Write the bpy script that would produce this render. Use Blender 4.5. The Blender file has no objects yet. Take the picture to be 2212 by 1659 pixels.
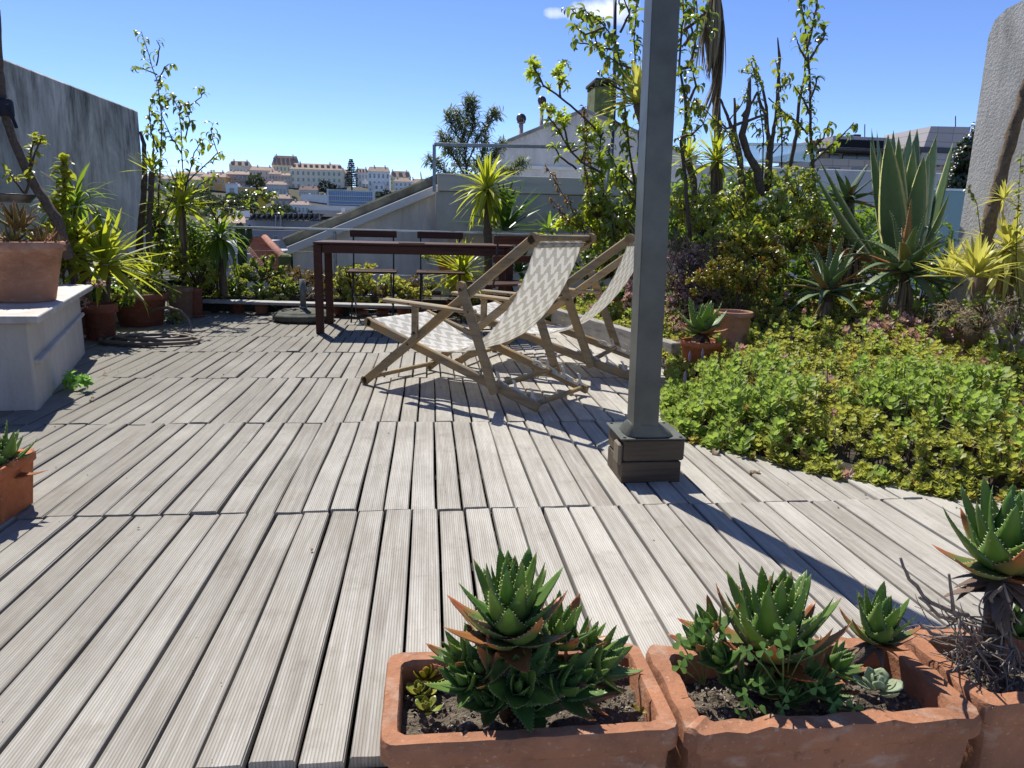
import bpy, math, random
import numpy as np
from mathutils import Vector, Matrix
random.seed(7); rng = np.random.default_rng(11)
R = math.radians
scene = bpy.context.scene
col = scene.collection

# ------------------------------------------------------------------ camera, sky, sun, exposure
FPX = 1562.8; CX, CY, CAMH = 1106.0, 829.5, 0.85          # focal length and centre in photo units (2212 x 1659)
yaw, pitch, roll = R(6.712), R(12.279), R(1.379)
fw = np.array([math.sin(yaw)*math.cos(pitch), math.cos(yaw)*math.cos(pitch), -math.sin(pitch)])
rt = np.array([math.cos(yaw), -math.sin(yaw), 0.0]); up = np.cross(rt, fw)
rt, up = math.cos(roll)*rt + math.sin(roll)*up, -math.sin(roll)*rt + math.cos(roll)*up
cam = bpy.data.cameras.new('camera'); camo = bpy.data.objects.new('camera', cam); col.objects.link(camo)
camo.matrix_world = Matrix(((rt[0], up[0], -fw[0], 0), (rt[1], up[1], -fw[1], 0), (rt[2], up[2], -fw[2], CAMH), (0, 0, 0, 1)))
cam.sensor_width = 36; cam.lens = 36*FPX/2212; cam.clip_start = 0.05; cam.clip_end = 6000
scene.camera = camo
SUN_EL, SUN_AZ = R(55), math.atan2(-.36, .93)              # azimuth clockwise from +Y
world = bpy.data.worlds.new('World'); scene.world = world; world.use_nodes = True
nt = world.node_tree; bg = nt.nodes['Background']
sky = nt.nodes.new('ShaderNodeTexSky'); sky.sky_type = 'NISHITA'; sky.sun_disc = False
sky.sun_elevation = SUN_EL; sky.sun_rotation = SUN_AZ % (2*math.pi)
sky.altitude = 100; sky.air_density = .58; sky.dust_density = 0.0; sky.ozone_density = 2.4

# one small fair weather cloud with a wisp beside it, high over the climbing shrub
def W_(t, **k):
    n = nt.nodes.new(t)
    for a, b in k.items(): setattr(n, a, b)
    return n
gen = W_('ShaderNodeTexCoord').outputs['Generated']; cm = None
for cx_, cy_, sx, sy, am in ((1298, 22, .045, .014, .8), (1205, 28, .020, .006, .5), (1330, 40, .02, .008, .4)):
    dv = fw*FPX + rt*(cx_-CX) - up*(cy_-CY); dv = dv/np.linalg.norm(dv); r2 = np.cross(dv, (0, 0, 1.)); r2 /= np.linalg.norm(r2); u2 = np.cross(r2, dv)
    acc = None
    for ax, sc in ((r2, sx), (u2, sy)):
        d_ = W_('ShaderNodeVectorMath', operation='DOT_PRODUCT'); nt.links.new(gen, d_.inputs[0]); d_.inputs[1].default_value = tuple(ax/sc)
        s_ = W_('ShaderNodeMath', operation='POWER'); ab = W_('ShaderNodeMath', operation='ABSOLUTE'); nt.links.new(d_.outputs['Value'], ab.inputs[0]); nt.links.new(ab.outputs[0], s_.inputs[0]); s_.inputs[1].default_value = 2
        if acc is None: acc = s_.outputs[0]
        else:
            q = W_('ShaderNodeMath', operation='ADD'); nt.links.new(acc, q.inputs[0]); nt.links.new(s_.outputs[0], q.inputs[1]); acc = q.outputs[0]
    fr = W_('ShaderNodeVectorMath', operation='DOT_PRODUCT'); nt.links.new(gen, fr.inputs[0]); fr.inputs[1].default_value = tuple(dv)
    gt = W_('ShaderNodeMath', operation='GREATER_THAN'); nt.links.new(fr.outputs['Value'], gt.inputs[0]); gt.inputs[1].default_value = .5
    nz = W_('ShaderNodeTexNoise'); nz.inputs['Scale'].default_value = 45; nz.inputs['Detail'].default_value = 6; nt.links.new(gen, nz.inputs['Vector'])
    sm = W_('ShaderNodeMath', operation='MULTIPLY_ADD'); nt.links.new(nz.outputs['Fac'], sm.inputs[0]); sm.inputs[1].default_value = -2.6; nt.links.new(acc, sm.inputs[2])
    mr = W_('ShaderNodeMapRange'); nt.links.new(sm.outputs[0], mr.inputs[0]); mr.inputs[1].default_value = -1.3; mr.inputs[2].default_value = .0; mr.inputs[3].default_value = am; mr.inputs[4].default_value = 0
    mu = W_('ShaderNodeMath', operation='MULTIPLY'); nt.links.new(mr.outputs[0], mu.inputs[0]); nt.links.new(gt.outputs[0], mu.inputs[1])
    if cm is None: cm = mu.outputs[0]
    else:
        q = W_('ShaderNodeMath', operation='MAXIMUM'); nt.links.new(cm, q.inputs[0]); nt.links.new(mu.outputs[0], q.inputs[1]); cm = q.outputs[0]
hs = nt.nodes.new('ShaderNodeHueSaturation'); hs.inputs['Saturation'].default_value = 1.12; hs.inputs['Hue'].default_value = .511; nt.links.new(sky.outputs[0], hs.inputs['Color'])
mxw = W_('ShaderNodeMix', data_type='RGBA'); nt.links.new(cm, mxw.inputs[0]); nt.links.new(hs.outputs[0], mxw.inputs[6]); mxw.inputs[7].default_value = (6.5, 6.6, 6.8, 1); nt.links.new(mxw.outputs[2], bg.inputs[0]); bg.inputs[1].default_value = 0.15
sun = bpy.data.lights.new('sun', 'SUN'); sun.energy = 4.8; sun.angle = R(0.53); sun.color = (1, .96, .87)
suno = bpy.data.objects.new('sun', sun); col.objects.link(suno)
sd = Vector((math.sin(SUN_AZ)*math.cos(SUN_EL), math.cos(SUN_AZ)*math.cos(SUN_EL), math.sin(SUN_EL)))
suno.rotation_euler = sd.to_track_quat('Z', 'Y').to_euler(); suno.location = (0, 0, 30)
vs = scene.view_settings; vs.view_transform = 'Standard'; vs.look = 'None'; vs.exposure = 0.45; vs.gamma = 1
scene.render.engine = 'CYCLES'
scene.cycles.max_bounces = 8; scene.cycles.transparent_max_bounces = 8

# ------------------------------------------------------------------ measuring helpers (photo position -> place in the world)
C0 = np.array([0, 0, CAMH])
def ray(x, y): return fw*FPX + rt*(x-CX) - up*(y-CY)
def G(x, y, z=0.0):
    d = ray(x, y); return C0 + d*(z-CAMH)/d[2]
def Y(x, y, yy):
    d = ray(x, y); return C0 + d*yy/d[1]
def XP(x, y, xx):
    d = ray(x, y); return C0 + d*xx/d[0]
def pxm(yy): return yy/FPX                                  # metres per photo unit at depth yy

# ------------------------------------------------------------------ materials
def new_mat(name):
    m = bpy.data.materials.new(name); m.use_nodes = True
    return m, m.node_tree, m.node_tree.nodes['Principled BSDF']
def N(nt, t, **kw):
    n = nt.nodes.new(t)
    for k, v in kw.items(): setattr(n, k, v)
    return n
def L(nt, a, b): nt.links.new(a, b)
def c4(c): return (c[0], c[1], c[2], 1)
def noise(nt, vec, scale, detail=4, rough=.55, dist=0):
    n = N(nt, 'ShaderNodeTexNoise'); n.inputs['Scale'].default_value = scale; n.inputs['Detail'].default_value = detail
    n.inputs['Roughness'].default_value = rough; n.inputs['Distortion'].default_value = dist
    if vec is not None: L(nt, vec, n.inputs['Vector'])
    return n.outputs['Fac']
def mapr(nt, v, a, b, c=0, d=1):
    n = N(nt, 'ShaderNodeMapRange'); n.clamp = True
    L(nt, v, n.inputs[0])
    for i, q in enumerate((a, b, c, d)): n.inputs[i+1].default_value = q
    return n.outputs[0]
def math_(nt, op, a, b=None, c=None):
    n = N(nt, 'ShaderNodeMath', operation=op)
    for i, q in enumerate((a, b, c)):
        if q is None: continue
        if isinstance(q, (int, float)): n.inputs[i].default_value = q
        else: L(nt, q, n.inputs[i])
    return n.outputs[0]
def mix(nt, f, a, b, mode='MIX'):
    n = N(nt, 'ShaderNodeMix', data_type='RGBA', blend_type=mode)
    for sock, q in ((n.inputs[0], f), (n.inputs[6], a), (n.inputs[7], b)):
        if isinstance(q, (int, float)): sock.default_value = q
        elif isinstance(q, tuple): sock.default_value = c4(q)
        else: L(nt, q, sock)
    return n.outputs[2]
def mapping(nt, vec, scale=(1, 1, 1), loc=None):
    n = N(nt, 'ShaderNodeMapping'); n.inputs['Scale'].default_value = scale
    L(nt, vec, n.inputs[0])
    if loc is not None: L(nt, loc, n.inputs['Location'])
    return n.outputs[0]
def bump(nt, h, dist, bsdf, strength=1.0):
    n = N(nt, 'ShaderNodeBump'); n.inputs['Distance'].default_value = dist; n.inputs['Strength'].default_value = strength
    L(nt, h, n.inputs['Height']); L(nt, n.outputs[0], bsdf.inputs['Normal'])
def objrand(nt): return N(nt, 'ShaderNodeObjectInfo').outputs['Random']
def texco(nt, k='Object'): return N(nt, 'ShaderNodeTexCoord').outputs[k]

MATS = {}
def plain(name, c, rough=.6, metal=0, var=.25, scale=8, bumpd=0, c2=None, spec=.5, bs=None):
    if name in MATS: return MATS[name]
    m, nt, b = new_mat(name); v = texco(nt)
    f = mapr(nt, noise(nt, v, scale, 6, .6), .3, .7)
    c2 = c2 or tuple(x*(1-var*1.6) for x in c)
    L(nt, mix(nt, f, c2, c), b.inputs['Base Color'])
    b.inputs['Roughness'].default_value = rough; b.inputs['Metallic'].default_value = metal
    b.inputs['Specular IOR Level'].default_value = spec
    if bumpd: bump(nt, noise(nt, v, bs or scale*6, 5, .6), bumpd, b)
    MATS[name] = m; return m

def mat_deck():
    m, nt, b = new_mat('weathered_deck_wood'); v = texco(nt); rnd = objrand(nt)
    off = N(nt, 'ShaderNodeCombineXYZ'); L(nt, math_(nt, 'MULTIPLY', rnd, 37), off.inputs[1]); L(nt, math_(nt, 'MULTIPLY', rnd, 13), off.inputs[0])
    vv = mapping(nt, v, (1, 1, 1), off.outputs[0])
    st = noise(nt, mapping(nt, vv, (70, 3.0, 8)), 1.0, 6, .65)            # long grain
    bl = noise(nt, mapping(nt, vv, (6, 2.6, 4)), 1.0, 5, .6)
    fine = noise(nt, mapping(nt, vv, (420, 30, 30)), 1.0, 4, .7)
    sx = N(nt, 'ShaderNodeSeparateXYZ'); L(nt, v, sx.inputs[0])
    gr = math_(nt, 'SINE', math_(nt, 'MULTIPLY', sx.outputs[0], 2*math.pi/.0059))
    g01 = mapr(nt, gr, -1, -.1)
    base = mix(nt, mapr(nt, rnd, 0, 1), (.33, .305, .255), (.53, .50, .435))
    base = mix(nt, mapr(nt, bl, .38, .66), mix(nt, .5, base, (.235, .20, .17)), base)
    base = mix(nt, mapr(nt, st, .42, .7, 0, .5), base, (.66, .63, .58))
    base = mix(nt, mapr(nt, fine, .5, .75, 0, .35), base, (.16, .135, .115))
    base = mix(nt, mapr(nt, math_(nt, 'ADD', g01, math_(nt, 'MULTIPLY', fine, .35)), .1, .7, .42, 0), base, (.14, .12, .10))
    big = noise(nt, mapping(nt, vv, (25, 9, 10)), 1.0, 3, .5)
    base = mix(nt, mapr(nt, big, .68, .78, 0, .45), base, (.17, .135, .10))
    gp = N(nt, 'ShaderNodeNewGeometry'); ps = N(nt, 'ShaderNodeSeparateXYZ'); L(nt, gp.outputs['Position'], ps.inputs[0])
    age = mapr(nt, math_(nt, 'ADD', math_(nt, 'ADD', math_(nt, 'MULTIPLY', ps.outputs[0], -.55), math_(nt, 'MULTIPLY', ps.outputs[1], .13)), math_(nt, 'MULTIPLY', noise(nt, gp.outputs['Position'], 1.6, 5, .65), 1.4)), .85, 2.1, 0, .78)
    base = mix(nt, age, base, (.135, .122, .098))
    stn = noise(nt, gp.outputs['Position'], 7.5, 6, .7)
    base = mix(nt, mapr(nt, stn, .56, .72, 0, .45), base, (.17, .145, .11))
    spk = noise(nt, gp.outputs['Position'], 95, 3, .6)
    base = mix(nt, mapr(nt, spk, .70, .76, 0, .6), base, (.07, .055, .04))
    L(nt, base, b.inputs['Base Color']); b.inputs['Roughness'].default_value = .72; b.inputs['Specular IOR Level'].default_value = .3
    h = math_(nt, 'ADD', math_(nt, 'MULTIPLY', g01, 1.0), math_(nt, 'MULTIPLY', st, .5))
    bump(nt, h, .0011, b, .8)
    return m

def mat_wood(name, c1, c2, axis=0, rough=.55, grain=60, dark=(.05, .03, .02), warm=None, spec=.4):
    m, nt, b = new_mat(name); v = texco(nt); rnd = objrand(nt)
    off = N(nt, 'ShaderNodeCombineXYZ')
    for i in range(3): L(nt, math_(nt, 'MULTIPLY', rnd, 17+i*5), off.inputs[i])
    sc = [grain]*3; sc[axis] = grain*.06
    vv = mapping(nt, v, tuple(sc), off.outputs[0])
    g = noise(nt, vv, 1.0, 6, .62, .3); bl = noise(nt, mapping(nt, v, (7, 7, 7), off.outputs[0]), 1.0, 4)
    base = mix(nt, mapr(nt, g, .3, .7), c2, c1)
    base = mix(nt, mapr(nt, g, .2, .42, .6, 0), base, dark)
    if warm: base = mix(nt, mapr(nt, bl, .48, .62, 0, .75), base, warm)
    L(nt, base, b.inputs['Base Color']); b.inputs['Roughness'].default_value = rough; b.inputs['Specular IOR Level'].default_value = spec
    bump(nt, g, .0012, b, .6)
    return m

def mat_plaster(name, c, stain=(.12, .125, .115), streak=1.0, rough=.85, bumpd=.004, bscale=45, top=None):
    """painted render with rain streaks that run down the wall; 'top' = world height the streaks start from"""
    m, nt, b = new_mat(name); gp = N(nt, 'ShaderNodeNewGeometry').outputs['Position']
    s1 = noise(nt, mapping(nt, gp, (2.0, 2.0, .8)), 1.0, 8, .70, 1.2)
    s2 = noise(nt, mapping(nt, gp, (9, 9, 1.1)), 1.0, 7, .72, .8)
    bl = noise(nt, gp, 2.2, 6, .62)
    base = mix(nt, mapr(nt, bl, .3, .72), tuple(x*.78 for x in c), c)
    amt = math_(nt, 'ADD', math_(nt, 'MULTIPLY', s1, .7), math_(nt, 'MULTIPLY', s2, .45))
    f = mapr(nt, amt, .46, .74, 0, .9*streak)
    if top is not None:
        sp = N(nt, 'ShaderNodeSeparateXYZ'); L(nt, gp, sp.inputs[0])
        f = math_(nt, 'MULTIPLY', f, mapr(nt, sp.outputs[2], top-1.6, top-.05, .35, 1.25))
    base = mix(nt, f, base, stain)
    fl = noise(nt, gp, 60, 3, .7)
    base = mix(nt, mapr(nt, fl, .62, .75, 0, .35), base, tuple(x*.5 for x in c))
    L(nt, base, b.inputs['Base Color']); b.inputs['Roughness'].default_value = rough; b.inputs['Specular IOR Level'].default_value = .2
    bump(nt, math_(nt, 'ADD', noise(nt, gp, bscale, 5, .65), math_(nt, 'MULTIPLY', bl, .6)), bumpd, b)
    return m

def mat_terracotta(name, c=(.44, .15, .07), c2=(.30, .10, .05), lime=.35):
    m, nt, b = new_mat(name); v = N(nt, 'ShaderNodeNewGeometry').outputs['Position']
    a = noise(nt, v, 9, 7, .65); d = noise(nt, v, 38, 6, .7); e = noise(nt, mapping(nt, v, (14, 14, 30)), 1.0, 6, .6)
    base = mix(nt, mapr(nt, a, .3, .7), c2, c)
    base = mix(nt, mapr(nt, e, .55, .72, 0, lime), base, (.50, .36, .27))
    f2 = noise(nt, mapping(nt, v, (3.2, 3.2, 7)), 1.0, 7, .7, .6)
    base = mix(nt, mapr(nt, f2, .52, .66, 0, .6), base, tuple(x*.45 for x in c))
    base = mix(nt, mapr(nt, noise(nt, v, 130, 3, .6), .62, .75, 0, .5), base, (.62, .45, .34))
    base = mix(nt, mapr(nt, d, .6, .74, 0, .7), base, (.09, .045, .03))
    L(nt, base, b.inputs['Base Color']); b.inputs['Roughness'].default_value = .82; b.inputs['Specular IOR Level'].default_value = .25
    bump(nt, math_(nt, 'ADD', d, math_(nt, 'MULTIPLY', a, 1.5)), .004, b)
    return m

def mat_leaf(name, c1, c2, c3=None, tr=(.25, .38, .04), tamt=.35, rough=.38, edge=None, edgew=.42, tip=None, tipv=.8, spine=None, stripe=None, spec=.5, spots=None):
    m, nt, b = new_mat(name)
    at = N(nt, 'ShaderNodeAttribute', attribute_name='rnd').outputs['Fac']
    rnd = math_(nt, 'FRACT', math_(nt, 'ADD', at, objrand(nt)))
    uv = N(nt, 'ShaderNodeSeparateXYZ'); L(nt, texco(nt, 'UV'), uv.inputs[0]); u_, v_ = uv.outputs[0], uv.outputs[1]
    base = mix(nt, mapr(nt, rnd, 0, .85), c1, c2)
    if c3: base = mix(nt, mapr(nt, rnd, .86, .95), base, c3)
    ns = noise(nt, N(nt, 'ShaderNodeNewGeometry').outputs['Position'], 30, 3)
    base = mix(nt, mapr(nt, ns, .3, .75, 0, .35), base, tuple(x*.55 for x in c1))
    au = math_(nt, 'ABSOLUTE', math_(nt, 'SUBTRACT', u_, .5))
    if edge: base = mix(nt, mapr(nt, au, edgew, edgew+.03), base, edge)
    if stripe: base = mix(nt, mapr(nt, au, 0, .12, .8, 0), base, stripe)
    if tip: base = mix(nt, mapr(nt, math_(nt, 'ADD', v_, math_(nt, 'MULTIPLY', rnd, .18)), tipv, tipv+.25), base, tip)
    if spots: base = mix(nt, mapr(nt, noise(nt, N(nt, 'ShaderNodeNewGeometry').outputs['Position'], 75, 2), .66, .72), base, spots)
    if spine: base = mix(nt, mapr(nt, u_, 1.5, 1.6), base, spine)
    L(nt, base, b.inputs['Base Color']); b.inputs['Roughness'].default_value = rough; b.inputs['Specular IOR Level'].default_value = spec
    t = N(nt, 'ShaderNodeBsdfTranslucent')
    tm = mix(nt, .75, base, tr); 
    L(nt, tm, t.inputs[0])
    ms = N(nt, 'ShaderNodeMixShader'); ms.inputs[0].default_value = tamt
    L(nt, b.outputs[0], ms.inputs[1]); L(nt, t.outputs[0], ms.inputs[2])
    L(nt, ms.outputs[0], nt.nodes['Material Output'].inputs[0])
    return m

# ------------------------------------------------------------------ mesh building
class MB:
    def __init__(s): s.v = []; s.f = []; s.m = []; s.uv = {}; s.sm = []
    def add(s, vs, fs, mi=0, smooth=False, uvs=None):
        b = len(s.v); s.v += [tuple(map(float, p)) for p in vs]
        if uvs is not None:
            for i, q in enumerate(uvs): s.uv[b+i] = q
        for f in fs: s.f.append(tuple(b+i for i in f)); s.m.append(mi); s.sm.append(smooth)
        return s
    def box(s, c, d, mi=0, rot=None, taper=1.0, bev=0.0):
        hx, hy, hz = d[0]/2, d[1]/2, d[2]/2
        if bev > 0:
            b = min(bev, hx*.9, hy*.9, hz*.9); ring = []
            def loop(x, y, z): return [(-x+0, -y, z), (x, -y, z), (x, y, z), (-x, y, z)]
            def oct_(x, y, z, k): return [(-x+k, -y, z), (x-k, -y, z), (x, -y+k, z), (x, y-k, z), (x-k, y, z), (-x+k, y, z), (-x, y-k, z), (-x, -y+k, z)]
            P = oct_(hx-b, hy-b, -hz, b*.4) + oct_(hx, hy, -hz+b, b) + oct_(hx*taper, hy*taper, hz-b, b) + oct_((hx-b)*taper, (hy-b)*taper, hz, b*.4)
            F = [tuple(range(7, -1, -1)), tuple(range(24, 32))]
            for k in range(3):
                for i in range(8): F.append((k*8+i, k*8+(i+1) % 8, k*8+8+(i+1) % 8, k*8+8+i))
        else:
            P = [(-hx, -hy, -hz), (hx, -hy, -hz), (hx, hy, -hz), (-hx, hy, -hz)] + [(x*taper, y*taper, hz) for x, y in ((-hx, -hy), (hx, -hy), (hx, hy), (-hx, hy))]
            F = [(3, 2, 1, 0), (4, 5, 6, 7), (0, 1, 5, 4), (1, 2, 6, 5), (2, 3, 7, 6), (3, 0, 4, 7)]
        P = [Vector(p) for p in P]
        if rot is not None: P = [rot @ p for p in P]
        c = Vector(c); s.add([p+c for p in P], F, mi)
        return s
    def bar(s, a, b, w, h, upv=(0, 0, 1), mi=0, bev=0.003, ext=0):
        """rectangular bar from a to b, w across, h along upv"""
        a, b = Vector(a), Vector(b); d = b-a; l = d.length; x = d.normalized(); u = Vector(upv); y = u.cross(x).normalized(); z = x.cross(y)
        rot = Matrix((x, y, z)).transposed()
        return s.box((a+b)/2, (l+2*ext, w, h), mi, rot, bev=bev)
    def tube(s, pts, rad, n=8, mi=0, cap=True, smooth=True, wob=0):
        pts = [Vector(p) for p in pts]; k = len(pts)
        if not hasattr(rad, '__len__'): rad = [rad]*k
        V = []; F = []; ref = Vector((.31, .17, .93)).normalized(); pu = None
        for i in range(k):
            d = (pts[min(i+1, k-1)]-pts[max(i-1, 0)]).normalized()
            if pu is None: pu = (ref - d*ref.dot(d)); pu = pu.normalized() if pu.length > .1 else d.orthogonal().normalized()
            else:
                q = pu - d*pu.dot(d); pu = q.normalized() if q.length > 1e-4 else d.orthogonal().normalized()
            w = d.cross(pu)
            for j in range(n):
                a = 2*math.pi*j/n; r = rad[i]*(1+(random.uniform(-wob, wob) if wob else 0))
                V.append(pts[i] + (pu*math.cos(a) + w*math.sin(a))*r)
        for i in range(k-1):
            for j in range(n): F.append((i*n+j, i*n+(j+1) % n, (i+1)*n+(j+1) % n, (i+1)*n+j))
        if cap: F.append(tuple(range(n-1, -1, -1))); F.append(tuple((k-1)*n+j for j in range(n)))
        s.add(V, F, mi, smooth); return s
    def lathe(s, prof, n=28, c=(0, 0, 0), mi=0, smooth=True, wob=0, axis=None):
        V = []; F = []; k = len(prof)
        for r, z in prof:
            for j in range(n):
                a = 2*math.pi*j/n; rr = r*(1+wob*math.sin(a*3+z*9)); V.append((c[0]+rr*math.cos(a), c[1]+rr*math.sin(a), c[2]+z))
        for i in range(k-1):
            for j in range(n): F.append((i*n+j, i*n+(j+1) % n, (i+1)*n+(j+1) % n, (i+1)*n+j))
        if prof[0][0] > 1e-5: F.append(tuple(range(n-1, -1, -1)))
        if prof[-1][0] > 1e-5: F.append(tuple((k-1)*n+j for j in range(n)))
        s.add(V, F, mi, smooth); return s
    def prism(s, poly, a, b, plane='xz', mi=0):
        """poly in a plane, extruded from a to b along the third axis"""
        n = len(poly); V = []
        for t in (a, b):
            for p, q in poly: V.append({'xz': (p, t, q), 'yz': (t, p, q), 'xy': (p, q, t)}[plane])
        F = [tuple(range(n)), tuple(range(2*n-1, n-1, -1))] + [(i, n+i, n+(i+1) % n, (i+1) % n) for i in range(n)]
        s.add(V, F, mi); return s
    def build(s, name, mats, parent=None, world=True, auto=None):
        me = bpy.data.meshes.new(name); off = parent_origin(parent) if (parent is not None and world) else Vector((0, 0, 0))
        me.from_pydata([(p[0]-off[0], p[1]-off[1], p[2]-off[2]) for p in s.v], [], s.f)
        if not isinstance(mats, (list, tuple)): mats = [mats]
        for m in mats: me.materials.append(m)
        me.polygons.foreach_set('material_index', s.m); me.polygons.foreach_set('use_smooth', s.sm)
        if s.uv:
            uvl = me.uv_layers.new(name='UVMap')
            li = np.empty(len(me.loops), dtype=np.int32); me.loops.foreach_get('vertex_index', li)
            arr = np.zeros((len(s.v), 2)); 
            for k, q in s.uv.items(): arr[k] = q
            uvl.data.foreach_set('uv', arr[li].ravel())
        me.update(); fix_normals(me)
        o = bpy.data.objects.new(name, me); col.objects.link(o)
        if parent is not None: o.parent = parent
        return o
import bmesh
def fix_normals(me):
    if len(me.polygons) > 60000: return
    bm = bmesh.new(); bm.from_mesh(me); bmesh.ops.recalc_face_normals(bm, faces=bm.faces); bm.to_mesh(me); bm.free()
def parent_origin(p):
    v = Vector(p.location)
    while p.parent is not None: p = p.parent; v = v + Vector(p.location)
    return v
def thing(name, label, cat, loc=(0, 0, 0), group=None, rot=0):
    o = bpy.data.objects.new(name, None); col.objects.link(o); o.empty_display_size = .1
    o.location = tuple(float(q) for q in loc); o.rotation_euler = (0, 0, rot)
    return tag(o, label, cat, group)
def tag(o, label=None, cat=None, group=None, kind=None):
    if label: o['label'] = label
    if cat: o['category'] = cat
    if group: o['group'] = group
    if kind: o['kind'] = kind
    return o
def struct(o): o['kind'] = 'structure'; return o
def copy_obj(o, parent=None):
    c = o.copy(); col.objects.link(c); c.parent = parent; return c
def copy_thing(root, label, loc=None, rot=None):
    r = copy_obj(root); r['label'] = label
    if loc is not None: r.location = loc
    if rot is not None: r.rotation_euler = (0, 0, rot)
    for ch in list(root.children):
        c = copy_obj(ch, r)
        for g in list(ch.children): copy_obj(g, c)
    return r

# --- leaf templates and fast merging
def leaf_t(Ln, W, segs=5, prof=None, droop=0.0, fold=.2, cols=3):
    """leaf along +Y, normal +Z, base at origin; returns (verts, faces, uv)"""
    prof = prof or (lambda t: math.sin(math.pi*min(1, t*.93+.07))**.8)
    V = []; U = []; F = []; y = z = 0.0; ang = 0.0
    for i in range(segs+1):
        t = i/segs; w = W/2*max(prof(t), .02)
        for j in range(cols):
            u = j/(cols-1); q = (u-.5)*2
            V.append((q*w, y + 0, z + abs(q)*w*fold)); U.append((u, t))
        ang = -droop*t*2
        y += math.cos(ang)*Ln/segs; z += math.sin(ang)*Ln/segs
    for i in range(segs):
        for j in range(cols-1): F.append((i*cols+j, i*cols+j+1, (i+1)*cols+j+1, (i+1)*cols+j))
    return np.array(V), F, np.array(U)
def fat_leaf(Ln, W, T, segs=7, prof=None, curve=0.3, teeth=0, tooth=.006, hollow=.35, rise=0.0):
    """succulent leaf: closed D section, along +Y curving up (+Z); teeth along both margins; teeth carry uv u=2"""
    prof = prof or (lambda t: (1-t**1.7)**.8*(.78+.22*math.sin(math.pi*min(1, t*1.6))))
    V = []; U = []; F = []; sec = [(-1, .15, 0.0), (-.5, -.0-hollow*.3, .22), (0, -.12*hollow*2, .5), (.5, -hollow*.3, .78), (1, .15, 1.0), (.55, -.75, .8), (0, -1.0, .5), (-.55, -.75, .2)]
    y = z = 0.0; cent = []
    for i in range(segs+1):
        t = i/segs; w = W/2*max(prof(t), .01); th = T*max(prof(t), .05)*(1-.4*t); ang = rise + curve*t*1.2
        ny, nz = -math.sin(ang), math.cos(ang)
        for a, b, u in sec: V.append((a*w, y + ny*b*th, z + nz*b*th)); U.append((u, t))
        cent.append((y, z, w, ang, th))
        y += math.cos(ang)*Ln/segs; z += math.sin(ang)*Ln/segs
    n = 8
    for i in range(segs):
        for j in range(n): F.append((i*n+j, i*n+(j+1) % n, (i+1)*n+(j+1) % n, (i+1)*n+j))
    F.append(tuple(range(segs*n, segs*n+n))); F.append(tuple(range(n-1, -1, -1)))
    for k in range(teeth):
        t = .06 + .88*(k+.5)/teeth; i = min(int(t*segs), segs-1); fr = t*segs-i
        c = [cent[i][q]*(1-fr)+cent[i+1][q]*fr for q in range(5)]; yy, zz, w, ang, th = c
        for sgn in (-1, 1):
            b = len(V); s = tooth*(1-.35*t); ny, nz = -math.sin(ang), math.cos(ang); ty, tz = math.cos(ang), math.sin(ang)
            bx = sgn*w*.96; h = th*.15
            V += [(bx, yy+ny*h-ty*s*.5, zz+nz*h-tz*s*.5), (bx, yy+ny*h+ty*s*.5, zz+nz*h+tz*s*.5), (bx, yy+ny*(h-s*.5), zz+nz*(h-s*.5)), (bx+sgn*s, yy+ny*(h+s*.35)+ty*s*.5, zz+nz*(h+s*.35)+tz*s*.5)]
            U += [(2, t)]*4; F += [(b, b+1, b+3), (b+1, b+2, b+3), (b+2, b, b+3)]
    return np.array(V), F, np.array(U)
def template_mesh(name, T, mat, smooth=True):
    V, F, U = T; me = bpy.data.meshes.new(name); me.from_pydata([tuple(p) for p in V], [], F); me.materials.append(mat)
    uvl = me.uv_layers.new(name='UVMap'); li = np.empty(len(me.loops), dtype=np.int32); me.loops.foreach_get('vertex_index', li)
    uvl.data.foreach_set('uv', U[li].ravel()); me.polygons.foreach_set('use_smooth', [smooth]*len(me.polygons)); me.update(); return me
def frames(D, Nn):
    """rotation matrices whose +Y is D and +Z near Nn"""
    D = D/np.linalg.norm(D, axis=1, keepdims=True); X = np.cross(D, Nn); ln = np.linalg.norm(X, axis=1, keepdims=True)
    bad = ln[:, 0] < 1e-3; X[bad] = np.cross(D[bad], np.array([.3, .8, .5])); X /= np.linalg.norm(X, axis=1, keepdims=True)
    Z = np.cross(X, D); return np.stack([X, D, Z], axis=2)
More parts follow.
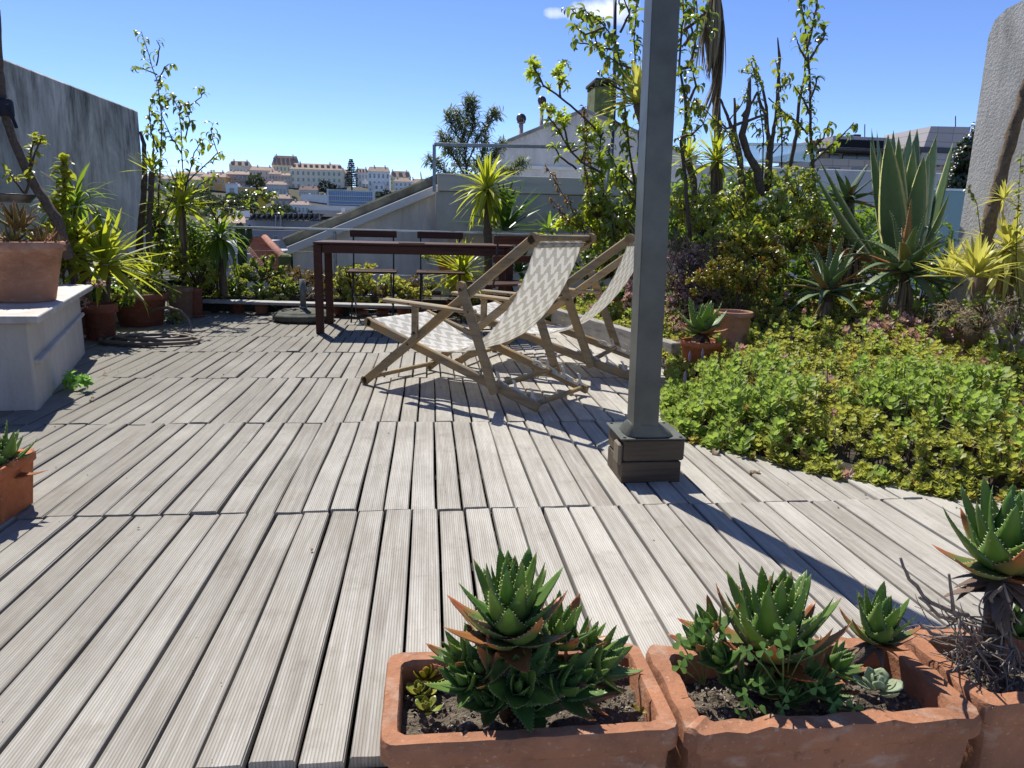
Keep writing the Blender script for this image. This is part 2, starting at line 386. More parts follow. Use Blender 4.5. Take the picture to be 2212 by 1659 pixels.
def scatter(name, T, Rm, P, S, mat, parent=None, kind=None, smooth=True, rnd=None, world=True):
    V, F, U = T; n = len(P); k = len(V); S = np.asarray(S)
    if S.ndim == 1: S = np.repeat(S[:, None], 3, 1)
    W = np.einsum('nij,nkj->nki', Rm, V[None]*S[:, None, :]) + P[:, None, :]
    if parent is not None and world: W = W - np.array(parent_origin(parent))
    W = W.reshape(-1, 3); lt = np.array([len(f) for f in F]); lv = np.concatenate([np.array(f) for f in F])
    LV = (lv[None] + (np.arange(n)*k)[:, None]).ravel(); LT = np.tile(lt, n); LS = np.concatenate([[0], np.cumsum(LT)[:-1]])
    me = bpy.data.meshes.new(name); me.vertices.add(len(W)); me.vertices.foreach_set('co', W.ravel().astype(np.float32))
    me.loops.add(len(LV)); me.loops.foreach_set('vertex_index', LV.astype(np.int32))
    me.polygons.add(len(LT)); me.polygons.foreach_set('loop_start', LS.astype(np.int32)); me.polygons.foreach_set('loop_total', LT.astype(np.int32))
    me.polygons.foreach_set('use_smooth', [smooth]*len(LT))
    uvl = me.uv_layers.new(name='UVMap'); uvl.data.foreach_set('uv', np.tile(U, (n, 1))[LV].ravel())
    a = me.attributes.new('rnd', 'FLOAT', 'POINT'); a.data.foreach_set('value', np.repeat(rng.random(n) if rnd is None else rnd, k).astype(np.float32))
    me.materials.append(mat); me.update(calc_edges=True); me.validate()
    o = bpy.data.objects.new(name, me); col.objects.link(o)
    if parent is not None: o.parent = parent
    if kind: o['kind'] = kind
    return o
def rosette_dirs(n, e0=5, e1=85, spin=137.5, jit=6, flat=1.0):
    """outer leaves low, inner leaves high"""
    out = []
    for i in range(n):
        t = i/max(1, n-1); az = R(spin*i + random.uniform(-jit, jit)); el = R(e0+(e1-e0)*t**flat + random.uniform(-jit, jit))
        out.append((az, el, t))
    return out
def leaf_objects(parent, c, meshes, dirs, size, name='leaf', tilt=(0, 0), spread=0.0, smin=.55, wide=1.0):
    """one object per leaf, sharing mesh data; c relative to world"""
    off = parent_origin(parent); T = Matrix.Rotation(tilt[0], 3, 'X') @ Matrix.Rotation(tilt[1], 3, 'Y')
    for az, el, t in dirs:
        d = Vector((math.cos(az)*math.cos(el), math.sin(az)*math.cos(el), math.sin(el))); nrm = Vector((-math.cos(az)*math.sin(el), -math.sin(az)*math.sin(el), math.cos(el)))
        d, nrm = T @ d, T @ nrm; x = d.cross(nrm)
        # leaf frame: +Y = d, +Z = nrm
        m = Matrix((x, d, nrm)).transposed().to_4x4(); s = size*(1-(1-smin)*t)*random.uniform(.88, 1.1)
        o = bpy.data.objects.new(name, random.choice(meshes)); col.objects.link(o); o.parent = parent
        base = Vector(c) + T @ Vector((math.cos(az), math.sin(az), 0))*spread*(1-t) + T @ Vector((0, 0, 1))*spread*1.2*t
        o.matrix_local = Matrix.Translation(base-off) @ m @ Matrix.Diagonal((s*wide, s, s, 1))

def rz(ox, oy, sc): return lambda x, y: ((ox+x/sc)/1.82278, (oy+y/sc)/1.82278)
z1 = rz(0, 0, 1.659); z3 = rz(800, 500, 2.074); z5 = rz(1600, 200, 2.0109); z6 = rz(2500, 0, 1.659); z7 = rz(3100, 0, 1.659)

# ------------------------------------------------------------------ material set
deck_m = mat_deck()
teak = mat_wood('weathered_teak', (.33, .25, .145), (.19, .14, .08), 0, .6, 45, (.08, .055, .035), warm=(.38, .235, .09))
teakv = teak
redwood = mat_wood('dark_red_wood', (.085, .030, .018), (.045, .017, .011), 0, .55, 45, (.02, .008, .006), spec=.22)
oldbeam = mat_wood('cracked_dark_beam', (.145, .112, .075), (.055, .042, .028), 0, .8, 26, (.015, .012, .01))
greybeam = mat_wood('bleached_grey_beam', (.36, .34, .31), (.20, .185, .165), 1, .8, 30, (.05, .04, .035))
post_m = plain('grey_painted_steel', (.135, .142, .118), .45, 0, .3, 7, .0006, spec=.5, bs=30)
steel = plain('brushed_steel', (.42, .43, .43), .32, .9, .1, 20)
galv = plain('galvanised_steel', (.30, .32, .33), .45, .7, .25, 25)
blackm = plain('black_painted_metal', (.012, .012, .013), .4, 0, .1, 9)
plastic_w = plain('off_white_plastic', (.62, .60, .55), .45, 0, .12, 20)
screw_m = plain('rusty_screw', (.10, .05, .03), .6, .4)
conc_base = plain('mossy_concrete', (.125, .125, .095), .9, 0, .4, 14, .004)
bench_m = mat_plaster('white_bench_render', (.66, .62, .55), (.30, .25, .18), .45, .85, .003, 60)
slab_m = plain('worn_marble_slab', (.60, .57, .53), .55, 0, .25, 10, .002, c2=(.38, .33, .28))
wallL = mat_plaster('stained_grey_render', (.80, .74, .63), (.10, .095, .075), 1.0, .9, .003, 30, top=1.9)
wallR = mat_plaster('rough_white_render', (.60, .57, .52), (.17, .165, .15), .75, .9, .007, 55, top=2.1)
wallC = mat_plaster('streaked_white_render', (.86, .81, .73), (.30, .29, .26), .7, .88, .003, 26, top=1.3)
wallP = plain('grey_rendered_panel', (.52, .49, .42), .85, 0, .22, 3, .002)
wallclad = mat_wood('grey_stone_cladding', (.62, .58, .48), (.48, .45, .37), 0, .8, 12, (.30, .27, .22))
moss_m = plain('mossy_coping', (.22, .215, .16), .95, 0, .4, 5, .01)
greenmoss = plain('green_algae_render', (.20, .235, .085), .95, 0, .4, 5, .01)
fascia_m = plain('white_fascia', (.72, .71, .67), .7, 0, .12, 3)
soil_m = plain('dry_potting_soil', (.25, .20, .145), .95, 0, .5, 30, .012, c2=(.085, .065, .045))
gravel_m = plain('pale_grit', (.42, .37, .31), .9, 0, .4, 60)
terra = mat_terracotta('old_terracotta', (.45, .20, .105), (.27, .125, .07), .75); terra2 = mat_terracotta('orange_terracotta', (.50, .17, .07), (.40, .125, .05), .12)
terra3 = mat_terracotta('dark_terracotta', (.25, .085, .05), (.16, .06, .04), .2); terra_b = mat_terracotta('beige_brown_pot', (.30, .19, .13), (.22, .13, .085), .15)
terra_l = mat_terracotta('pale_terracotta', (.50, .27, .18), (.38, .18, .11), .8)
bark = plain('grey_brown_bark', (.15, .11, .08), .9, 0, .4, 40, .006, c2=(.06, .042, .03))
bark2 = plain('ringed_palm_bark', (.17, .13, .095), .9, 0, .35, 60, .006, c2=(.07, .05, .035))
twig_m = plain('thin_branch_bark', (.10, .065, .045), .8, 0, .3, 40, .001)
deadtwig = plain('bleached_dead_twig', (.33, .27, .22), .85, 0, .4, 60, .001)
rubber = plain('garden_hose_rubber', (.165, .13, .10), .55, 0, .2, 18)
strap_m = plain('dark_blue_strap', (.012, .014, .03), .7)
dark_m = plain('deck_underside_dark', (.03, .027, .022), .95, 0, .4, 5)

lf_yucca = mat_leaf('yucca_leaf', (.12, .18, .02), (.27, .31, .04), (.42, .36, .07), (.80, .85, .05), .46, .36, edge=(.36, .36, .05), edgew=.40, tip=(.30, .22, .08), tipv=1.08)
lf_yuccav = mat_leaf('variegated_yucca_leaf', (.46, .44, .09), (.55, .52, .14), None, (.85, .80, .14), .42, .4, stripe=(.12, .19, .03), tip=(.30, .20, .08), tipv=1.05)
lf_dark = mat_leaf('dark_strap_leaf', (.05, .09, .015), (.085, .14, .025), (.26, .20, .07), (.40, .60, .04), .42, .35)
lf_dead = mat_leaf('dead_strap_leaf', (.34, .27, .17), (.25, .18, .11), None, (.5, .38, .2), .3, .7)
lf_thin = mat_leaf('drooping_tree_leaf', (.05, .085, .012), (.11, .15, .02), (.30, .12, .03), (.48, .60, .05), .4, .3)
lf_hedge = mat_leaf('bright_shrub_leaf', (.13, .19, .02), (.26, .29, .03), (.34, .20, .04), (.62, .66, .06), .42, .35)
lf_jade = mat_leaf('jade_leaf', (.18, .21, .025), (.34, .31, .035), (.50, .18, .03), (.75, .65, .06), .32, .3, tip=(.48, .19, .03), tipv=.9)
lf_olive = mat_leaf('olive_leaf', (.10, .13, .07), (.19, .22, .13), None, (.35, .42, .12), .3, .5)
lf_scheff = mat_leaf('umbrella_tree_leaf', (.10, .17, .02), (.24, .28, .025), None, (.80, .90, .05), .48, .3)
lf_green = mat_leaf('soft_green_succulent_leaf', (.20, .29, .065), (.29, .38, .085), (.42, .44, .12), (.60, .78, .12), .38, .6, edge=(.42, .50, .22), edgew=.42)
lf_sedum = mat_leaf('yellow_green_sedum_leaf', (.20, .28, .05), (.44, .43, .10), (.50, .22, .10), (.80, .80, .12), .36, .5, edge=(.55, .50, .2), edgew=.42, tip=(.52, .38, .14), tipv=.98)
lf_pink = mat_leaf('pink_sedum_leaf', (.55, .30, .25), (.56, .44, .44), (.30, .32, .12), (.75, .42, .30), .3, .55)
lf_echev = mat_leaf('bluegreen_succulent_leaf', (.15, .24, .07), (.27, .32, .08), (.40, .20, .08), (.55, .62, .08), .36, .45)
lf_aloe = mat_leaf('toothed_aloe_leaf', (.085, .18, .04), (.16, .26, .055), None, (.44, .66, .08), .26, .42, tip=(.40, .15, .07), tipv=1.04, spine=(.75, .70, .42), spots=(.27, .35, .15))
lf_aloeb = mat_leaf('grey_green_aloe_leaf', (.10, .17, .08), (.16, .22, .10), (.45, .15, .04), (.36, .52, .12), .22, .42, tip=(.30, .18, .07), tipv=1.0, spine=(.55, .55, .28))
lf_aloered = mat_leaf('rusty_aloe_leaf', (.30, .09, .025), (.38, .17, .05), None, (.40, .12, .02), .2, .5, spine=(.45, .35, .2))
lf_aloedry = mat_leaf('withered_aloe_leaf', (.14, .09, .06), (.20, .13, .09), None, (.2, .1, .05), .1, .8, spine=(.2, .15, .1))
lf_agave = mat_leaf('striped_agave_leaf', (.13, .21, .10), (.17, .25, .11), None, (.26, .44, .08), .2, .42, edge=(.62, .60, .26), edgew=.41, tip=(.05, .03, .02), tipv=1.08, spine=(.3, .2, .1))
lf_clover = mat_leaf('clover_leaf', (.15, .30, .06), (.22, .38, .09), None, (.45, .85, .12), .45, .45)
lf_cactus = plain('cactus_skin', (.08, .13, .045), .6, 0, .35, 12, .004)
lf_hill = mat_leaf('hill_tree_leaf', (.035, .055, .02), (.08, .105, .035), (.13, .14, .05), (.10, .15, .03), .2, .7)
lf_hilld = mat_leaf('dark_conifer_leaf', (.012, .022, .012), (.025, .04, .02), None, (.04, .06, .02), .1, .7)
lf_darktree = mat_leaf('dark_broad_leaf', (.02, .035, .012), (.04, .06, .018), (.12, .06, .04), (.12, .18, .03), .22, .35)

# ------------------------------------------------------------------ ground, terrace slab, deck
b = MB(); s = 2500
b.add([(-s, -s, -17), (s, -s, -17), (s, s, -17), (-s, s, -17)], [(0, 1, 2, 3)])
struct(b.build('ground', plain('city_ground', (.16, .15, .13), .9, 0, .3, .02)))
b = MB(); b.box((0, 3.2, -8.6), (6.4, 9.4, 16.7)); tag(b.build('terrace_building', wallP), 'grey rendered house block carrying the roof terrace', 'building')
b = MB(); b.box((0, 3.2, -.17), (6.5, 9.6, .14)); struct(b.build('terrace_floor', dark_m))
b = MB(); b.box((0, .40, -.06), (6.2, 1.262, .08), bev=.004)
struct(b.build('stone_threshold', plain('pale_stone_paving', (.52, .49, .44), .8, 0, .25, 30, .004)))

deck = tag(thing('deck', None, None), kind='structure')
JY = [1.04, 2.093, 3.102, 4.044, 4.875, 5.552, 6.249, 6.80, 7.30]
XO = [-.3725, .0225, .031, -.012, .022, .04, .01, .035]
PW = .0804
pl = []
def plank_mesh(Ln, seed):
    r = random.Random(seed); n = 7; hw = r.uniform(.0358, .0369); h = .022; V = []; F = []
    ph = r.uniform(0, 6); am = r.uniform(.0002, .0016); cup = r.uniform(-.0012, .0012)
    sec = [(-hw, -h), (-hw, -.0035), (-hw+.003, 0), (0, cup), (hw-.003, 0), (hw, -.0035), (hw, -h)]
    for i in range(n+1):
        y = -Ln/2 + Ln*i/n; dx = am*math.sin(ph+i*.9); dz = .0012*math.sin(ph*2+i*.7)
        for x, z in sec: V.append((x+dx, y, z+dz-.0))
    k = len(sec)
    for i in range(n):
        for j in range(k): F.append((i*k+j, i*k+(j+1) % k, (i+1)*k+(j+1) % k, (i+1)*k+j))
    F.append(tuple(range(k))); F.append(tuple(n*k+j for j in range(k-1, -1, -1)))
    me = bpy.data.meshes.new('plank'); me.from_pydata(V, [], F); me.materials.append(deck_m); me.update(); fix_normals(me); return me
def inview(p, m=40):
    q = np.array(p)-C0; z = q@fw
    if z <= 0.05: return False
    x, y = CX+FPX*(q@rt)/z, CY-FPX*(q@up)/z
    return -m < x < 2212+m and -m < y < 1659+m
rest = []
for ri in range(8):
    y0, y1 = JY[ri], JY[ri+1]; Ln = y1-y0-.005
    ms = [plank_mesh(Ln, ri*10+k) for k in range(4)]
    i0 = int((-2.85-XO[ri])/PW); i1 = int((2.5-XO[ri])/PW)
    for i in range(i0, i1):
        x = XO[ri]+(i+.5)*PW
        if not any(inview((x, y0+(y1-y0)*t, 0)) for t in (0, .25, .5, .75, 1)): continue
        if x > 1.95+.0*y0 and y0 > 3: continue
        area = Ln*PW/((y0+y1)/2)**2.6
        hidden = (x > 1.35+.25*abs(y0-2.6) and y0 > 2.05) or (y0 > 3 and x < -2.3)
        pl.append((hidden, -area, x, (y0+y1)/2, ri, ms))
pl.sort(key=lambda q: (q[0], q[1]))
for k, (hd, a, x, y, ri, ms) in enumerate(pl):
    me = ms[random.randrange(4)]
    zz = random.uniform(-.0035, .0035)+(.006 if random.random() < .05 else 0)
    rot = random.uniform(-.0016, .0016); tx = random.uniform(-.004, .004); ty = random.uniform(-.02, .02)
    dx, dy = random.uniform(-.0012, .0012), random.uniform(-.004, .004)
    if k < 300:
        o = bpy.data.objects.new('plank', me); col.objects.link(o); o.parent = deck
        o.location = (x+dx, y+dy, zz); o.rotation_euler = (tx, ty, rot)
    else:
        rest.append((x+dx, y+dy, zz, me))
b = MB()
for x, y, z, me in rest:
    b.add([(v.co.x+x, v.co.y+y, v.co.z+z) for v in me.vertices], [tuple(p.vertices) for p in me.polygons])
o = b.build('plank_remainder', deck_m, deck); o['kind'] = 'stuff'
jm = MB(); jm.box((0, 0, 0), (5.4, .045, .045)); first = None
for y in np.arange(1.06, 7.3, .35):
    if first is None: first = jm.build('joist', dark_m, deck); o = first
    else: o = copy_obj(first, deck)
    o.location = (-.1, y, -.052)

# garden bed on the right
def bed_left(y):
    return float(np.interp(y, [1.6, 1.80, 1.99, 2.10, 2.32, 2.57, 2.83, 3.5, 4.2, 4.77, 6.1, 7.5], [3.0, 2.2, 1.90, 1.725, 1.44, 1.20, 1.03, 1.20, 1.48, 1.45, 1.11, .8]))
def bed_h(x, y):
    d = min(x-bed_left(y), (y-1.75)*.9)
    return -.01 + .17*max(0, min(1, d/1.3))**.8 + .10*max(0, min(1, (y-3.2)/2.5)) + .12*max(0, min(1, (y-3.6)/1.2))*max(0, min(1, (x-1.7)/.8))
V = []; F = []; nx, ny = 46, 60
for j in range(ny):
    y = 1.62+j*(7.4-1.62)/(ny-1)
    for i in range(nx):
        t = i/(nx-1); x = bed_left(y)+.03+t*(3.18-bed_left(y)-.03)
        V.append((x, y, bed_h(x, y) + random.uniform(-.012, .012) if i else -.004))
for j in range(ny-1):
    for i in range(nx-1): F.append((j*nx+i, j*nx+i+1, (j+1)*nx+i+1, (j+1)*nx+i))
b = MB(); b.add(V, F, 0, True); struct(b.build('bed_soil', plain('dark_bed_soil', (.10, .08, .055), .95, 0, .5, 22, .012, c2=(.03, .025, .018))))

# ------------------------------------------------------------------ walls
def wall_box(name, lab, x0, x1, y0, y1, z0, z1, m, cat='wall'):
    b = MB(); b.box(((x0+x1)/2, (y0+y1)/2, (z0+z1)/2), (x1-x0, y1-y0, z1-z0), bev=.012); return tag(b.build(name, m), lab, cat)
wall_box('parapet_wall', 'tall stained grey wall along the left side of the terrace', -3.15, -2.9, -1.5, 8.06, -.3, 1.895, wallL)
# right wall with a rounded top corner
b = MB(); P = [(-1.5, -.3), (4.15, -.3), (4.16, .6), (4.155, 1.3), (4.16, 1.98), (4.13, 2.06), (4.05, 2.10), (3.9, 2.115), (-1.5, 2.16)]
b.prism(P, 3.2, 3.45, 'yz'); tag(b.build('boundary_wall', wallR), 'rough white rendered wall end on the right edge', 'wall')

# neighbour: sloping party wall, panel box, frame, gable house
YW = 8.3
nb = thing('party_wall', 'streaked white wall with a sloping white coping beyond the railing', 'wall', Y(780, 600, YW))
p0 = Y(624, 541, YW); p1 = Y(940, 410, YW); d0 = Y(633, 700, YW)
b = MB(); x0, x1 = float(p0[0])+.03, 3.1
b.prism([(x0, -1.5), (x1, -1.5), (x1, float(p1[2])-.01), (float(p1[0]), float(p1[2])-.01), (x0, float(p0[2])-.02)], YW+.05, YW+.3, 'xz')
b.build('wall', wallC, nb)
b = MB(); a, c = Vector(p0), Vector(p1); a.y = c.y = YW+.10
b.bar(a, c+(c-a)*.12, .30, .085, (0, 0, 1), 0, .006); b.build('coping', fascia_m, nb)
b = MB(); up_ = Vector((-.02, 0, .10))
b.bar(a+Vector((-.1, .36, .075)), c+(c-a)*.12+Vector((-.1, .36, .075)), .42, .11, (0, 0, 1), 0, .02); b.build('moss_ridge', moss_m, nb)
b = MB(); q = Y(615, 560, YW); b.box((float(q[0])-.01, YW+.25, float(q[2])-.7), (.13, .5, 1.5), bev=.02); b.build('end_post', greenmoss, nb)

YB = 8.0
pb = thing('screen_panel', 'grey rendered panel with stone coloured top band behind the railing', 'wall', Y(1150, 500, YB))
c0 = Y(941, 413, YB); c1 = Y(941, 506, YB); e1 = Y(1400, 420, YB)
xa, xb = float(c0[0]), float(e1[0])+.4
b = MB(); b.box(((xa+xb)/2, YB+.08, (c0[2]+c1[2])/2), (xb-xa, .12, c0[2]-c1[2]), bev=.004); b.build('panel', wallP, pb)
t1 = Y(941, 374, YB)
b = MB(); b.box(((xa+.02+xb)/2, YB+.075, (c0[2]+t1[2])/2+.002), (xb-xa-.02, .15, t1[2]-c0[2]-.004), bev=.006); b.build('cladding', wallclad, pb)
b = MB(); b.bar((xa-.005, YB-.01, c1[2]), (xa-.005, YB-.01, t1[2]), .012, .012); b.build('edge_trim', galv, pb)
fr = thing('steel_frame', 'galvanised steel goalpost frame standing over the grey panel', 'frame', Y(938, 412, YB))
f0, f1, f2 = Y(938, 414, YB), Y(938, 313, YB), Y(1315, 321, YB)
for nm, u, w in (('upright', f0, f1), ('crossbar', f1, f2)):
    b = MB(); u = Vector(u)-Vector((0, .05, 0)); w = Vector(w)-Vector((0, .05, 0)); b.bar(u, w, .035, .035, (0, 1, 0) if nm == 'upright' else (0, 0, 1), 0, .004); b.build(nm, galv, fr)
u = Vector(f2)-Vector((0, .05, 0)); b = MB(); b.bar(u, (u.x, u.y, c1[2]), .035, .035, (0, 1, 0)); b.build('upright', galv, fr)

# gable house
YG = 16.0
gh = thing('gable_house', 'white gable end house with grey streaks behind the climbing plants', 'house', Y(1250, 370, YG))
gp_ = [z5(640, 840), z5(740, 747), z5(1405, 476), z5(1850, 660), z5(2300, 860)]
gv = [Y(*q, YG) for q in gp_]
b = MB(); b.prism([(float(gv[0][0]), -14)] + [(float(q[0]), float(q[2])) for q in gv] + [(float(gv[-1][0]), -14)], YG, YG+.3, 'xz')
b.build('wall', mat_plaster('gable_render', (.74, .71, .66), (.26, .25, .24), .7, .9, .004, 12, top=3.2), gh)
b = MB()
for q, w in ((gv[1], gv[2]), (gv[2], gv[3]), (gv[3], gv[4])):
    q, w = Vector(q), Vector(w); q.y = w.y = YG+.13; b.bar(q+Vector((0, 0, .02)), w+Vector((0, 0, .02)), .36, .07, (0, 0, 1), 0, .01)
b.build('verge', plain('grey_verge', (.30, .30, .29), .8, 0, .3, 2), gh)
b = MB(); q = Y(*z5(1000, 925), YG); b.box((float(q[0])+3.5, YG-.03, float(q[2])), (10.5, .06, .07)); b.build('string_course', fascia_m, gh)
b = MB(); r0_, r1_, r2_ = Vector(gv[1]), Vector(gv[2]), Vector(gv[4])
for q, w in ((r0_, r1_), (r1_, r2_)):
    b.add([(q.x, YG+.31, q.z-.02), (w.x, YG+.31, w.z-.02), (w.x, YG+7, w.z-.02), (q.x, YG+7, q.z-.02)], [(0, 1, 2, 3)])
b.build('roof', plain('brown_roof', (.30, .17, .12), .85, 0, .2, 2), gh)
# chimney
ch = [Y(*z5(x, y), YG+.9) for x, y in ((1468, 300), (1635, 300), (1460, 560))]
b = MB(); cxm = float(ch[0][0]+ch[1][0])/2; wd = float(ch[1][0]-ch[0][0]); zt = float(ch[0][2]); zb = float(ch[2][2])-1.2
b.box((cxm, YG+.95, (zt+zb)/2), (wd*1.06, .9, zt-zb), taper=.93, bev=.03)
chs = thing('chimney_stack', 'green mossy square chimney with a flat dark cap', 'chimney', (cxm, YG+.95, zb))
b.build('stack', greenmoss, chs)
cap = Y(*z5(1550, 262), YG+.9)
b = MB(); b.box((cxm, YG+.95, float(cap[2])), (wd*1.1, 1.05, .07), bev=.01); b.build('cap', plain('dark_slate', (.05, .05, .045), .8), chs)
for sx in (-.42, .42):
    for sy in (-.4, .4): b = MB(); b.box((cxm+sx*wd, YG+.95+sy, (zt+float(cap[2]))/2), (.08, .08, float(cap[2])-zt)); b.build('cap_leg', greenmoss, chs)
# antenna pole
p = Y(1327, 235, YG-.4); q = Y(1329, -30, YG-.4)
b = MB(); b.tube([p, q], .034, 8); b.tube([Vector(p)-Vector((0, 0, 1.5)), p], .034, 8)
tag(b.build('antenna_pole', plain('dark_blue_steel', (.03, .03, .06), .4, .3)), 'thin dark pole rising behind the chimney', 'pole')
# turbine vents
def vent(cx_, ytop, ybase, w, label, yy=YG+1.5, bend=False):
    t = Y(cx_, ytop, yy); bs = Y(cx_, ybase, yy); r = w*pxm(yy)/2; H_ = float(t[2]-bs[2])
    root = thing('turbine_vent', label, 'roof vent', (t[0], t[1], bs[2]-1.5), 'turbine vents on the gable roof')
    x, y = float(t[0]), float(t[1]); zt = float(t[2]); hd = 1.9*r
    b = MB()
    if bend: b.tube([(x-.35*r*2, y, bs[2]-1.5), (x-.7*r, y, bs[2]+H_*.25), (x, y, bs[2]+H_*.45), (x, y, zt-hd)], r*.42, 12)
    else: b.tube([(x, y, bs[2]-1.5), (x, y, zt-hd)], r*.45, 12)
    b.build('flue', plain('pale_pink_flue', (.50, .42, .39), .6), root)
    b = MB(); b.lathe([(r*.5, 0), (r*.85, .02), (r*.9, r*.25), (r*.6, r*.3)], 16, (x, y, zt-hd-.1*r)); b.build('collar', galv, root)
    b = MB(); nb_ = 14
    for k in range(nb_):
        a = 2*math.pi*k/nb_; pts = []
        for i in range(6):
            ph = -math.pi*.38+math.pi*.86*i/5; rr = r*math.cos(ph)*1.02; pts.append((rr, math.sin(ph)*r))
        V = []; 
        for rr, zz in pts:
            for da, dr in ((0, 1.0), (.34, .9)): V.append((x+rr*dr*math.cos(a+da), y+rr*dr*math.sin(a+da), zt-r+zz))
        b.add(V, [(2*i, 2*i+1, 2*i+3, 2*i+2) for i in range(5)], 0, True)
    b.lathe([(r*.55, 0), (r*.3, r*.10), (0, r*.13)], 14, (x, y, zt-.18*r))
    b.build('turbine', plain('dark_steel_blades', (.14, .11, .10), .35, .7), root)
q = z5(911, 495); vent(q[0], q[1], z5(911, 690)[1], 75/3.665, 'turbine vent on the left, lowest of the three on the gable roof')
q = z5(1075, 357); vent(q[0], q[1], z5(1075, 620)[1], 66/3.665, 'tallest turbine vent on a straight flue in the middle')
q = z5(1140, 428); vent(q[0], q[1], z5(1140, 600)[1], 66/3.665, 'turbine vent on a bent flue, rightmost of the three', YG+2.2, True)

# white garden wall behind the right hand planting, glass balustrades
q = Y(1600, 372, 9.5); wall_box('garden_wall', 'plain pale wall behind the trunks of the right bed', 2.6, 7.0, 9.5, 9.7, -14, float(q[2])+.08, mat_plaster('pale_far_render', (.74, .71, .66), (.36, .35, .33), .5, .9, .003, 20), 'wall')
glass_m, gnt, gb = new_mat('frosted_teal_glass'); gb.inputs['Base Color'].default_value = (.30, .45, .44, 1); gb.inputs['Roughness'].default_value = .35; gb.inputs['Alpha'].default_value = .85
gl = thing('glass_balustrade', 'frosted teal glass balustrade between the big agave and the right wall', 'balustrade', Y(2070, 480, 6.5))
g0, g1 = Y(2030, 412, 6.5), Y(2150, 410, 6.5)
b = MB(); b.box(((g0[0]+g1[0])/2-.2, 6.5, float(g0[2])-.45), (float(g1[0]-g0[0])+.5, .015, .9)); b.build('pane', glass_m, gl)
b = MB(); b.box(((g0[0]+g1[0])/2-.2, 6.5, float(g0[2])+.012), (float(g1[0]-g0[0])+.5, .025, .02)); b.build('top_rail', steel, gl)
clear_m, gnt, gb = new_mat('pale_blue_glass'); gb.inputs['Base Color'].default_value = (.45, .62, .72, 1); gb.inputs['Roughness'].default_value = .1; gb.inputs['Alpha'].default_value = .55
gl = thing('glass_railing', 'pale blue glass railing on the far roof behind the trunks', 'balustrade', Y(1660, 330, 12))
for k in range(3):
    g0, g1 = Y(1585+k*60, 312, 12), Y(1640+k*60, 350, 12)
    b = MB(); b.box(((g0[0]+g1[0])/2, 12, (g0[2]+g1[2])/2), (float(g1[0]-g0[0]), .02, float(g0[2]-g1[2]))); b.build('pane', clear_m, gl)
g0, g1 = Y(1580, 311, 12), Y(1765, 313, 12)
b = MB(); b.bar(g0, g1, .04, .04); b.build('top_rail', steel, gl)
b = MB(); g0 = Y(1660, 352, 12); b.box((g0[0], 12.3, float(g0[2])-6.1), (2.4, .6, 12)); b.build('base_wall', wallP, gl)

# stone clad block of flats at right
YF = 42.0
tile_m, tnt, tb = new_mat('pinkish_stone_tiles'); v = texco(tnt)
br = N(tnt, 'ShaderNodeTexBrick'); br.offset = 0; br.inputs['Scale'].default_value = 1; br.inputs['Brick Width'].default_value = 1.0; br.inputs['Row Height'].default_value = .5; br.inputs['Mortar Size'].default_value = .02
br.inputs['Color1'].default_value = (.42, .37, .35, 1); br.inputs['Color2'].default_value = (.48, .43, .41, 1); br.inputs['Mortar'].default_value = (.26, .23, .22, 1)
mp = N(tnt, 'ShaderNodeMapping'); mp.inputs['Rotation'].default_value = (R(90), 0, 0); L(tnt, v, mp.inputs[0]); L(tnt, mp.outputs[0], br.inputs[0]); L(tnt, br.outputs[0], tb.inputs['Base Color']); tb.inputs['Roughness'].default_value = .7
fb = thing('apartment_block', 'pinkish stone clad block of flats with dark rooftop boxes at right', 'building', Y(1930, 400, YF))
winm = plain('far_window_glass', (.035, .05, .065), .12, 0, .1, 1, spec=.8)
def fbox(nm, x0, x1, yt, yb, dy, dep, m, tap=1.0):
    a, c = Y(x0, yt, YF+dy), Y(x1, yb, YF+dy); mid = Y((x0+x1)/2, yt, YF+dy)
    b = MB(); b.box(((a[0]+c[0])/2, YF+dy+dep/2, (mid[2]+c[2])/2), (float(c[0]-a[0]), dep, float(mid[2]-c[2])), taper=tap, bev=.02); return b.build(nm, m, fb)
fbox('facade', 1776, 2200, 349, 900, 0, 14, tile_m)
fbox('roof_edge', 1770, 1985, 323, 331, -1.0, 9, plain('dark_lead', (.05, .055, .06), .5))
fbox('recessed_storey', 1785, 1990, 331, 349, .6, 6, wallP)
for x0, x1 in ((1793, 1812), (1822, 1850), (1852, 1878), (1900, 1925), (1945, 1970)): fbox('window', x0, x1, 333, 347, .5, .4, winm)
fbox('rooftop_box', 1800, 1915, 295, 323, 1.5, 5, tile_m); fbox('dark_opening', 1806, 1908, 302, 321, 1.44, 1, plain('black_void', (.012, .012, .014), .9))
fbox('rooftop_box', 1915, 1965, 300, 323, 3.0, 5, tile_m)
a = Y(1981, 318, YF); c = Y(2066, 318, YF); zt = float(Y(2020, 274, YF)[2])
b = MB(); ax, cx2 = float(a[0]), float(c[0])
b.prism([(ax-.15, float(a[2])-1), (cx2+.1, float(a[2])-1), (cx2+.35, zt), (ax+.35, zt-.05)], YF-.5, YF+4, 'xz'); b.build('rooftop_box', tile_m, fb)
fbox('dark_band', 1975, 2075, 318, 332, -.6, 6, plain('dark_lead2', (.05, .055, .06), .5))
for x0, x1, yt, yb in ((1840, 1870, 362, 375), (1905, 1935, 362, 378), (1790, 1815, 362, 376), (1990, 2030, 345, 360)): fbox('window', x0, x1, yt, yb, -.02, .4, winm)
for k in range(6): fbox('shutter_slat', 1842, 1868, 363+k*2, 364+k*2, -.08, .05, fascia_m)
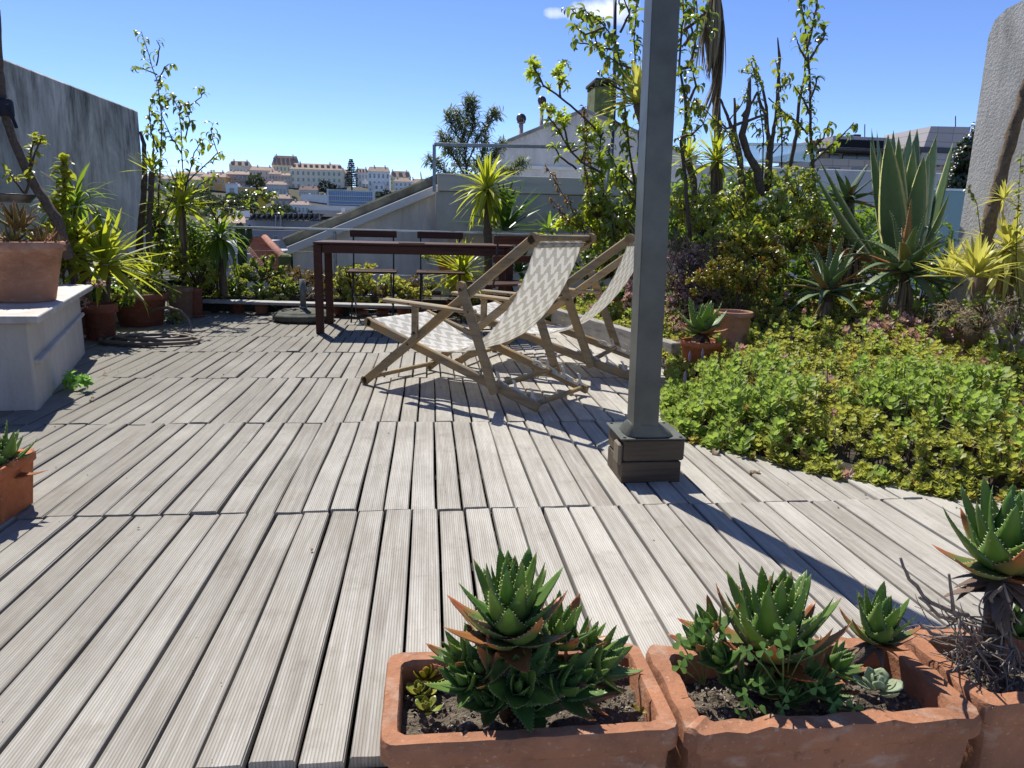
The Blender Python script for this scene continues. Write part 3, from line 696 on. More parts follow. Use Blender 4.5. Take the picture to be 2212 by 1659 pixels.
for x_, y0_, y1_ in ((1868, 268, 296), (2064, 250, 275)):
    b = MB(); b.tube([Y(x_, y1_, YF+1.6), Y(x_, y0_, YF+1.6)], .03, 5); b.build('aerial', blackm, fb)
fbox('roof_hatch', 1846, 1860, 290, 296, 1.8, 1, blackm)

# ------------------------------------------------------------------ far hillside town
def yb_tilt(x): return 484+(x-926)*.0245
def D_of(x, yv):
    return max(250, min(640, 380+(500-(yv-(x-650)*.0245))/115*220))
def terr(x, D):
    yv = 500-(D-380)/220*115; e = CAMH + D*(477.2-yv)/FPX
    if D > 560: e = CAMH + 560*(477.2-(500-180/220*115))/FPX - (D-560)*.06
    return e
V = []; F = []; nx, ny = 60, 40
for j in range(ny):
    D = 200+(900-200)*j/(ny-1)
    for i in range(nx):
        x = -560+1500*i/(nx-1); V.append((x, D, max(-17.5, terr(x, D)+.9*math.sin(x*.11+D*.07)+.9*math.sin(x*.041)*math.cos(D*.05)-1)))
for j in range(ny-1):
    for i in range(nx-1): F.append((j*nx+i, j*nx+i+1, (j+1)*nx+i+1, (j+1)*nx+i))
b = MB(); b.add(V, F, 0, True); struct(b.build('hillside', plain('scrubby_hill', (.030, .036, .018), .95, 0, .4, .08, 0, c2=(.055, .05, .03))))
roof_m = plain('far_terracotta_roof', (.40, .27, .20), .85, 0, .2, .6); roof_d = plain('far_dark_roof', (.20, .10, .08), .85, 0, .2, .6)
WC = {'cream': (.82, .76, .58), 'white': (.86, .84, .80), 'yellow': (.76, .72, .46), 'grey': (.58, .56, .53), 'pink': (.74, .60, .52), 'tan': (.62, .50, .40), 'orange': (.75, .42, .14), 'brown': (.36, .31, .28), 'blue': (.62, .63, .64)}
wmat = {k: plain('far_wall_'+k, c, .85, 0, .12, .4) for k, c in WC.items()}
def building(label, q, colr, roofh, rows, cols, name='town_house', roofm=None, D=None, dormers=0, rot=0.0, winfrac=.5, depth=None, wtop=.12, cat='building', zf=z3):
    x0, yt = zf(q[0], q[2]); x1, yb = zf(q[1], q[3]); D = D or D_of((x0+x1)/2, yb); k = D/FPX
    a, c = Y(x0, yb, D), Y(x1, yb, D); w = float(c[0]-a[0]); cxw = float(a[0]+c[0])/2; z0 = float(Y((x0+x1)/2, yb, D)[2]); h = (yb-yt)*k; dep = depth or max(8, min(w*.6, 16)); rh = roofh/3.78*k
    root = thing(name, label, cat, (cxw, D, z0), 'far hillside houses', rot)
    b = MB(); b.box((0, dep/2, (h-10)/2), (w, dep, h+10)); b.build('wall', wmat[colr], root, False)
    if rh > 0:
        b = MB(); o_ = .4; P = [(-w/2-o_, -o_, h), (w/2+o_, -o_, h), (w/2+o_, dep+o_, h), (-w/2-o_, dep+o_, h), (-w/2+dep*.12, dep/2, h+rh), (w/2-dep*.12, dep/2, h+rh)]
        b.add(P, [(0, 1, 5, 4), (1, 2, 5), (2, 3, 4, 5), (3, 0, 4), (3, 2, 1, 0)]); b.build('roof', roofm or roof_m, root, False)
    else:
        b = MB(); b.box((0, dep/2, h+.2), (w+.3, dep+.3, .5)); b.build('parapet', fascia_m, root, False)
    if rows*cols:
        fh = h/rows; fwid = w/cols; ww, wh = fwid*winfrac*.7, fh*.52
        b = MB(); b.box((0, -.04, 0), (ww*1.3, .12, wh*1.18), 0); b.box((0, -.12, 0), (ww, .10, wh), 1); b.box((0, -.18, -wh*.0), (.10, .06, wh), 0); b.box((0, -.19, wh*.12), (ww, .05, .10), 0)
        w0 = None
        for r_ in range(rows):
            for c_ in range(cols):
                if random.random() < .06: continue
                if w0 is None: w0 = b.build('window', [fascia_m, winm], root, False); o = w0
                else: o = copy_obj(w0, root)
                o.location = (-w/2+(c_+.5)*fwid, 0, h-(r_+.5+wtop)*fh)
    if dormers:
        b = MB(); dw = w/dormers*.5; b.box((0, 0, 0), (dw, 2.4, rh*.5), 0); b.box((0, -1.22, 0), (dw*.8, .1, rh*.36), 1)
        d0 = None
        for i in range(dormers):
            if d0 is None: d0 = b.build('dormer', [roofm or roof_m, winm], root, False); o = d0
            else: o = copy_obj(d0, root)
            o.location = (-w/2+(i+.5)*w/dormers, dep*.28, h+rh*.5)
    # chimneys
    b = MB(); b.box((0, 0, 0), (.9, .7, 2.0))
    for i in range(2):
        o = b.build('chimney', wmat['white'], root, False) if i == 0 else copy_obj(o, root)
        o.location = ((-1)**i*w*random.uniform(.2, .42), dep*.5, h+rh+.2)
    return root
BL = [
 ('small cream block with two dormers alone on the skyline at left', (218, 382, 325, 420), 'cream', 36, 1, 6, dict(dormers=3)),
 ('long pinkish house right of the small skyline block', (385, 580, 362, 430), 'pink', 32, 2, 8, {}),
 ('tall yellow green house with mansard roof, highest on the skyline', (566, 775, 322, 410), 'yellow', 74, 2, 7, dict(dormers=6, roofm=roof_m)),
 ('large cream apartment house with long dormered roof in the middle of the hill', (716, 1135, 362, 505), 'cream', 50, 3, 10, dict(dormers=9)),
 ('grey white house directly right of the tall conifer', (1245, 1345, 380, 480), 'blue', 32, 2, 4, dict(dormers=4)),
 ('grey house half hidden left of the tall conifer', (1128, 1200, 385, 480), 'grey', 30, 2, 3, {}),
 ('white three storey house with pale roof right of the conifer', (1348, 1525, 378, 545), 'white', 38, 3, 5, {}),
 ('yellowish skyline house behind the sloping wall', (1527, 1692, 412, 470), 'yellow', 46, 2, 6, dict(dormers=3)),
 ('white house with balconies, nearest the sloping wall', (1562, 1705, 455, 560), 'white', 30, 3, 4, {}),
 ('white house at the right end of the visible town', (1700, 1815, 462, 540), 'white', 32, 2, 4, {}),
 ('pale house with light roof above the orange storey at far left', (20, 178, 408, 480), 'white', 34, 2, 6, {}),
 ('grey brown apartment house at left with a tall flue', (178, 382, 398, 500), 'brown', 26, 2, 6, {}),
 ('narrow pinkish house left of the large cream block', (538, 640, 392, 470), 'pink', 26, 2, 4, {}),
 ('narrow beige house touching the large cream block', (640, 722, 405, 500), 'tan', 20, 3, 3, {}),
 ('grey villa with red roof below the pink house', (522, 682, 478, 560), 'grey', 26, 1, 5, {}),
 ('dark stone house with bright red roof among the trees', (556, 712, 590, 660), 'brown', 32, 1, 3, dict(roofm=roof_m)),
 ('small white house with red roof at the foot of the hill', (710, 866, 640, 700), 'white', 28, 1, 5, {}),
 ('glass gabled pavilion under the large cream block', (785, 935, 518, 560), 'grey', 30, 1, 8, dict(roofm=roof_d)),
 ('low white retaining building left of the glass hotel', (800, 1012, 560, 615), 'white', 0, 1, 0, {}),
 ('small glazed white house above the glass hotel', (1296, 1392, 448, 510), 'white', 0, 1, 3, dict(winfrac=1.1)),
 ('white block with blank wall left of the villa', (188, 285, 475, 560), 'white', 0, 1, 1, {}),
 ('orange storeyed house under the flue', (278, 405, 500, 560), 'orange', 0, 1, 5, {}),
 ('white stepped house below the pale roof house', (1395, 1480, 470, 560), 'white', 0, 2, 2, {}),
]
for lab, q, colr, rh, rows, cols, kw in BL: building(lab, q, colr, rh, rows, cols, rot=random.uniform(-.05, .05), **kw)
for lab, q, colr, rh, rows, cols in [
 ('long cream terrace seen between the slender tree stems', (1060, 1310, 1180, 1260), 'yellow', 30, 2, 8), ('white house with orange band left of the brown flats', (1318, 1480, 1165, 1250), 'orange', 28, 2, 5),
 ('pinkish roofed house behind the left yucca', (960, 1062, 1160, 1240), 'pink', 26, 2, 4), ('cream skyline house behind the slender tree', (1140, 1330, 1140, 1190), 'cream', 20, 1, 7)]:
    building(lab, q, colr, rh, rows, cols, zf=z1, rot=random.uniform(-.05, .05))
# modern glass hotel and arcade
ht = thing('glass_hotel', 'modern white hotel with three bands of blue glass', 'building', (0, 0, 0), None)
q0, q1 = z3(1015, 512), z3(1395, 660); Dh = 395; a, c = Y(q0[0], q0[1], Dh), Y(q1[0], q1[1], Dh); w = float(c[0]-a[0]); zt = float(Y((q0[0]+q1[0])/2, q0[1], Dh)[2])
ht.location = (float(a[0]+c[0])/2, Dh, zt)
b = MB(); b.box((0, 7, -15.6), (w-.4, 12, 30)); b.build('core', wmat['blue'], ht, False)
sk = Dh/FPX/3.78
bluew = plain('blue_curtain_glass', (.12, .27, .50), .35, 0, .2, 1.5, spec=.8)
for y0_, y1_ in ((12, 48), (52, 86), (94, 128)):
    b = MB(); b.box((0, .4, -(y0_+y1_)/2*sk), (w*.96, .6, (y1_-y0_)*sk)); b.build('glass_band', bluew, ht, False)
b = MB(); b.box((0, 0, 0), (.12, .3, 34*sk)); m0 = None
for y0_ in (30, 69):
    for k in range(22):
        if m0 is None: m0 = b.build('mullion', fascia_m, ht, False); o = m0
        else: o = copy_obj(m0, ht)
        o.location = (-w*.47+w*.94*k/21, -.05, -y0_*sk)
for y_ in (4, 50, 89, 112):
    b = MB(); b.box((0, -.3, -y_*sk), (w*1.0, 1.2, 5*sk)); b.build('floor_slab', fascia_m, ht, False)
for sx in (-1, 1): b = MB(); b.box((sx*w*.495, -.1, -60*sk), (.9, 1.4, 124*sk)); b.build('end_wall', fascia_m, ht, False)
ar = thing('arcade_wall', 'white arcade of small openings at the foot of the hotel', 'wall'); Da = 380
q0, q1 = z3(872, 628), z3(1400, 665); a, c = Y(q0[0], q0[1], Da), Y(q1[0], q1[1], Da); w = float(c[0]-a[0]); ar.location = ((a[0]+c[0])/2, Da, float(a[2])-.8); sk = Da/FPX/3.78
b = MB(); b.box((0, 3, -18*sk-4), (w, 4, 36*sk+8)); b.build('back_wall', plain('arcade_dark', (.06, .06, .07), .8), ar, False)
b = MB(); b.box((0, .3, 0), (w, 1.2, 7*sk)); b.build('beam', fascia_m, ar, False)
b = MB(); b.box((0, 0, 0), (.7, .8, 34*sk)); m0 = None
for k in range(44):
    if m0 is None: m0 = b.build('pillar', fascia_m, ar, False); o = m0
    else: o = copy_obj(m0, ar)
    o.location = (-w/2+w*k/43, .2, -19*sk)
b = MB(); b.box((0, 0, -60*sk), (w*.9, 6, 44*sk)); b.build('terrace_base', wmat['tan'], ar, False)

# trees of the hill
def crown_mesh(n, seed, flat=.8):
    r = np.random.default_rng(seed); d = r.normal(size=(n, 3)); d /= np.linalg.norm(d, axis=1, keepdims=True)
    rad = r.uniform(.35, 1, n)**.5; lump = 1+.28*np.sin(d[:, 0]*4+seed)*np.cos(d[:, 2]*5+seed*2); P = d*(rad*lump)[:, None]*np.array([1, 1, flat])
    return P, d
cl_t = (np.array([(-.5, 0, 0), (.5, 0, 0), (.5, 1, .1), (-.5, 1, -.1)]), [(0, 1, 2, 3)], np.array([(0, 0), (1, 0), (1, 1), (0, 1)]))
def hill_tree(label, q, rpx, mat=None, D=None, name='hill_tree', hfac=.85, n=520):
    x, y = z3(*q); D = D or D_of(x, y+rpx/3.78); r = rpx/3.78*D/FPX; c = Y(x, y, D)
    root = thing(name, label, 'tree', (c[0], c[1], c[2]-r*1.2), 'trees on the far hillside')
    P, d = crown_mesh(n, random.randrange(999), hfac); Rm = frames(rng.normal(size=(n, 3)), rng.normal(size=(n, 3)))
    scatter('crown', cl_t, Rm, P*r+np.array(c), rng.uniform(.10, .24, n)*r, mat or lf_hill, root, smooth=False)
    b = MB(); b.tube([(c[0], c[1], c[2]-r*1.6), (c[0]+r*.05, c[1], c[2]-r*.2)], [r*.09, r*.05], 6); b.build('trunk', bark, root)
HT = [(430, 440, 68, 0, 'big grey green tree crown in front of the brown flats'), (1000, 485, 58, 1, 'dark round tree in front of the large cream block'), (1060, 492, 30, 1, 'small dark tree at the right foot of the dark round one'),
 (60, 600, 55, 0, ''), (140, 620, 60, 0, ''), (230, 590, 60, 0, ''), (310, 600, 60, 0, ''), (380, 570, 55, 0, ''), (450, 590, 60, 0, ''), (520, 560, 45, 0, ''), (350, 660, 50, 0, ''), (260, 680, 45, 0, ''), (420, 660, 50, 0, ''), (600, 670, 50, 0, ''), (680, 670, 42, 0, ''), (540, 690, 40, 0, ''),
 (160, 690, 50, 0, ''), (60, 690, 50, 0, ''), (1060, 690, 36, 0, 'bright small tree below the arcade'), (960, 690, 25, 0, ''), (880, 690, 25, 0, ''), (1180, 700, 30, 0, ''), (1500, 555, 48, 1, 'dark shrubs against the sloping wall'), (1430, 560, 36, 0, ''), (740, 590, 28, 0, ''), (-40, 620, 60, 0, ''), (-140, 620, 60, 0, ''), (-240, 600, 60, 0, ''), (-60, 540, 50, 0, ''), (20, 540, 40, 0, ''), (745, 690, 20, 0, ''), (1405, 600, 20, 1, '')]
ORD = 'leftmost second third fourth fifth sixth seventh eighth ninth tenth eleventh twelfth thirteenth fourteenth fifteenth sixteenth seventeenth eighteenth nineteenth twentieth twenty-first twenty-second twenty-third twenty-fourth twenty-fifth twenty-sixth twenty-seventh twenty-eighth'.split()
oi = 0
for x, y, r, k, lab in sorted(HT):
    if not lab: lab = ('rounded green tree on the wooded slope, %s from the left' % ORD[oi]) if oi else 'rounded green tree on the wooded slope, leftmost of them'; oi += 1
    hill_tree(lab, (x, y), r, lf_hilld if k else lf_hill, n=380)
P = []; 
for _ in range(1500):
    x, D = random.uniform(-170, 130), random.uniform(235, 430)
    if math.sin(x*.06)+math.sin(D*.05+x*.03) > -.9: P.append((x, D, terr(x, D)-.6+random.uniform(0, 1.6)))
Pm = np.repeat(np.array(P), 9, 0)+rng.normal(size=(len(P)*9, 3))*np.array([2.2, 2.2, 1.1])
scatter('hillside_scrub', cl_t, frames(rng.normal(size=Pm.shape), rng.normal(size=Pm.shape)), Pm, rng.uniform(.6, 1.7, len(Pm)), lf_hill, None, 'stuff', smooth=False)
# monkey puzzle type conifer on the skyline
D = 455; tx, ty = z3(1208, 268); bx, by_ = z3(1215, 505); t = Y(tx, ty, D); bb = Y(bx, by_, D)
root = thing('norfolk_pine', 'tall tiered dark conifer standing on the skyline', 'tree', bb)
b = MB(); b.tube([Vector(bb)-Vector((0, 0, 3)), t], [.6, .1], 7); b.build('trunk', bark, root)
PP = []; DD = []; H_ = float(t[2]-bb[2])
for i in range(15):
    f = i/14; z = float(t[2])-H_*(.02+.86*f); rr = .4+3.9*(f**.75)*(.8 if i % 2 else 1)*(1 if f < .8 else .8)
    for k in range(9):
        a = k*.698+i*.3+random.uniform(-.15, .15)
        for j in range(12):
            s_ = (j+1)/12; PP.append((float(t[0])+rr*s_*math.cos(a), D+rr*s_*math.sin(a), z+.35*math.sin(s_*2.4)-.5*s_*f)); DD.append((math.cos(a), math.sin(a), random.uniform(-.2, .4)))
PP = np.array(PP); DD = np.array(DD); scatter('crown', cl_t, frames(DD, rng.normal(size=DD.shape)), PP, rng.uniform(.45, .85, len(PP)), lf_hilld, root, smooth=False)

# nearer roofs: grey block with tilted racks, red tiled roof, grey dormer roof, crane
Dm = 95
gb_ = thing('grey_roof_block', 'long grey building with a row of tilted rooftop racks', 'building', Y(550, 520, Dm))
def mbox(nm, q, dy, dep, m, root=gb_, D0=Dm, zf=z3):
    x0, yt = zf(q[0], q[2]); x1, yb = zf(q[1], q[3]); a, c = Y(x0, yt, D0+dy), Y(x1, yb, D0+dy); mid = Y((x0+x1)/2, yt, D0+dy)
    b = MB(); b.box((float(a[0]+c[0])/2, D0+dy+dep/2, float(mid[2]+c[2])/2), (float(c[0]-a[0]), dep, float(mid[2]-c[2])), bev=.02); return b.build(nm, m, root)
greyw = plain('grey_zinc_wall', (.23, .23, .25), .7, 0, .2, .5); greyl = plain('light_zinc', (.36, .36, .38), .6, 0, .2, .5)
mbox('lower_facade', (290, 800, 842, 1400), 0, 10, greyw); mbox('upper_storey', (345, 985, 762, 842), 4, 10, greyl); mbox('side_facade', (800, 960, 838, 1400), 2, 10, plain('mid_grey', (.17, .17, .18), .8))
mbox('dark_box', (972, 1152, 732, 800), 6, 6, plain('near_black', (.02, .02, .022), .8)); mbox('upper_band', (345, 985, 752, 764), 3.8, 11, greyw)
mbox('flue', (585, 597, 722, 818), 1.5, .5, greyl); mbox('flue', (624, 636, 722, 818), 1.5, .5, greyl); mbox('door', (868, 895, 786, 838), 3.9, .3, greyl)
mbox('stair_hatch', (650, 664, 770, 815), 3.9, .3, winm)
for x in (330, 415, 497, 572, 722): mbox('window', (x, x+42, 880, 950), -.12, .3, greyl); mbox('pane', (x+6, x+36, 888, 948), -.2, .3, winm)
for i in range(13):
    x = 412+i*42; a = Vector(Y(*z3(x, 758), Dm+5)); c = Vector(Y(*z3(x+48, 706), Dm+5))
    b = MB(); dirx = Vector((0, 1, 0)); 
    b.bar(a, c, 5.5, .10, (0, 0, 1)); b.build('tilted_panel', plain('dark_panel', (.055, .05, .055), .5), gb_)
    b = MB(); b.bar((c.x, Dm+3, c.z), (c.x+.1, Dm+3, a.z), .12, .12, (0, 1, 0)); b.bar((a.x+.4, Dm+3, a.z), (c.x, Dm+3, c.z-.6), .1, .1, (0, 1, 0)); b.build('rack_strut', galv, gb_)
# rows of dusty roofs just under the wooded slope
for lab, q, colr, rh, D_ in [('low house with pinkish roof left of the grey block', (60, 400, 790, 880), 'tan', 50, 150), ('white dormered roof peeking over the pinkish house', (225, 290, 760, 800), 'white', 30, 160), ('low tan sheds right of the wooded slope', (1100, 1300, 715, 760), 'tan', 14, 200)]:
    building(lab, q, colr, rh, 1, 4, D=D_)
rr_ = thing('red_tiled_roof', 'near roof of red curved tiles seen over the plant ledge', 'roof', Y(620, 600, 30))
A, B_, C_, D_ = Y(*z3(345, 935), 24.5), Y(*z3(505, 920), 24.5), Y(*z3(735, 1170), 19), Y(*z3(575, 1235), 19)
A, B_, C_, D_ = map(Vector, (A, B_, C_, D_))
b = MB(); nt_ = 16
for i in range(nt_):
    f = (i+.5)/nt_; p = A.lerp(B_, f); q = D_.lerp(C_, f)
    b.tube([p, q], (C_-D_).length/nt_*.30, 6)
b.add([A-Vector((0, 0, .2)), B_-Vector((0, 0, .2)), C_-Vector((0, 0, .2)), D_-Vector((0, 0, .2))], [(0, 1, 2, 3)]); redtile = plain('red_roof_tile', (.24, .065, .035), .8, 0, .4, 3, c2=(.30, .16, .10), spec=.2); b.build('tile_field', redtile, rr_)['kind'] = 'stuff'
b = MB()
for i in range(20):
    f = i/19; p = A.lerp(D_, f)+Vector((0, 0, .06)); q = B_.lerp(C_, f)+Vector((0, 0, .06)); b.bar(p, q, .05, .10)
b.build('tile_course', redtile, rr_)['kind'] = 'stuff'
b = MB(); b.tube([B_+Vector((0, 0, .05)), C_+Vector((0, 0, .05))], .12, 8); b.build('ridge_tile', redtile, rr_)
b = MB(); b.box(((A.x+B_.x)/2, 24.9, A.z-8.4), (2.0, .5, 16)); b.build('wall', greyw, rr_)
dr = thing('dormer_roof_house', 'grey zinc roof with a white arched dormer window at left', 'building', Y(450, 580, 26))
mbox('roof_block', (60, 400, 950, 1400), 0, 5, greyw, dr, 26); mbox('parapet', (90, 470, 1040, 1060), -.6, 6, greyl, dr, 26); mbox('upper_roof', (60, 395, 942, 952), 0, 5, greyl, dr, 26)
mbox('lower_wall', (200, 470, 1060, 1400), -.4, 5, greyw, dr, 26); mbox('dormer', (100, 310, 1062, 1220), -1.0, 1.4, greyw, dr, 26)
mbox('dormer_window', (225, 298, 1098, 1200), -1.08, .2, fascia_m, dr, 26); mbox('pane', (240, 284, 1110, 1200), -1.14, .2, greyl, dr, 26)
a = Vector(Y(*z3(95, 1062), 25)); c = Vector(Y(*z3(315, 1062), 25)); b = MB(); pts = [a.lerp(c, k/10)+Vector((0, 0, .42*math.sin(math.pi*k/10))) for k in range(11)]; b.tube(pts, .07, 6); b.build('arch_trim', fascia_m, dr)
cr = thing('yellow_crane', 'yellow tower crane top in front of the wooded hill', 'crane', Y(*z3(482, 700), 210)); ym = plain('crane_yellow', (.55, .36, .03), .6); b = MB()
q0, q1 = Vector(Y(*z3(470, 585), 210)), Vector(Y(*z3(490, 585), 210))
for q in (q0, q1): b.bar(q, q-Vector((0, 0, 40)), .35, .35, (0, 1, 0))
for k in range(12): b.bar(q0-Vector((0, 0, k*1.6)), q1-Vector((0, 0, (k+1)*1.6)), .25, .25, (0, 1, 0))
b.build('mast', ym, cr); b = MB(); b.box((q0+q1)/2-Vector((0, .5, 3)), (2.6, 2, 7.5), taper=.5); b.build('cab_tower', ym, cr); b = MB(); b.box(q0+Vector((-2.2, 0, -8)), (2.4, 1.6, 4)); b.build('counterweight_box', greyl, cr)

# ------------------------------------------------------------------ railing at the end of the deck
YR = 7.5
rl = thing('cable_railing', 'silver handrail with thin steel cables at the end of the terrace', 'railing', (-1.3, YR, 0))
a = Vector(Y(322, 486.5, YR)); c = Vector(Y(941, 502, YR)); c2_ = Vector(Y(1420, 512, YR))
b = MB(); b.bar(a, c2_, .045, .024, (0, 0, 1), 0, .004); b.build('handrail', steel, rl)
for dz in (.30, .52, .72):
    b = MB(); b.tube([a-Vector((0, 0, dz-.08)), c2_-Vector((0, 0, dz-.08))], .0018, 5); b.build('cable', steel, rl)
for x in (-.93, 1.45):
    b = MB(); b.box((x, YR, .38), (.03, .03, .76), bev=.003); b.build('post', galv, rl)
# shelf ledge in front of the railing
sh = thing('planter_shelf', 'long pale plank shelf across the far end of the deck', 'shelf', (-1, 7.0, 0))
a = Vector(G(436, 650, .11)); c = Vector(G(880, 662, .11)); d = (c-a).normalized()
b = MB(); b.bar(a, a+d*4.1, .16, .025, (0, 0, 1), 0, .003); b.build('shelf_board', plain('pale_grey_board', (.40, .38, .36), .75, 0, .25, 12, .001), sh)
SH0, SHD = a.copy(), d.copy()
for k in range(7):
    p = a+d*(.1+k*.62)+Vector((0, .05, 0)); b = MB(); b.box((p.x, p.y, .05), (.05, .06, .095)); b.build('bracket', dark_m, sh)
b = MB(); p = a+d*2.0; b.box((p.x+.1, 7.42, .06), (4.6, .55, .14)); b.box((p.x+.1, 7.15, .025), (4.6, .02, .05)); tag(b.build('planting_trough', plain('dark_trough', (.05, .04, .03), .9)), 'dark planting trough behind the long pale shelf', 'trough')

# ------------------------------------------------------------------ post on timber block
pb = thing('timber_footing', 'cracked dark timber block under the grey metal post', 'wooden block', (.757, 2.385, 0))
M_ = mat_wood('cracked_block_end', (.30, .25, .18), (.13, .10, .07), 2, .8, 26, (.03, .02, .015))
b = MB(); b.box((.757, 2.388, .037), (.208, .198, .074), bev=.003); b.build('timber', oldbeam, pb)
b = MB(); b.box((.762, 2.392, .115), (.214, .204, .076), bev=.005, rot=Matrix.Rotation(.02, 3, 'Z')); b.build('timber', oldbeam, pb)
b = MB(); b.box((.648, 2.33, .10), (.016, .07, .075), bev=.006); b.build('split_chip', M_, pb)
pz = .1555
po = thing('metal_post', 'square grey painted metal post rising out of the picture', 'post', (.757, 2.385, pz))
b = MB(); b.box((.757, 2.388, pz+.002), (.228, .215, .0045), bev=.001); b.build('base_plate', post_m, po)
px_, py_ = .731, 2.338; hw = .0435
b = MB(); K = []
prof = [(1.95, 1.85, .004), (1.85, 1.7, .012), (1.25, 1.25, .040), (1.12, 1.12, .046), (1.02, 1.02, .047)]
for f, g, z in prof:
    for j in range(24):
        a_ = 2*math.pi*(j+.5)/24; cs, sn = math.cos(a_), math.sin(a_); m_ = max(abs(cs), abs(sn))**.75
        K.append((px_+hw*f*cs/m_+ (f-1)*.022, py_+hw*g*sn/m_+(g-1)*.035, pz+.003+z))
F = []
for i in range(len(prof)-1):
    for j in range(24): F.append((i*24+j, i*24+(j+1) % 24, (i+1)*24+(j+1) % 24, (i+1)*24+j))
b.add(K, F, 0, True); b.build('base_flange', post_m, po)
for sx in (-1, 1):
    for sy in (-1, 1): b = MB(); b.tube([(.757+sx*.098, 2.388+sy*.092, pz+.004), (.757+sx*.098, 2.388+sy*.092, pz+.0065)], .006, 8, smooth=False); b.build('bolt', blackm, po)
b = MB(); lean = .016; zz0, zz1 = pz+.02, 3.2
rotm = Matrix.Rotation(-R(1.0), 3, 'Y'); b.box((px_-(zz1-zz0)/2*math.tan(R(1.0)), py_, (zz0+zz1)/2), (2*hw, 2*hw, zz1-zz0), rot=rotm, bev=.0035); b.build('shaft', post_m, po)
b = MB(); b.box((px_-.06*math.tan(R(1)), py_, .26), (.012, .012, .002)); 

# ------------------------------------------------------------------ white bench block at left with slab
bl_ = thing('masonry_bench', 'white rendered masonry bench with a worn marble slab top', 'bench', (-2.0, 3.9, 0))
FR, BR = (-1.725, 3.335), (-2.165, 4.80)
dx, dy = BR[0]-FR[0], BR[1]-FR[1]; q = (-1.02, -.06)
def quadprism(P, z0, z1, m, nm, root, bev=0):
    b = MB(); V = [(x, y, z0) for x, y in P]+[(x, y, z1) for x, y in P]; b.add(V, [(3, 2, 1, 0), (4, 5, 6, 7), (0, 1, 5, 4), (1, 2, 6, 5), (2, 3, 7, 6), (3, 0, 4, 7)]); o = b.build(nm, m, root)
    if bev:
        md = o.modifiers.new('bevel', 'BEVEL'); md.width = bev; md.segments = 2
    return o
body = [FR, BR, (BR[0]+q[0], BR[1]+q[1]), (FR[0]+q[0], FR[1]+q[1])]
quadprism(body, -.02, .395, bench_m, 'block', bl_, .012)
slab = [(FR[0]+.072, FR[1]-.06), (BR[0]+.062, BR[1]+.05), (BR[0]+q[0], BR[1]+.05), (FR[0]+q[0], FR[1]-.13)]
quadprism(slab, .397, .43, slab_m, 'slab', bl_, .006)
b = MB(); a = Vector((FR[0]+.006, FR[1]+.02, .215)); c = a.lerp(Vector((BR[0], BR[1], .22)), 1.0); b.bar(a, c+Vector((0, 0, .03)), .035, .022, (0, 0, 1), 0, .005); b.build('ledge_strip', bench_m, bl_)

# ------------------------------------------------------------------ pots
def pot(name, label, c, rt_, rb, h, m, group=None, rim=.12, rimh=.16, n=32, wall=.10, bands=0, saucer=False, cat='plant pot', soil=True):
    """round tapering pot; rt_ top radius, rb bottom radius"""
    root = thing(name, label, cat, c, group)
    b = MB(); R_ = rt_; zr = h*(1-rimh)
    rbody = rb+(rt_*(1-rim)-rb)*(zr/h)
    prof = [(0, 0), (rb*.96, 0), (rb, .006)]
    if bands:
        for k in range(bands):
            z = h*(.35+.22*k); r = rb+(rbody-rb)*z/zr; prof += [(r, z-.012), (r*1.03, z-.006), (r*1.03, z+.006), (r, z+.012)]
    prof += [(rbody, zr), (R_*.985, zr+.004), (R_, zr+h*.02), (R_, h*.985), (R_*.97, h), (R_*(1-wall)*1.01, h), (R_*(1-wall), h*.97), (R_*(1-wall)*.97, h*.88)]
    b.lathe(prof, n, c, wob=.006); b.build('pot_body', m, root)
    if soil: b = MB(); b.lathe([(R_*(1-wall)*.99, h*.885), (R_*.5, h*.9), (0, h*.905)], n, c); b.build('soil', soil_m, root)
    if saucer: b = MB(); b.lathe([(rb*1.1, -.0), (rb*1.3, .0), (rb*1.35, .02), (rb*1.28, .02), (rb*1.1, .006)], n, c); b.build('saucer', m, root)
    return root
def px_pot(name, label, x, ytop, ybot, wpx, m, z=0.0, taper=.72, **kw):
    """pot from its place in the photo: centre x, rim and base rows, rim width"""
    yg = kw.pop('yy', None)
    g = G(x, ybot, z) if yg is None else Y(x, ybot, yg)
    yy = float(g[1])+wpx*pxm(float(g[1]))*.5*taper; t = Y(x, ytop, yy); r = wpx*pxm(yy)/2
    h = max(.03, float(t[2])-(z if yg is None else float(g[2])))
    return pot(name, label, (float(t[0]), yy, z if yg is None else float(g[2])), r, r*taper, h, m, **kw), (float(t[0]), yy), r, h+(z if yg is None else float(g[2]))

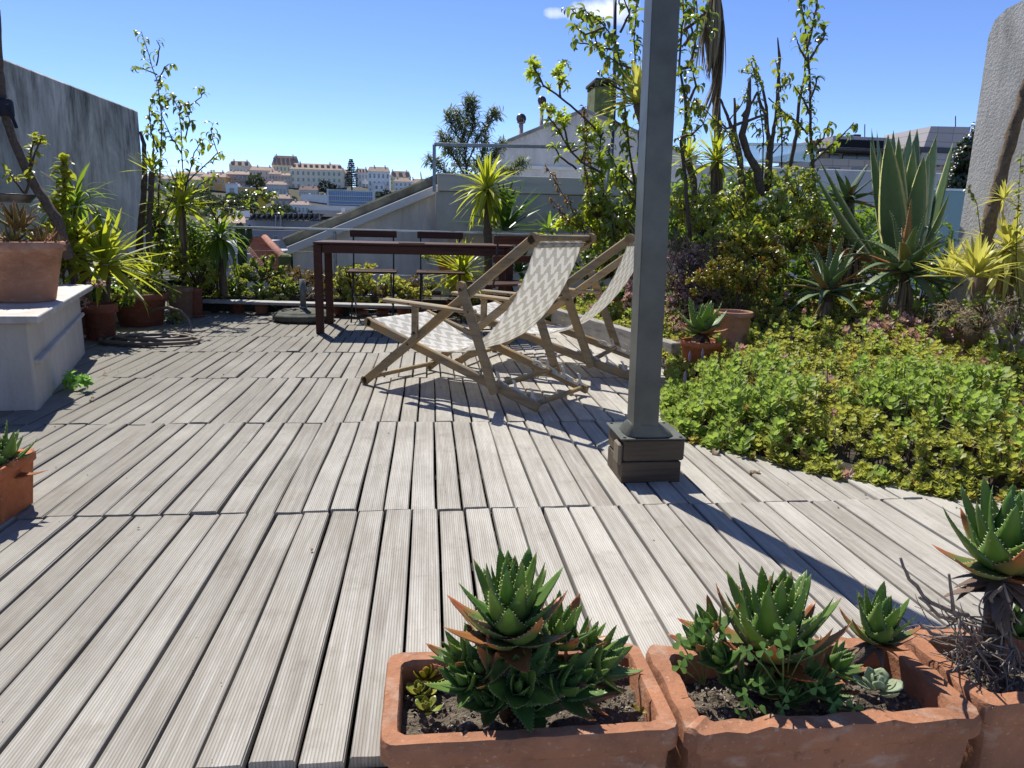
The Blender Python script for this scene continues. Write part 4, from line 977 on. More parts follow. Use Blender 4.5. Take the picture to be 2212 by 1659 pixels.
# rectangular planters
def planter(name, label, x0, x1, y0, y1, z0, z1, m, wall=.022, ribs=False, chip=0, rot=0):
    cx_, cy_ = (x0+x1)/2, (y0+y1)/2; root = thing(name, label, 'planter', (cx_, cy_, z0), None, rot); w, d, h = x1-x0, y1-y0, z1-z0
    def ringrect(hx, hy, z, r, n=5, ch=0):
        P = []
        for sx, sy, a0 in ((1, 1, 0), (-1, 1, 90), (-1, -1, 180), (1, -1, 270)):
            for k in range(n):
                a = R(a0+90*k/(n-1)); P.append((sx*(hx-r)+r*math.cos(a), sy*(hy-r)+r*math.sin(a), z))
        # subdivide long sides for unevenness
        Q = []
        for i in range(len(P)):
            p, q = P[i], P[(i+1) % len(P)]; l = math.dist(p, q); kk = max(1, int(l/.03))
            for k in range(kk): t = k/kk; Q.append((p[0]+(q[0]-p[0])*t, p[1]+(q[1]-p[1])*t, z))
        return Q
    b = MB(); rings = []
    for hx, hy, z, r in ((w/2*.9, d/2*.88, 0, .012), (w/2*.955, d/2*.94, h*.80, .014), (w/2*.99, d/2*.985, h*.83, .016), (w/2, d/2, h*.85, .018), (w/2, d/2, h*.965, .02), (w/2-.0025, d/2-.0025, h, .02), (w/2-wall, d/2-wall, h*.995, .014), (w/2-wall-.003, d/2-wall-.003, h*.96, .014), (w/2-wall-.006, d/2-wall-.006, h*.4, .014)):
        rings.append((hx, hy, z, r))
    base = ringrect(w/2, d/2, 0, .02); n = len(base); V = []
    rr = random.Random(name+label)
    nz = [(rr.uniform(-1, 1), rr.uniform(0, 6)) for _ in range(6)]
    for k, (hx, hy, z, r) in enumerate(rings):
        for i, (x, y, _) in enumerate(base):
            X, Y_ = x*hx/(w/2), y*hy/(d/2)
            wv = sum(a*math.sin(i*(.5+.7*j)+p) for j, (a, p) in enumerate(nz))*.00022*(chip+.6)
            zz = z + (wv*2.0 if k >= 4 and k <= 6 else 0)
            if ribs and k in (0, 1): s_ = 1+.012*(1 if (i % 2) else -1); X *= s_; Y_ *= s_
            V.append((X+wv, Y_+wv, zz))
    F = [tuple(range(n-1, -1, -1))]
    for k in range(len(rings)-1):
        for i in range(n): F.append((k*n+i, k*n+(i+1) % n, (k+1)*n+(i+1) % n, (k+1)*n+i))
    b.add(V, F, 0, True); o = b.build('shell', m, root, False)
    md = o.modifiers.new('es', 'EDGE_SPLIT'); md.split_angle = R(24)
    b = MB(); nx_, ny_ = 30, 14; V = []; F = []
    for j in range(ny_):
        for i in range(nx_):
            V.append((-(w/2-wall-.004)+(w-2*wall-.008)*i/(nx_-1), -(d/2-wall-.004)+(d-2*wall-.008)*j/(ny_-1), h*.76+.008*math.sin(i*.6+j)*math.cos(j*.7)+random.uniform(-.0035, .0035)))
    for j in range(ny_-1):
        for i in range(nx_-1): F.append((j*nx_+i, j*nx_+i+1, (j+1)*nx_+i+1, (j+1)*nx_+i))
    b.add(V, F); b.build('soil', soil_m, root, False)
    # grit on the soil
    n = 700; T = (np.array([(-.5, -.4, 0), (.5, -.5, 0), (.4, .5, 0), (-.4, .45, 0), (0, 0, .6)]), [(0, 1, 4), (1, 2, 4), (2, 3, 4), (3, 0, 4)], np.zeros((5, 2)))
    P = np.stack([rng.uniform(-(w/2-wall-.01), w/2-wall-.01, n), rng.uniform(-(d/2-wall-.01), d/2-wall-.01, n), np.full(n, h*.765)+rng.uniform(-.002, .006, n)], 1)
    scatter('grit', T, frames(rng.normal(size=(n, 3)), rng.normal(size=(n, 3))), P, rng.uniform(.0015, .007, n), gravel_m, root, 'stuff', False, world=False)
    return root
PZ = -.018
planter('rectangular_planter', 'orange terracotta trough planter in the foreground holding a tall aloe stem', -.066, .346, .836, 1.052, PZ, .18, terra, chip=1)
planter('rectangular_planter', 'cracked terracotta trough with clover and a broad aloe, middle of the foreground', .352, .795, .824, 1.044, PZ, .18, terra, wall=.03, chip=5)
planter('rectangular_planter', 'terracotta trough cut by the lower right corner, full of dead twigs', .806, 1.25, .845, 1.052, PZ, .182, terra, wall=.03, chip=3)
planter('rectangular_planter', 'ribbed orange terracotta planter at the left edge of the deck', -1.62, -1.165, 2.02, 2.225, 0, .165, terra2, ribs=True)

# ------------------------------------------------------------------ aloes in the foreground
RED = lambda t: .5
def aloe_meshes(nm, mat, W=.36, T=.10, curve=.55, teeth=9, tooth=.035, n=3, prof=None, rise=0, segs=7):
    return [template_mesh(nm, fat_leaf(1.0, W*random.uniform(.92, 1.08), T, segs, curve=curve*random.uniform(.75, 1.25), teeth=teeth, tooth=tooth, prof=prof, rise=rise), mat) for _ in range(n)]
pf = lambda t: (1-t)**.62*(.82+.30*math.sin(math.pi*min(1, t*1.5+.1)))
lf_aloetip = mat_leaf('rust_tipped_aloe_leaf', (.10, .17, .04), (.17, .22, .05), (.30, .16, .05), (.40, .50, .06), .2, .45, tip=(.42, .13, .05), tipv=.62, edge=(.34, .17, .07), edgew=.44, spine=(.70, .58, .36), spots=(.10, .07, .04))
al = aloe_meshes('aloe_leaf', lf_aloe, .52, .13, .40, 9, .032, 5, prof=pf)
al_out = aloe_meshes('aloe_leaf', lf_aloetip, .50, .12, .60, 9, .032, 4, prof=pf)
al_red = aloe_meshes('aloe_leaf', lf_aloered, .46, .10, .5, 8, .03, 2, prof=pf)
al_dry = aloe_meshes('aloe_leaf', lf_aloedry, .34, .035, -.5, 4, .03, 2, prof=pf)
def clump(root, c, size, n=14, e0=8, e1=82, tilt=(0, 0), outer=3):
    D_ = rosette_dirs(n, e0, e1, 137.5, 8, .8); leaf_objects(root, c, al_out, D_[:outer], size, tilt=tilt, spread=size*.12, smin=.55); leaf_objects(root, c, al, D_[outer:], size, tilt=tilt, spread=size*.12, smin=.55)
def aloe(name, label, cat, c, size, n=36, h=.05, reds=3, rust=9, dry=10, tilt=(0, 0), stem=0.0, stemr=.014, e0=-12, e1=84, smin=.72):
    """leaves stacked round a short axis of height h, rusty ones lowest"""
    root = thing(name, label, cat, (c[0], c[1], c[2]-stem)); D_ = rosette_dirs(n, e0, e1, 137.5, 6, .8)
    for i, d in enumerate(D_):
        t = i/(n-1); me = al_red if i in range(0, reds*2, 2) else (al_out if i < rust else al)
        leaf_objects(root, (c[0], c[1], c[2]+h*t), me, [(d[0], d[1], 0)], size*(.92+.16*math.sin(math.pi*t))*(1-(1-smin)*max(0, t-.55)/.45), tilt=tilt, spread=size*.10*(1-t))
    if dry: leaf_objects(root, (c[0], c[1], c[2]-size*.08), al_dry, [(random.uniform(0, 6.28), R(random.uniform(-40, 0)), 0) for _ in range(dry)], size*.62, 'dry_leaf', tilt=tilt, spread=size*.08)
    if stem:
        b = MB(); b.tube([(c[0], c[1], c[2]-stem), (c[0]+.004, c[1], c[2]-stem*.5), (c[0], c[1], c[2]+size*.1)], [stemr*1.1, stemr, stemr*.9], 10, wob=.12); b.build('stem', bark, root)
    return root
A1 = Y(1103, 1385, .955)
al1 = aloe('spiny_aloe', 'tall spiny aloe with rusty lower leaves in the left foreground trough', 'aloe', A1, .098, 42, .062, 4, 14, 14, stem=float(A1[2])-.12, stemr=.018)
for k, (x, y, yy, s_, tl) in enumerate([(1010, 1480, .93, .060, (.3, -.6)), (1000, 1425, .965, .055, (.1, -.6)), (1040, 1455, .935, .06, (.5, -.3)), (1120, 1490, .915, .080, (.75, .0)), (1215, 1490, .92, .075, (.6, .4)), (1205, 1385, .975, .080, (.1, .25)), (1290, 1440, .955, .068, (.35, .7)), (1260, 1400, .985, .058, (-.1, .5)), (1060, 1520, .92, .055, (.6, -.4)), (1165, 1440, .94, .06, (.4, .2)), (1250, 1480, .935, .06, (.5, .6)), (1075, 1410, .96, .06, (.2, -.4)), (1150, 1530, .905, .05, (.7, .1))]):
    clump(al1, Y(x, y, yy), s_*1.08, 14, tilt=tl, outer=2+k % 3)
A2 = Y(1668, 1415, .965)
al2 = aloe('spiny_aloe', 'broad spiny aloe behind the clover in the middle foreground trough', 'aloe', A2, .118, 38, .045, 3, 12, 10, stem=float(A2[2])-.12, stemr=.018, e0=-6)
for k, (x, y, yy, s_, tl) in enumerate([(1560, 1430, .945, .06, (.3, -.5)), (1640, 1480, .925, .058, (.5, .0)), (1745, 1475, .925, .06, (.5, .2)), (1800, 1440, .95, .056, (.4, .5)), (1510, 1395, .965, .05, (.1, -.6)), (1700, 1505, .915, .052, (.6, .1)), (1775, 1505, .915, .052, (.5, .3)), (1590, 1480, .93, .05, (.5, -.3)), (1540, 1360, .99, .055, (0, -.5))]):
    clump(al2, Y(x, y, yy), s_, 13, tilt=tl, outer=2+k % 3)
A3 = Y(1893, 1385, .985)
al3 = aloe('spiny_aloe', 'smaller spiny aloe with a rusty front leaf, right of the broad one', 'aloe', A3, .072, 24, .028, 2, 6, 5, tilt=(.1, .1), e0=5)
b = MB(); b.tube([G(1800, 1470, .14), Y(1850, 1430, .97), (A3[0], A3[1], A3[2])], [.009, .008, .009], 8, wob=.1); b.build('stem', bark, al3)
A4 = Y(2165, 1235, .99)
al4 = aloe('spiny_aloe', 'tall spiny aloe on a bare withered stem at the lower right edge', 'aloe', A4, .115, 32, .05, 2, 9, 18, stem=float(A4[2])-.13, stemr=.019)
leaf_objects(al4, (A4[0], A4[1], A4[2]-.03), al_dry, [(random.uniform(0, 6.28), R(random.uniform(-20, 10)), 0) for _ in range(14)], .085, 'dry_leaf', spread=.01)
clump(al4, Y(2195, 1370, .97), .06, 14)
A5 = Y(-12, 1025, 2.12)
al5 = aloe('spiny_aloe', 'bronze green spiny aloe in the ribbed planter at left', 'aloe', A5, .13, 26, .05, 1, 8, 4)
clump(al5, Y(12, 990, 2.14), .09, 14)
# a few fallen bits of dry leaf on the soil

# clover, little succulents
def clover(label, stems, yy):
    root = thing('clover_plant', label, 'clover', G(stems[0][0][0], stems[0][0][1], .14)); b = MB(); P = []; Dn = []; Nn = []; S = []
    for st in stems:
        pts = [Vector(Y(x, y, yy-.012*i)) for i, (x, y) in enumerate(st)]; b.tube(pts, .0012, 5)
        t = pts[-1]
        for p in ([t] if len(pts) < 3 else [t]):
            a0 = random.uniform(0, 6.28); nn = Vector((random.uniform(-.4, .4), -.75, .8)).normalized(); u = nn.orthogonal().normalized(); w = nn.cross(u)
            for k in range(3):
                a = a0+k*2.094; d = u*math.cos(a)+w*math.sin(a); P.append(p); Dn.append(d); Nn.append(nn); S.append(random.uniform(.010, .015))
    b.build('stem', plain('clover_stem', (.12, .22, .05), .5), root)
    T = leaf_t(1, .95, 4, lambda t: (.12+.95*t)*(1-max(0, t-.72)**2*9), .1, .12, 3)
    scatter('leaflets', T, frames(np.array(Dn), np.array(Nn)), np.array(P), S, lf_clover, root, 'stuff')
clover('tall clover sprig with paired leaflets in front of the broad aloe', [[(1690, 1500), (1692, 1450), (1690, 1400)], [(1690, 1500), (1720, 1440), (1745, 1395)], [(1700, 1480), (1668, 1430), (1650, 1405)], [(1690, 1500), (1650, 1440), (1615, 1405)], [(1700, 1460), (1710, 1380), (1690, 1360)], [(1700, 1520), (1740, 1495), (1765, 1485)], [(1700, 1500), (1660, 1500), (1640, 1480)], [(1660, 1560), (1640, 1530), (1605, 1500)], [(1660, 1560), (1680, 1540), (1700, 1500)]], .895)
clover('low clover tuft at the front rim of the middle trough', [[(1640, 1590), (1612, 1515)], [(1640, 1590), (1600, 1545)], [(1650, 1590), (1655, 1545)], [(1650, 1590), (1690, 1530)], [(1820, 1540), (1800, 1520)], [(1830, 1545), (1845, 1530)]], .88)
clover('bright clover sprig at the left corner of the middle trough', [[(1520, 1480), (1515, 1420), (1500, 1370)], [(1520, 1480), (1490, 1420), (1470, 1385)], [(1520, 1480), (1500, 1440), (1480, 1420)], [(1520, 1480), (1540, 1400), (1565, 1370)], [(1520, 1480), (1480, 1450), (1468, 1440)], [(1520, 1480), (1545, 1380), (1520, 1345)]], .955)
def spoon(label, x, y, z, r, mat, n=14, name='small_succulent', yy=None, elong=1.0, stem=0):
    c = G(x, y, z) if yy is None else Y(x, y, yy); root = thing(name, label, 'succulent', c)
    T = fat_leaf(1.0, .55*elong, .16, 5, prof=lambda t: (.35+1.1*t)*(1-max(0, t-.6)**2*5.5), curve=.5)
    me = [template_mesh('succulent_leaf', T, mat)]
    leaf_objects(root, c, me, rosette_dirs(n, 5, 80), r, spread=r*.15)
    return root
spoon('pale grey green spoon leaved succulent beside the clover', 1895, 1492, 0, .036, mat_leaf('pale_spoon_leaf', (.26, .32, .20), (.32, .38, .22), None, (.40, .50, .15), .15, .6), 13, yy=.90, elong=1.3)
jb = mat_leaf('yellow_bead_leaf', (.20, .26, .04), (.34, .30, .05), None, (.5, .5, .06), .2, .35)
spoon('little yellow green bead succulent at the left end of the front trough', 905, 1500, .145, .026, jb, 14, elong=1.2)
spoon('darker bead succulent behind the little yellow one', 920, 1468, .15, .030, lf_jade, 12, elong=1.1)
spoon('tiny pale rosette nearest the left front corner of the front trough', 922, 1535, .148, .024, jb, 14)
spoon('lone olive coloured bead leaf at the right end of the front trough', 1385, 1540, .15, .016, lf_jade, 4)
# dead twigs of the right trough
tw = thing('dead_shrub', 'tangle of bleached dead twigs in the lower right trough', 'dead shrub', G(2140, 1480, .14)); b = MB()
rr = random.Random(4)
for k in range(120):
    p = Vector(Y(rr.uniform(2050, 2212), rr.uniform(1330, 1490), rr.uniform(.93, .99))); a = rr.uniform(1.6, 4.4); d = Vector((math.cos(a), rr.uniform(-.7, .5), rr.uniform(-.3, .7))).normalized(); pts = [p]; l = rr.uniform(.03, .095)
    if k % 3 == 0: d = Vector((rr.uniform(-.4, .4), rr.uniform(-.5, .2), -1)).normalized()
    for i in range(7): d = (d+Vector((rr.uniform(-.35, .35), rr.uniform(-.3, .3), rr.uniform(-.25, .38)))).normalized(); p = p+d*l/6; pts.append(p)
    b.tube(pts, [.0019*(1-.10*i) for i in range(8)], 5, wob=.15)
for pts in ([(2090, 1330), (2010, 1300), (1965, 1250), (1945, 1205)], [(2100, 1350), (2030, 1330), (1985, 1290)], [(2090, 1360), (2060, 1320), (2050, 1240)], [(2095, 1380), (2010, 1370), (1985, 1345)], [(2190, 1400), (2150, 1340), (2140, 1290), (2170, 1262), (2180, 1300)]):
    P = [Vector(Y(x, y, .97-.01*i)) for i, (x, y) in enumerate(pts)]; Q = []
    for i in range(len(P)-1): Q += [P[i].lerp(P[i+1], t)+Vector((rr.uniform(-.002, .002),)*3) for t in (0, .33, .66)]
    b.tube(Q+[P[-1]], [.0042-.0022*i/len(Q) for i in range(len(Q)+1)], 6, wob=.15)
b.build('twigs', deadtwig, tw)['kind'] = 'stuff'

# ------------------------------------------------------------------ deckchairs
fab, fnt, fbs = new_mat('zigzag_deckchair_canvas')
uvn = N(fnt, 'ShaderNodeSeparateXYZ'); L(fnt, texco(fnt, 'UV'), uvn.inputs[0]); U_, V_ = uvn.outputs[0], uvn.outputs[1]
tri = math_(fnt, 'MULTIPLY', math_(fnt, 'ABSOLUTE', math_(fnt, 'SUBTRACT', math_(fnt, 'FRACT', math_(fnt, 'MULTIPLY', U_, 4.5)), .5)), 2)
tri = mapr(fnt, tri, .2, .8)
row = math_(fnt, 'FRACT', math_(fnt, 'ADD', math_(fnt, 'MULTIPLY', V_, 12.5), math_(fnt, 'MULTIPLY', tri, .62)))
half = math_(fnt, 'LESS_THAN', row, .52)
hat = math_(fnt, 'LESS_THAN', math_(fnt, 'FRACT', math_(fnt, 'MULTIPLY', U_, 40)), .58)
pat = math_(fnt, 'MULTIPLY', half, hat)
fc = mix(fnt, pat, (.85, .84, .81), (.46, .44, .38)); 
L(fnt, fc, fbs.inputs['Base Color']); fbs.inputs['Roughness'].default_value = .85; fbs.inputs['Specular IOR Level'].default_value = .15
wv = noise(fnt, texco(fnt), 9, 3); bump(fnt, wv, .004, fbs)
tl_ = N(fnt, 'ShaderNodeBsdfTranslucent'); L(fnt, mix(fnt, pat, (.92, .90, .86), (.60, .57, .50)), tl_.inputs[0])
ms_ = N(fnt, 'ShaderNodeMixShader'); ms_.inputs[0].default_value = .5; L(fnt, fbs.outputs[0], ms_.inputs[1]); L(fnt, tl_.outputs[0], ms_.inputs[2]); L(fnt, ms_.outputs[0], fnt.nodes['Material Output'].inputs[0])

def deckchair(loc, rot, label):
    W = .54; t = .022; root = thing('deckchair', label, 'deckchair', (0, 0, 0), 'zigzag canvas deckchairs')
    def P(s, w, z): return Vector((s, w, z))
    Af, At = (0.0, .018), (1.045, .800); Bf, Bt = (0.01, .335), (1.075, .035); Ct, Cb = (.668, .560), (.868, .075)
    for k, w in enumerate((.0, W)):
        sg = 1 if k == 0 else -1
        b = MB(); b.bar(P(Af[0], w, Af[1]), P(At[0], w, At[1]), t, .046, (0, 0, 1), 0, .006, ext=.012); b.tube([P(At[0], w-t*.5, At[1]), P(At[0], w+t*.5, At[1])], .027, 14, smooth=False); b.tube([P(Af[0], w-t*.5, Af[1]+.004), P(Af[0], w+t*.5, Af[1]+.004)], .023, 12, smooth=False); b.build('back_rail', teak, root, False)
        wi = w+sg*.026
        b = MB(); b.bar(P(Bf[0], wi, Bf[1]), P(Bt[0], wi, Bt[1]), t, .046, (0, 0, 1), 0, .006, ext=.008); b.tube([P(Bf[0], wi-t*.5, Bf[1]), P(Bf[0], wi+t*.5, Bf[1])], .025, 12, smooth=False); b.build('seat_rail', teak, root, False)
        wo = w-sg*.024
        b = MB(); b.bar(P(Ct[0], wo, Ct[1]), P(Cb[0], wo, Cb[1]), t, .050, (1, 0, 0), 0, .006); b.tube([P(Ct[0]-.003, wo-t*.5, Ct[1]+.008), P(Ct[0]-.003, wo+t*.5, Ct[1]+.008)], .025, 12, smooth=False); b.build('prop_leg', teak, root, False)
        # arm with its front support
        wa = w-sg*.012
        b = MB(); b.bar(P(.165, wa, .468), P(.735, wa, .452), .052, .020, (0, 0, 1), 0, .006); b.build('armrest', teak, root, False)
        b = MB(); b.bar(P(.378, wo, .452), P(.376, wo, .305), t, .036, (1, 0, 0), 0, .004); b.tube([P(.376, wo-t*.5, .308), P(.376, wo+t*.5, .308)], .018, 10, smooth=False); b.build('arm_support', teak, root, False)
        for s_, z_ in ((.315, .252), (.378, .32), (.665, .555), (.715, .452), (.345, .462)):
            b = MB(); ww = w-sg*(.036 if z_ not in (.252,) else .012); b.tube([P(s_, ww-.003, z_), P(s_, ww+.003, z_)], .0055, 8, smooth=False); b.build('screw', screw_m, root, False)
        # notched white plastic rack on the seat rail
        Bd = (Vector((Bt[0], 0, Bt[1]))-Vector((Bf[0], 0, Bf[1]))).normalized(); up_ = Vector((-Bd.z, 0, Bd.x)); up_ = up_ if up_.z > 0 else -up_
        def bp(l, h, ww=0): q = Vector((Bt[0], 0, Bt[1]))-Bd*l+up_*h; return (q.x, q.z)
        poly = [bp(.34, .006), bp(.335, .030), bp(.30, .034)]
        for l0 in (.27, .17, .07):
            poly += [bp(l0+.018, .028), bp(l0+.014, .019), bp(l0, .016), bp(l0-.014, .020), bp(l0-.018, .032), bp(l0-.010, .052), bp(l0+.002, .058), bp(l0+.004, .064), bp(l0-.008, .064), bp(l0-.020, .054), bp(l0-.030, .034)]
        poly += [bp(.028, .028), bp(.022, .004)]
        wi2 = wi+sg*.0135; b = MB(); b.prism(poly, wi2-.004, wi2+.004, 'xz'); b.build('notch_rack', plastic_w, root, False)
        for l in (.31, .22, .12, .04): b = MB(); q = bp(l, .013); b.tube([P(q[0], wi2+sg*.004, q[1]), P(q[0], wi2+sg*.006, q[1])], .0035, 8, smooth=False); b.build('screw', screw_m, root, False)
    for nm, s_, z_, r_, e in (('top_dowel', 1.038, .803, .0145, .0), ('front_dowel', .018, .337, .0125, .02), ('foot_dowel', .040, .045, .0125, .0), ('rear_dowel', 1.052, .042, .0125, .02), ('prop_dowel', .862, .112, .014, -.03), ('cloth_dowel', 1.020, .772, .010, .015)):
        b = MB(); b.tube([P(s_, e, z_), P(s_, W-e, z_)], r_, 12, wob=.02); b.build(nm, teak, root, False)
    # canvas: from the top dowel down a sagging curve to the front dowel
    ctl = [(1.022, .790), (1.008, .730), (.965, .62), (.90, .50), (.80, .375), (.69, .285), (.56, .235), (.42, .225), (.29, .255), (.16, .302), (.02, .352)]
    pts = [Vector((a, 0, c)) for a, c in ctl]; fine_ = []
    for i in range(len(pts)-1):
        p0, p1, p2, p3 = pts[max(i-1, 0)], pts[i], pts[i+1], pts[min(i+2, len(pts)-1)]
        for k in range(5):
            u = k/5; fine_.append(.5*((2*p1)+(p2-p0)*u+(2*p0-5*p1+4*p2-p3)*u*u+(3*p1-p0-3*p2+p3)*u**3))
    fine_.append(pts[-1]); V = []; UV = []; F = []; nu = 16; ln = 0
    for i, p in enumerate(fine_):
        if i: ln += (p-fine_[i-1]).length
        tt = i/(len(fine_)-1)
        for j in range(nu+1):
            u = j/nu; inset = .048+.012*math.sin(math.pi*tt); w = inset+(W-2*inset)*u
            cup = -.016*math.sin(math.pi*tt)*(1-(2*u-1)**2) + .003*math.sin(u*19+tt*4)*math.sin(math.pi*tt)
            V.append((p.x+cup*.4, w, p.z+cup)); UV.append((u, ln))
    for i in range(len(fine_)-1):
        for j in range(nu): F.append((i*(nu+1)+j, i*(nu+1)+j+1, (i+1)*(nu+1)+j+1, (i+1)*(nu+1)+j))
    b = MB(); b.add(V, F, 0, True, UV); o = b.build('canvas', fab, root, False); md = o.modifiers.new('solid', 'SOLIDIFY'); md.thickness = .0015
    b = MB(); V = []; UV = []; F = []
    for i in range(9):
        a = 2*math.pi*i/8
        for j in (0, 1): V.append((1.020+.0135*math.cos(a), .05+(W-.10)*j, .772+.0135*math.sin(a))); UV.append((j, .03*i/8))
    b.add(V, [(2*i, 2*i+1, 2*i+3, 2*i+2) for i in range(8)], 0, True, UV); b.build('canvas_hem', fab, root, False)
    root.location = loc; root.rotation_euler = (0, 0, rot); return root
# side w=0 is the left hand side seen from the camera
dc = deckchair((-.342, 3.883, 0), -.697, 'nearer teak deckchair with beige zigzag canvas, seen from behind')
copy_thing(dc, 'further teak deckchair half hidden behind the grey post', (.181, 4.434, 0), -.521)

# ------------------------------------------------------------------ table, bistro chairs, umbrella stand
tb = thing('garden_table', 'long dark red wooden table with square legs near the railing', 'table', (.1, 6.0, 0))
TX0, TX1, TY0, TY1, TZ = -.87, .66, 5.70, 6.34, .703
for k in range(7):
    y0_ = TY0+(TY1-TY0)*k/7; b = MB(); b.box(((TX0+TX1)/2, y0_+(TY1-TY0)/14, TZ-.009), (TX1-TX0, (TY1-TY0)/7-.006, .018), bev=.003); b.build('slat', redwood, tb)
for x in (TX0+.03, TX1-.03):
    for y in (TY0+.03, TY1-.03): b = MB(); b.box((x, y, (TZ-.02)/2), (.058, .058, TZ-.022), bev=.004); b.build('leg', redwood, tb)
for y in (TY0+.025, TY1-.025): b = MB(); b.box(((TX0+TX1)/2, y, TZ-.052), (TX1-TX0-.13, .024, .062), bev=.003); b.build('apron', redwood, tb)
for x in (TX0+.025, TX1-.025): b = MB(); b.box((x, (TY0+TY1)/2, TZ-.052), (.024, TY1-TY0-.13, .062), bev=.003); b.build('apron', redwood, tb)
b = MB(); b.box((-.13, 5.73, TZ+.004), (.2, .04, .006), bev=.002); tag(b.build('dark_clip', blackm), 'small black strip lying on the near edge of the table top', 'strip')
def bistro(loc, rot, label):
    root = thing('folding_chair', label, 'chair', (0, 0, 0), 'bistro folding chairs'); W = .40
    for k in range(5): b = MB(); b.box((0, -.15+k*.075, .432), (W+.03, .055, .016), bev=.003); b.build('seat_slat', redwood, root, False)
    b = MB(); b.box((0, .225, .755), (W+.02, .018, .062), bev=.003); b.build('back_slat', redwood, root, False)
    b = MB(); b.box((0, .215, .62), (W+.02, .018, .05), bev=.003); b.build('back_slat', redwood, root, False)
    for sx in (-1, 1):
        x = sx*(W/2-.02)
        b = MB(); b.tube([(x, -.22, 0), (x, .12, .36), (x, .18, .46), (x, .232, .79)], .0075, 6); b.bar((x, .205, .60), (x, .22, .70), .012, .02, (0, 1, 0)); b.build('back_leg', blackm, root, False)
        x = sx*(W/2-.035)
        b = MB(); b.tube([(x, .26, 0), (x, -.12, .36), (x, -.16, .42)], .0075, 6); b.build('front_leg', blackm, root, False)
        b = MB(); b.bar((x, -.18, .418), (x, .17, .418), .012, .014); b.build('seat_rail', blackm, root, False)
    for y, z in ((-.17, .06), (.21, .06), (-.03, .22)): b = MB(); b.tube([(-W/2+.03, y, z), (W/2-.03, y, z)], .006, 6); b.build('cross_rod', blackm, root, False)
    root.location = loc; root.rotation_euler = (0, 0, rot); return root
q = Y(808, 514, 6.85)
bc = bistro((float(q[0]), 6.62, 0), 0.02, 'left folding bistro chair behind the table')
q = Y(951, 516, 6.85); copy_thing(bc, 'middle folding bistro chair behind the table', (float(q[0]), 6.62, 0), .0)
q = Y(1078, 520, 5.6); copy_thing(bc, 'folding bistro chair at the near side of the table, facing away', (float(q[0])+.02, 5.45, 0), R(205))

us = thing('umbrella_stand', 'round mossy concrete umbrella base with a steel tube', 'umbrella stand', (-1.09, 6.42, 0))
uc = G(650, 697, 0); uc = (float(uc[0]), 6.50, 0)
b = MB(); b.lathe([(0, .0), (.235, .0), (.262, .02), (.265, .05), (.25, .065), (.24, .068), (.225, .074), (.22, .082), (.205, .086), (.19, .092), (.10, .10), (.03, .102), (0, .102)], 40, uc, wob=.004); b.build('base', conc_base, us)
t_ = Y(648, 603, 6.5); r_ = .026
b = MB(); b.lathe([(r_, .10), (r_, float(t_[2])), (r_*.85, float(t_[2])), (r_*.85, float(t_[2])-.05)], 20, uc, smooth=True); b.build('tube', plain('dull_steel', (.20, .21, .20), .55, .3, .2, 14), us)
b = MB(); b.lathe([(r_*1.25, .098), (r_*1.25, .125), (r_, .127)], 20, uc); b.build('collar', galv, us)
b = MB(); b.tube([(uc[0]-r_, uc[1], float(t_[2])-.045), (uc[0]-.055, uc[1], float(t_[2])-.045)], [.009, .014], 10); b.build('knob', blackm, us)

# bleached edging beam along the bed
eb = thing('edging_beam', 'bleached grey timber beam edging the bed behind the deckchairs', 'beam', (1.3, 5.4, 0))
a, c = Vector((1.09, 6.2, .085)), Vector((1.53, 4.30, .085)); b = MB(); b.bar(a, c, .07, .165, (0, 0, 1), 0, .006); b.build('beam', greybeam, eb)

# hose
hs_ = thing('garden_hose', 'coiled brown rubber garden hose lying on the deck', 'hose', (-2.0, 5.3, 0)); b = MB(); pts = []
rr = random.Random(2); hc = G(305, 740, 0)
for k in range(5*28):
    a = k/28*2*math.pi; turn = k/28; rx = .33-.04*turn+.05*math.sin(turn*2.1); ry = .24-.03*turn+.03*math.cos(turn*1.7)
    pts.append((float(hc[0])+rx*math.cos(a)+.06*math.sin(turn*1.9)+.02*turn, float(hc[1])+.02+ry*math.sin(a)+.05*math.cos(turn*2.3), .014+.006*turn+.007*(math.sin(a*1.5+turn) > .6)))
sm = []
for i in range(len(pts)):
    w = [pts[min(max(i+d, 0), len(pts)-1)] for d in (-2, -1, 0, 1, 2)]; sm.append(tuple(sum(p[j] for p in w)/5 for j in range(3)))
e = Vector(sm[0]); tail = [e+Vector((.02, .10, 0)), e+Vector((-.05, .22, .0)), Vector(Y(405, 720, 5.75)), Vector(Y(395, 690, 5.9)), Vector(Y(370, 668, 6.0)), Vector(Y(330, 672, 6.0))]
b.tube(tail[::-1][:0]+sm, .0125, 10); b.build('coil', rubber, hs_)
b = MB(); Q = [Vector(Y(x, y, yy)) for x, y, yy in ((408, 724, 5.6), (412, 705, 5.75), (405, 688, 5.85), (390, 672, 5.9), (365, 664, 5.95), (335, 668, 6.0), (300, 690, 6.0))]; b.tube(Q, .0125, 8); b.build('loose_end', rubber, hs_)

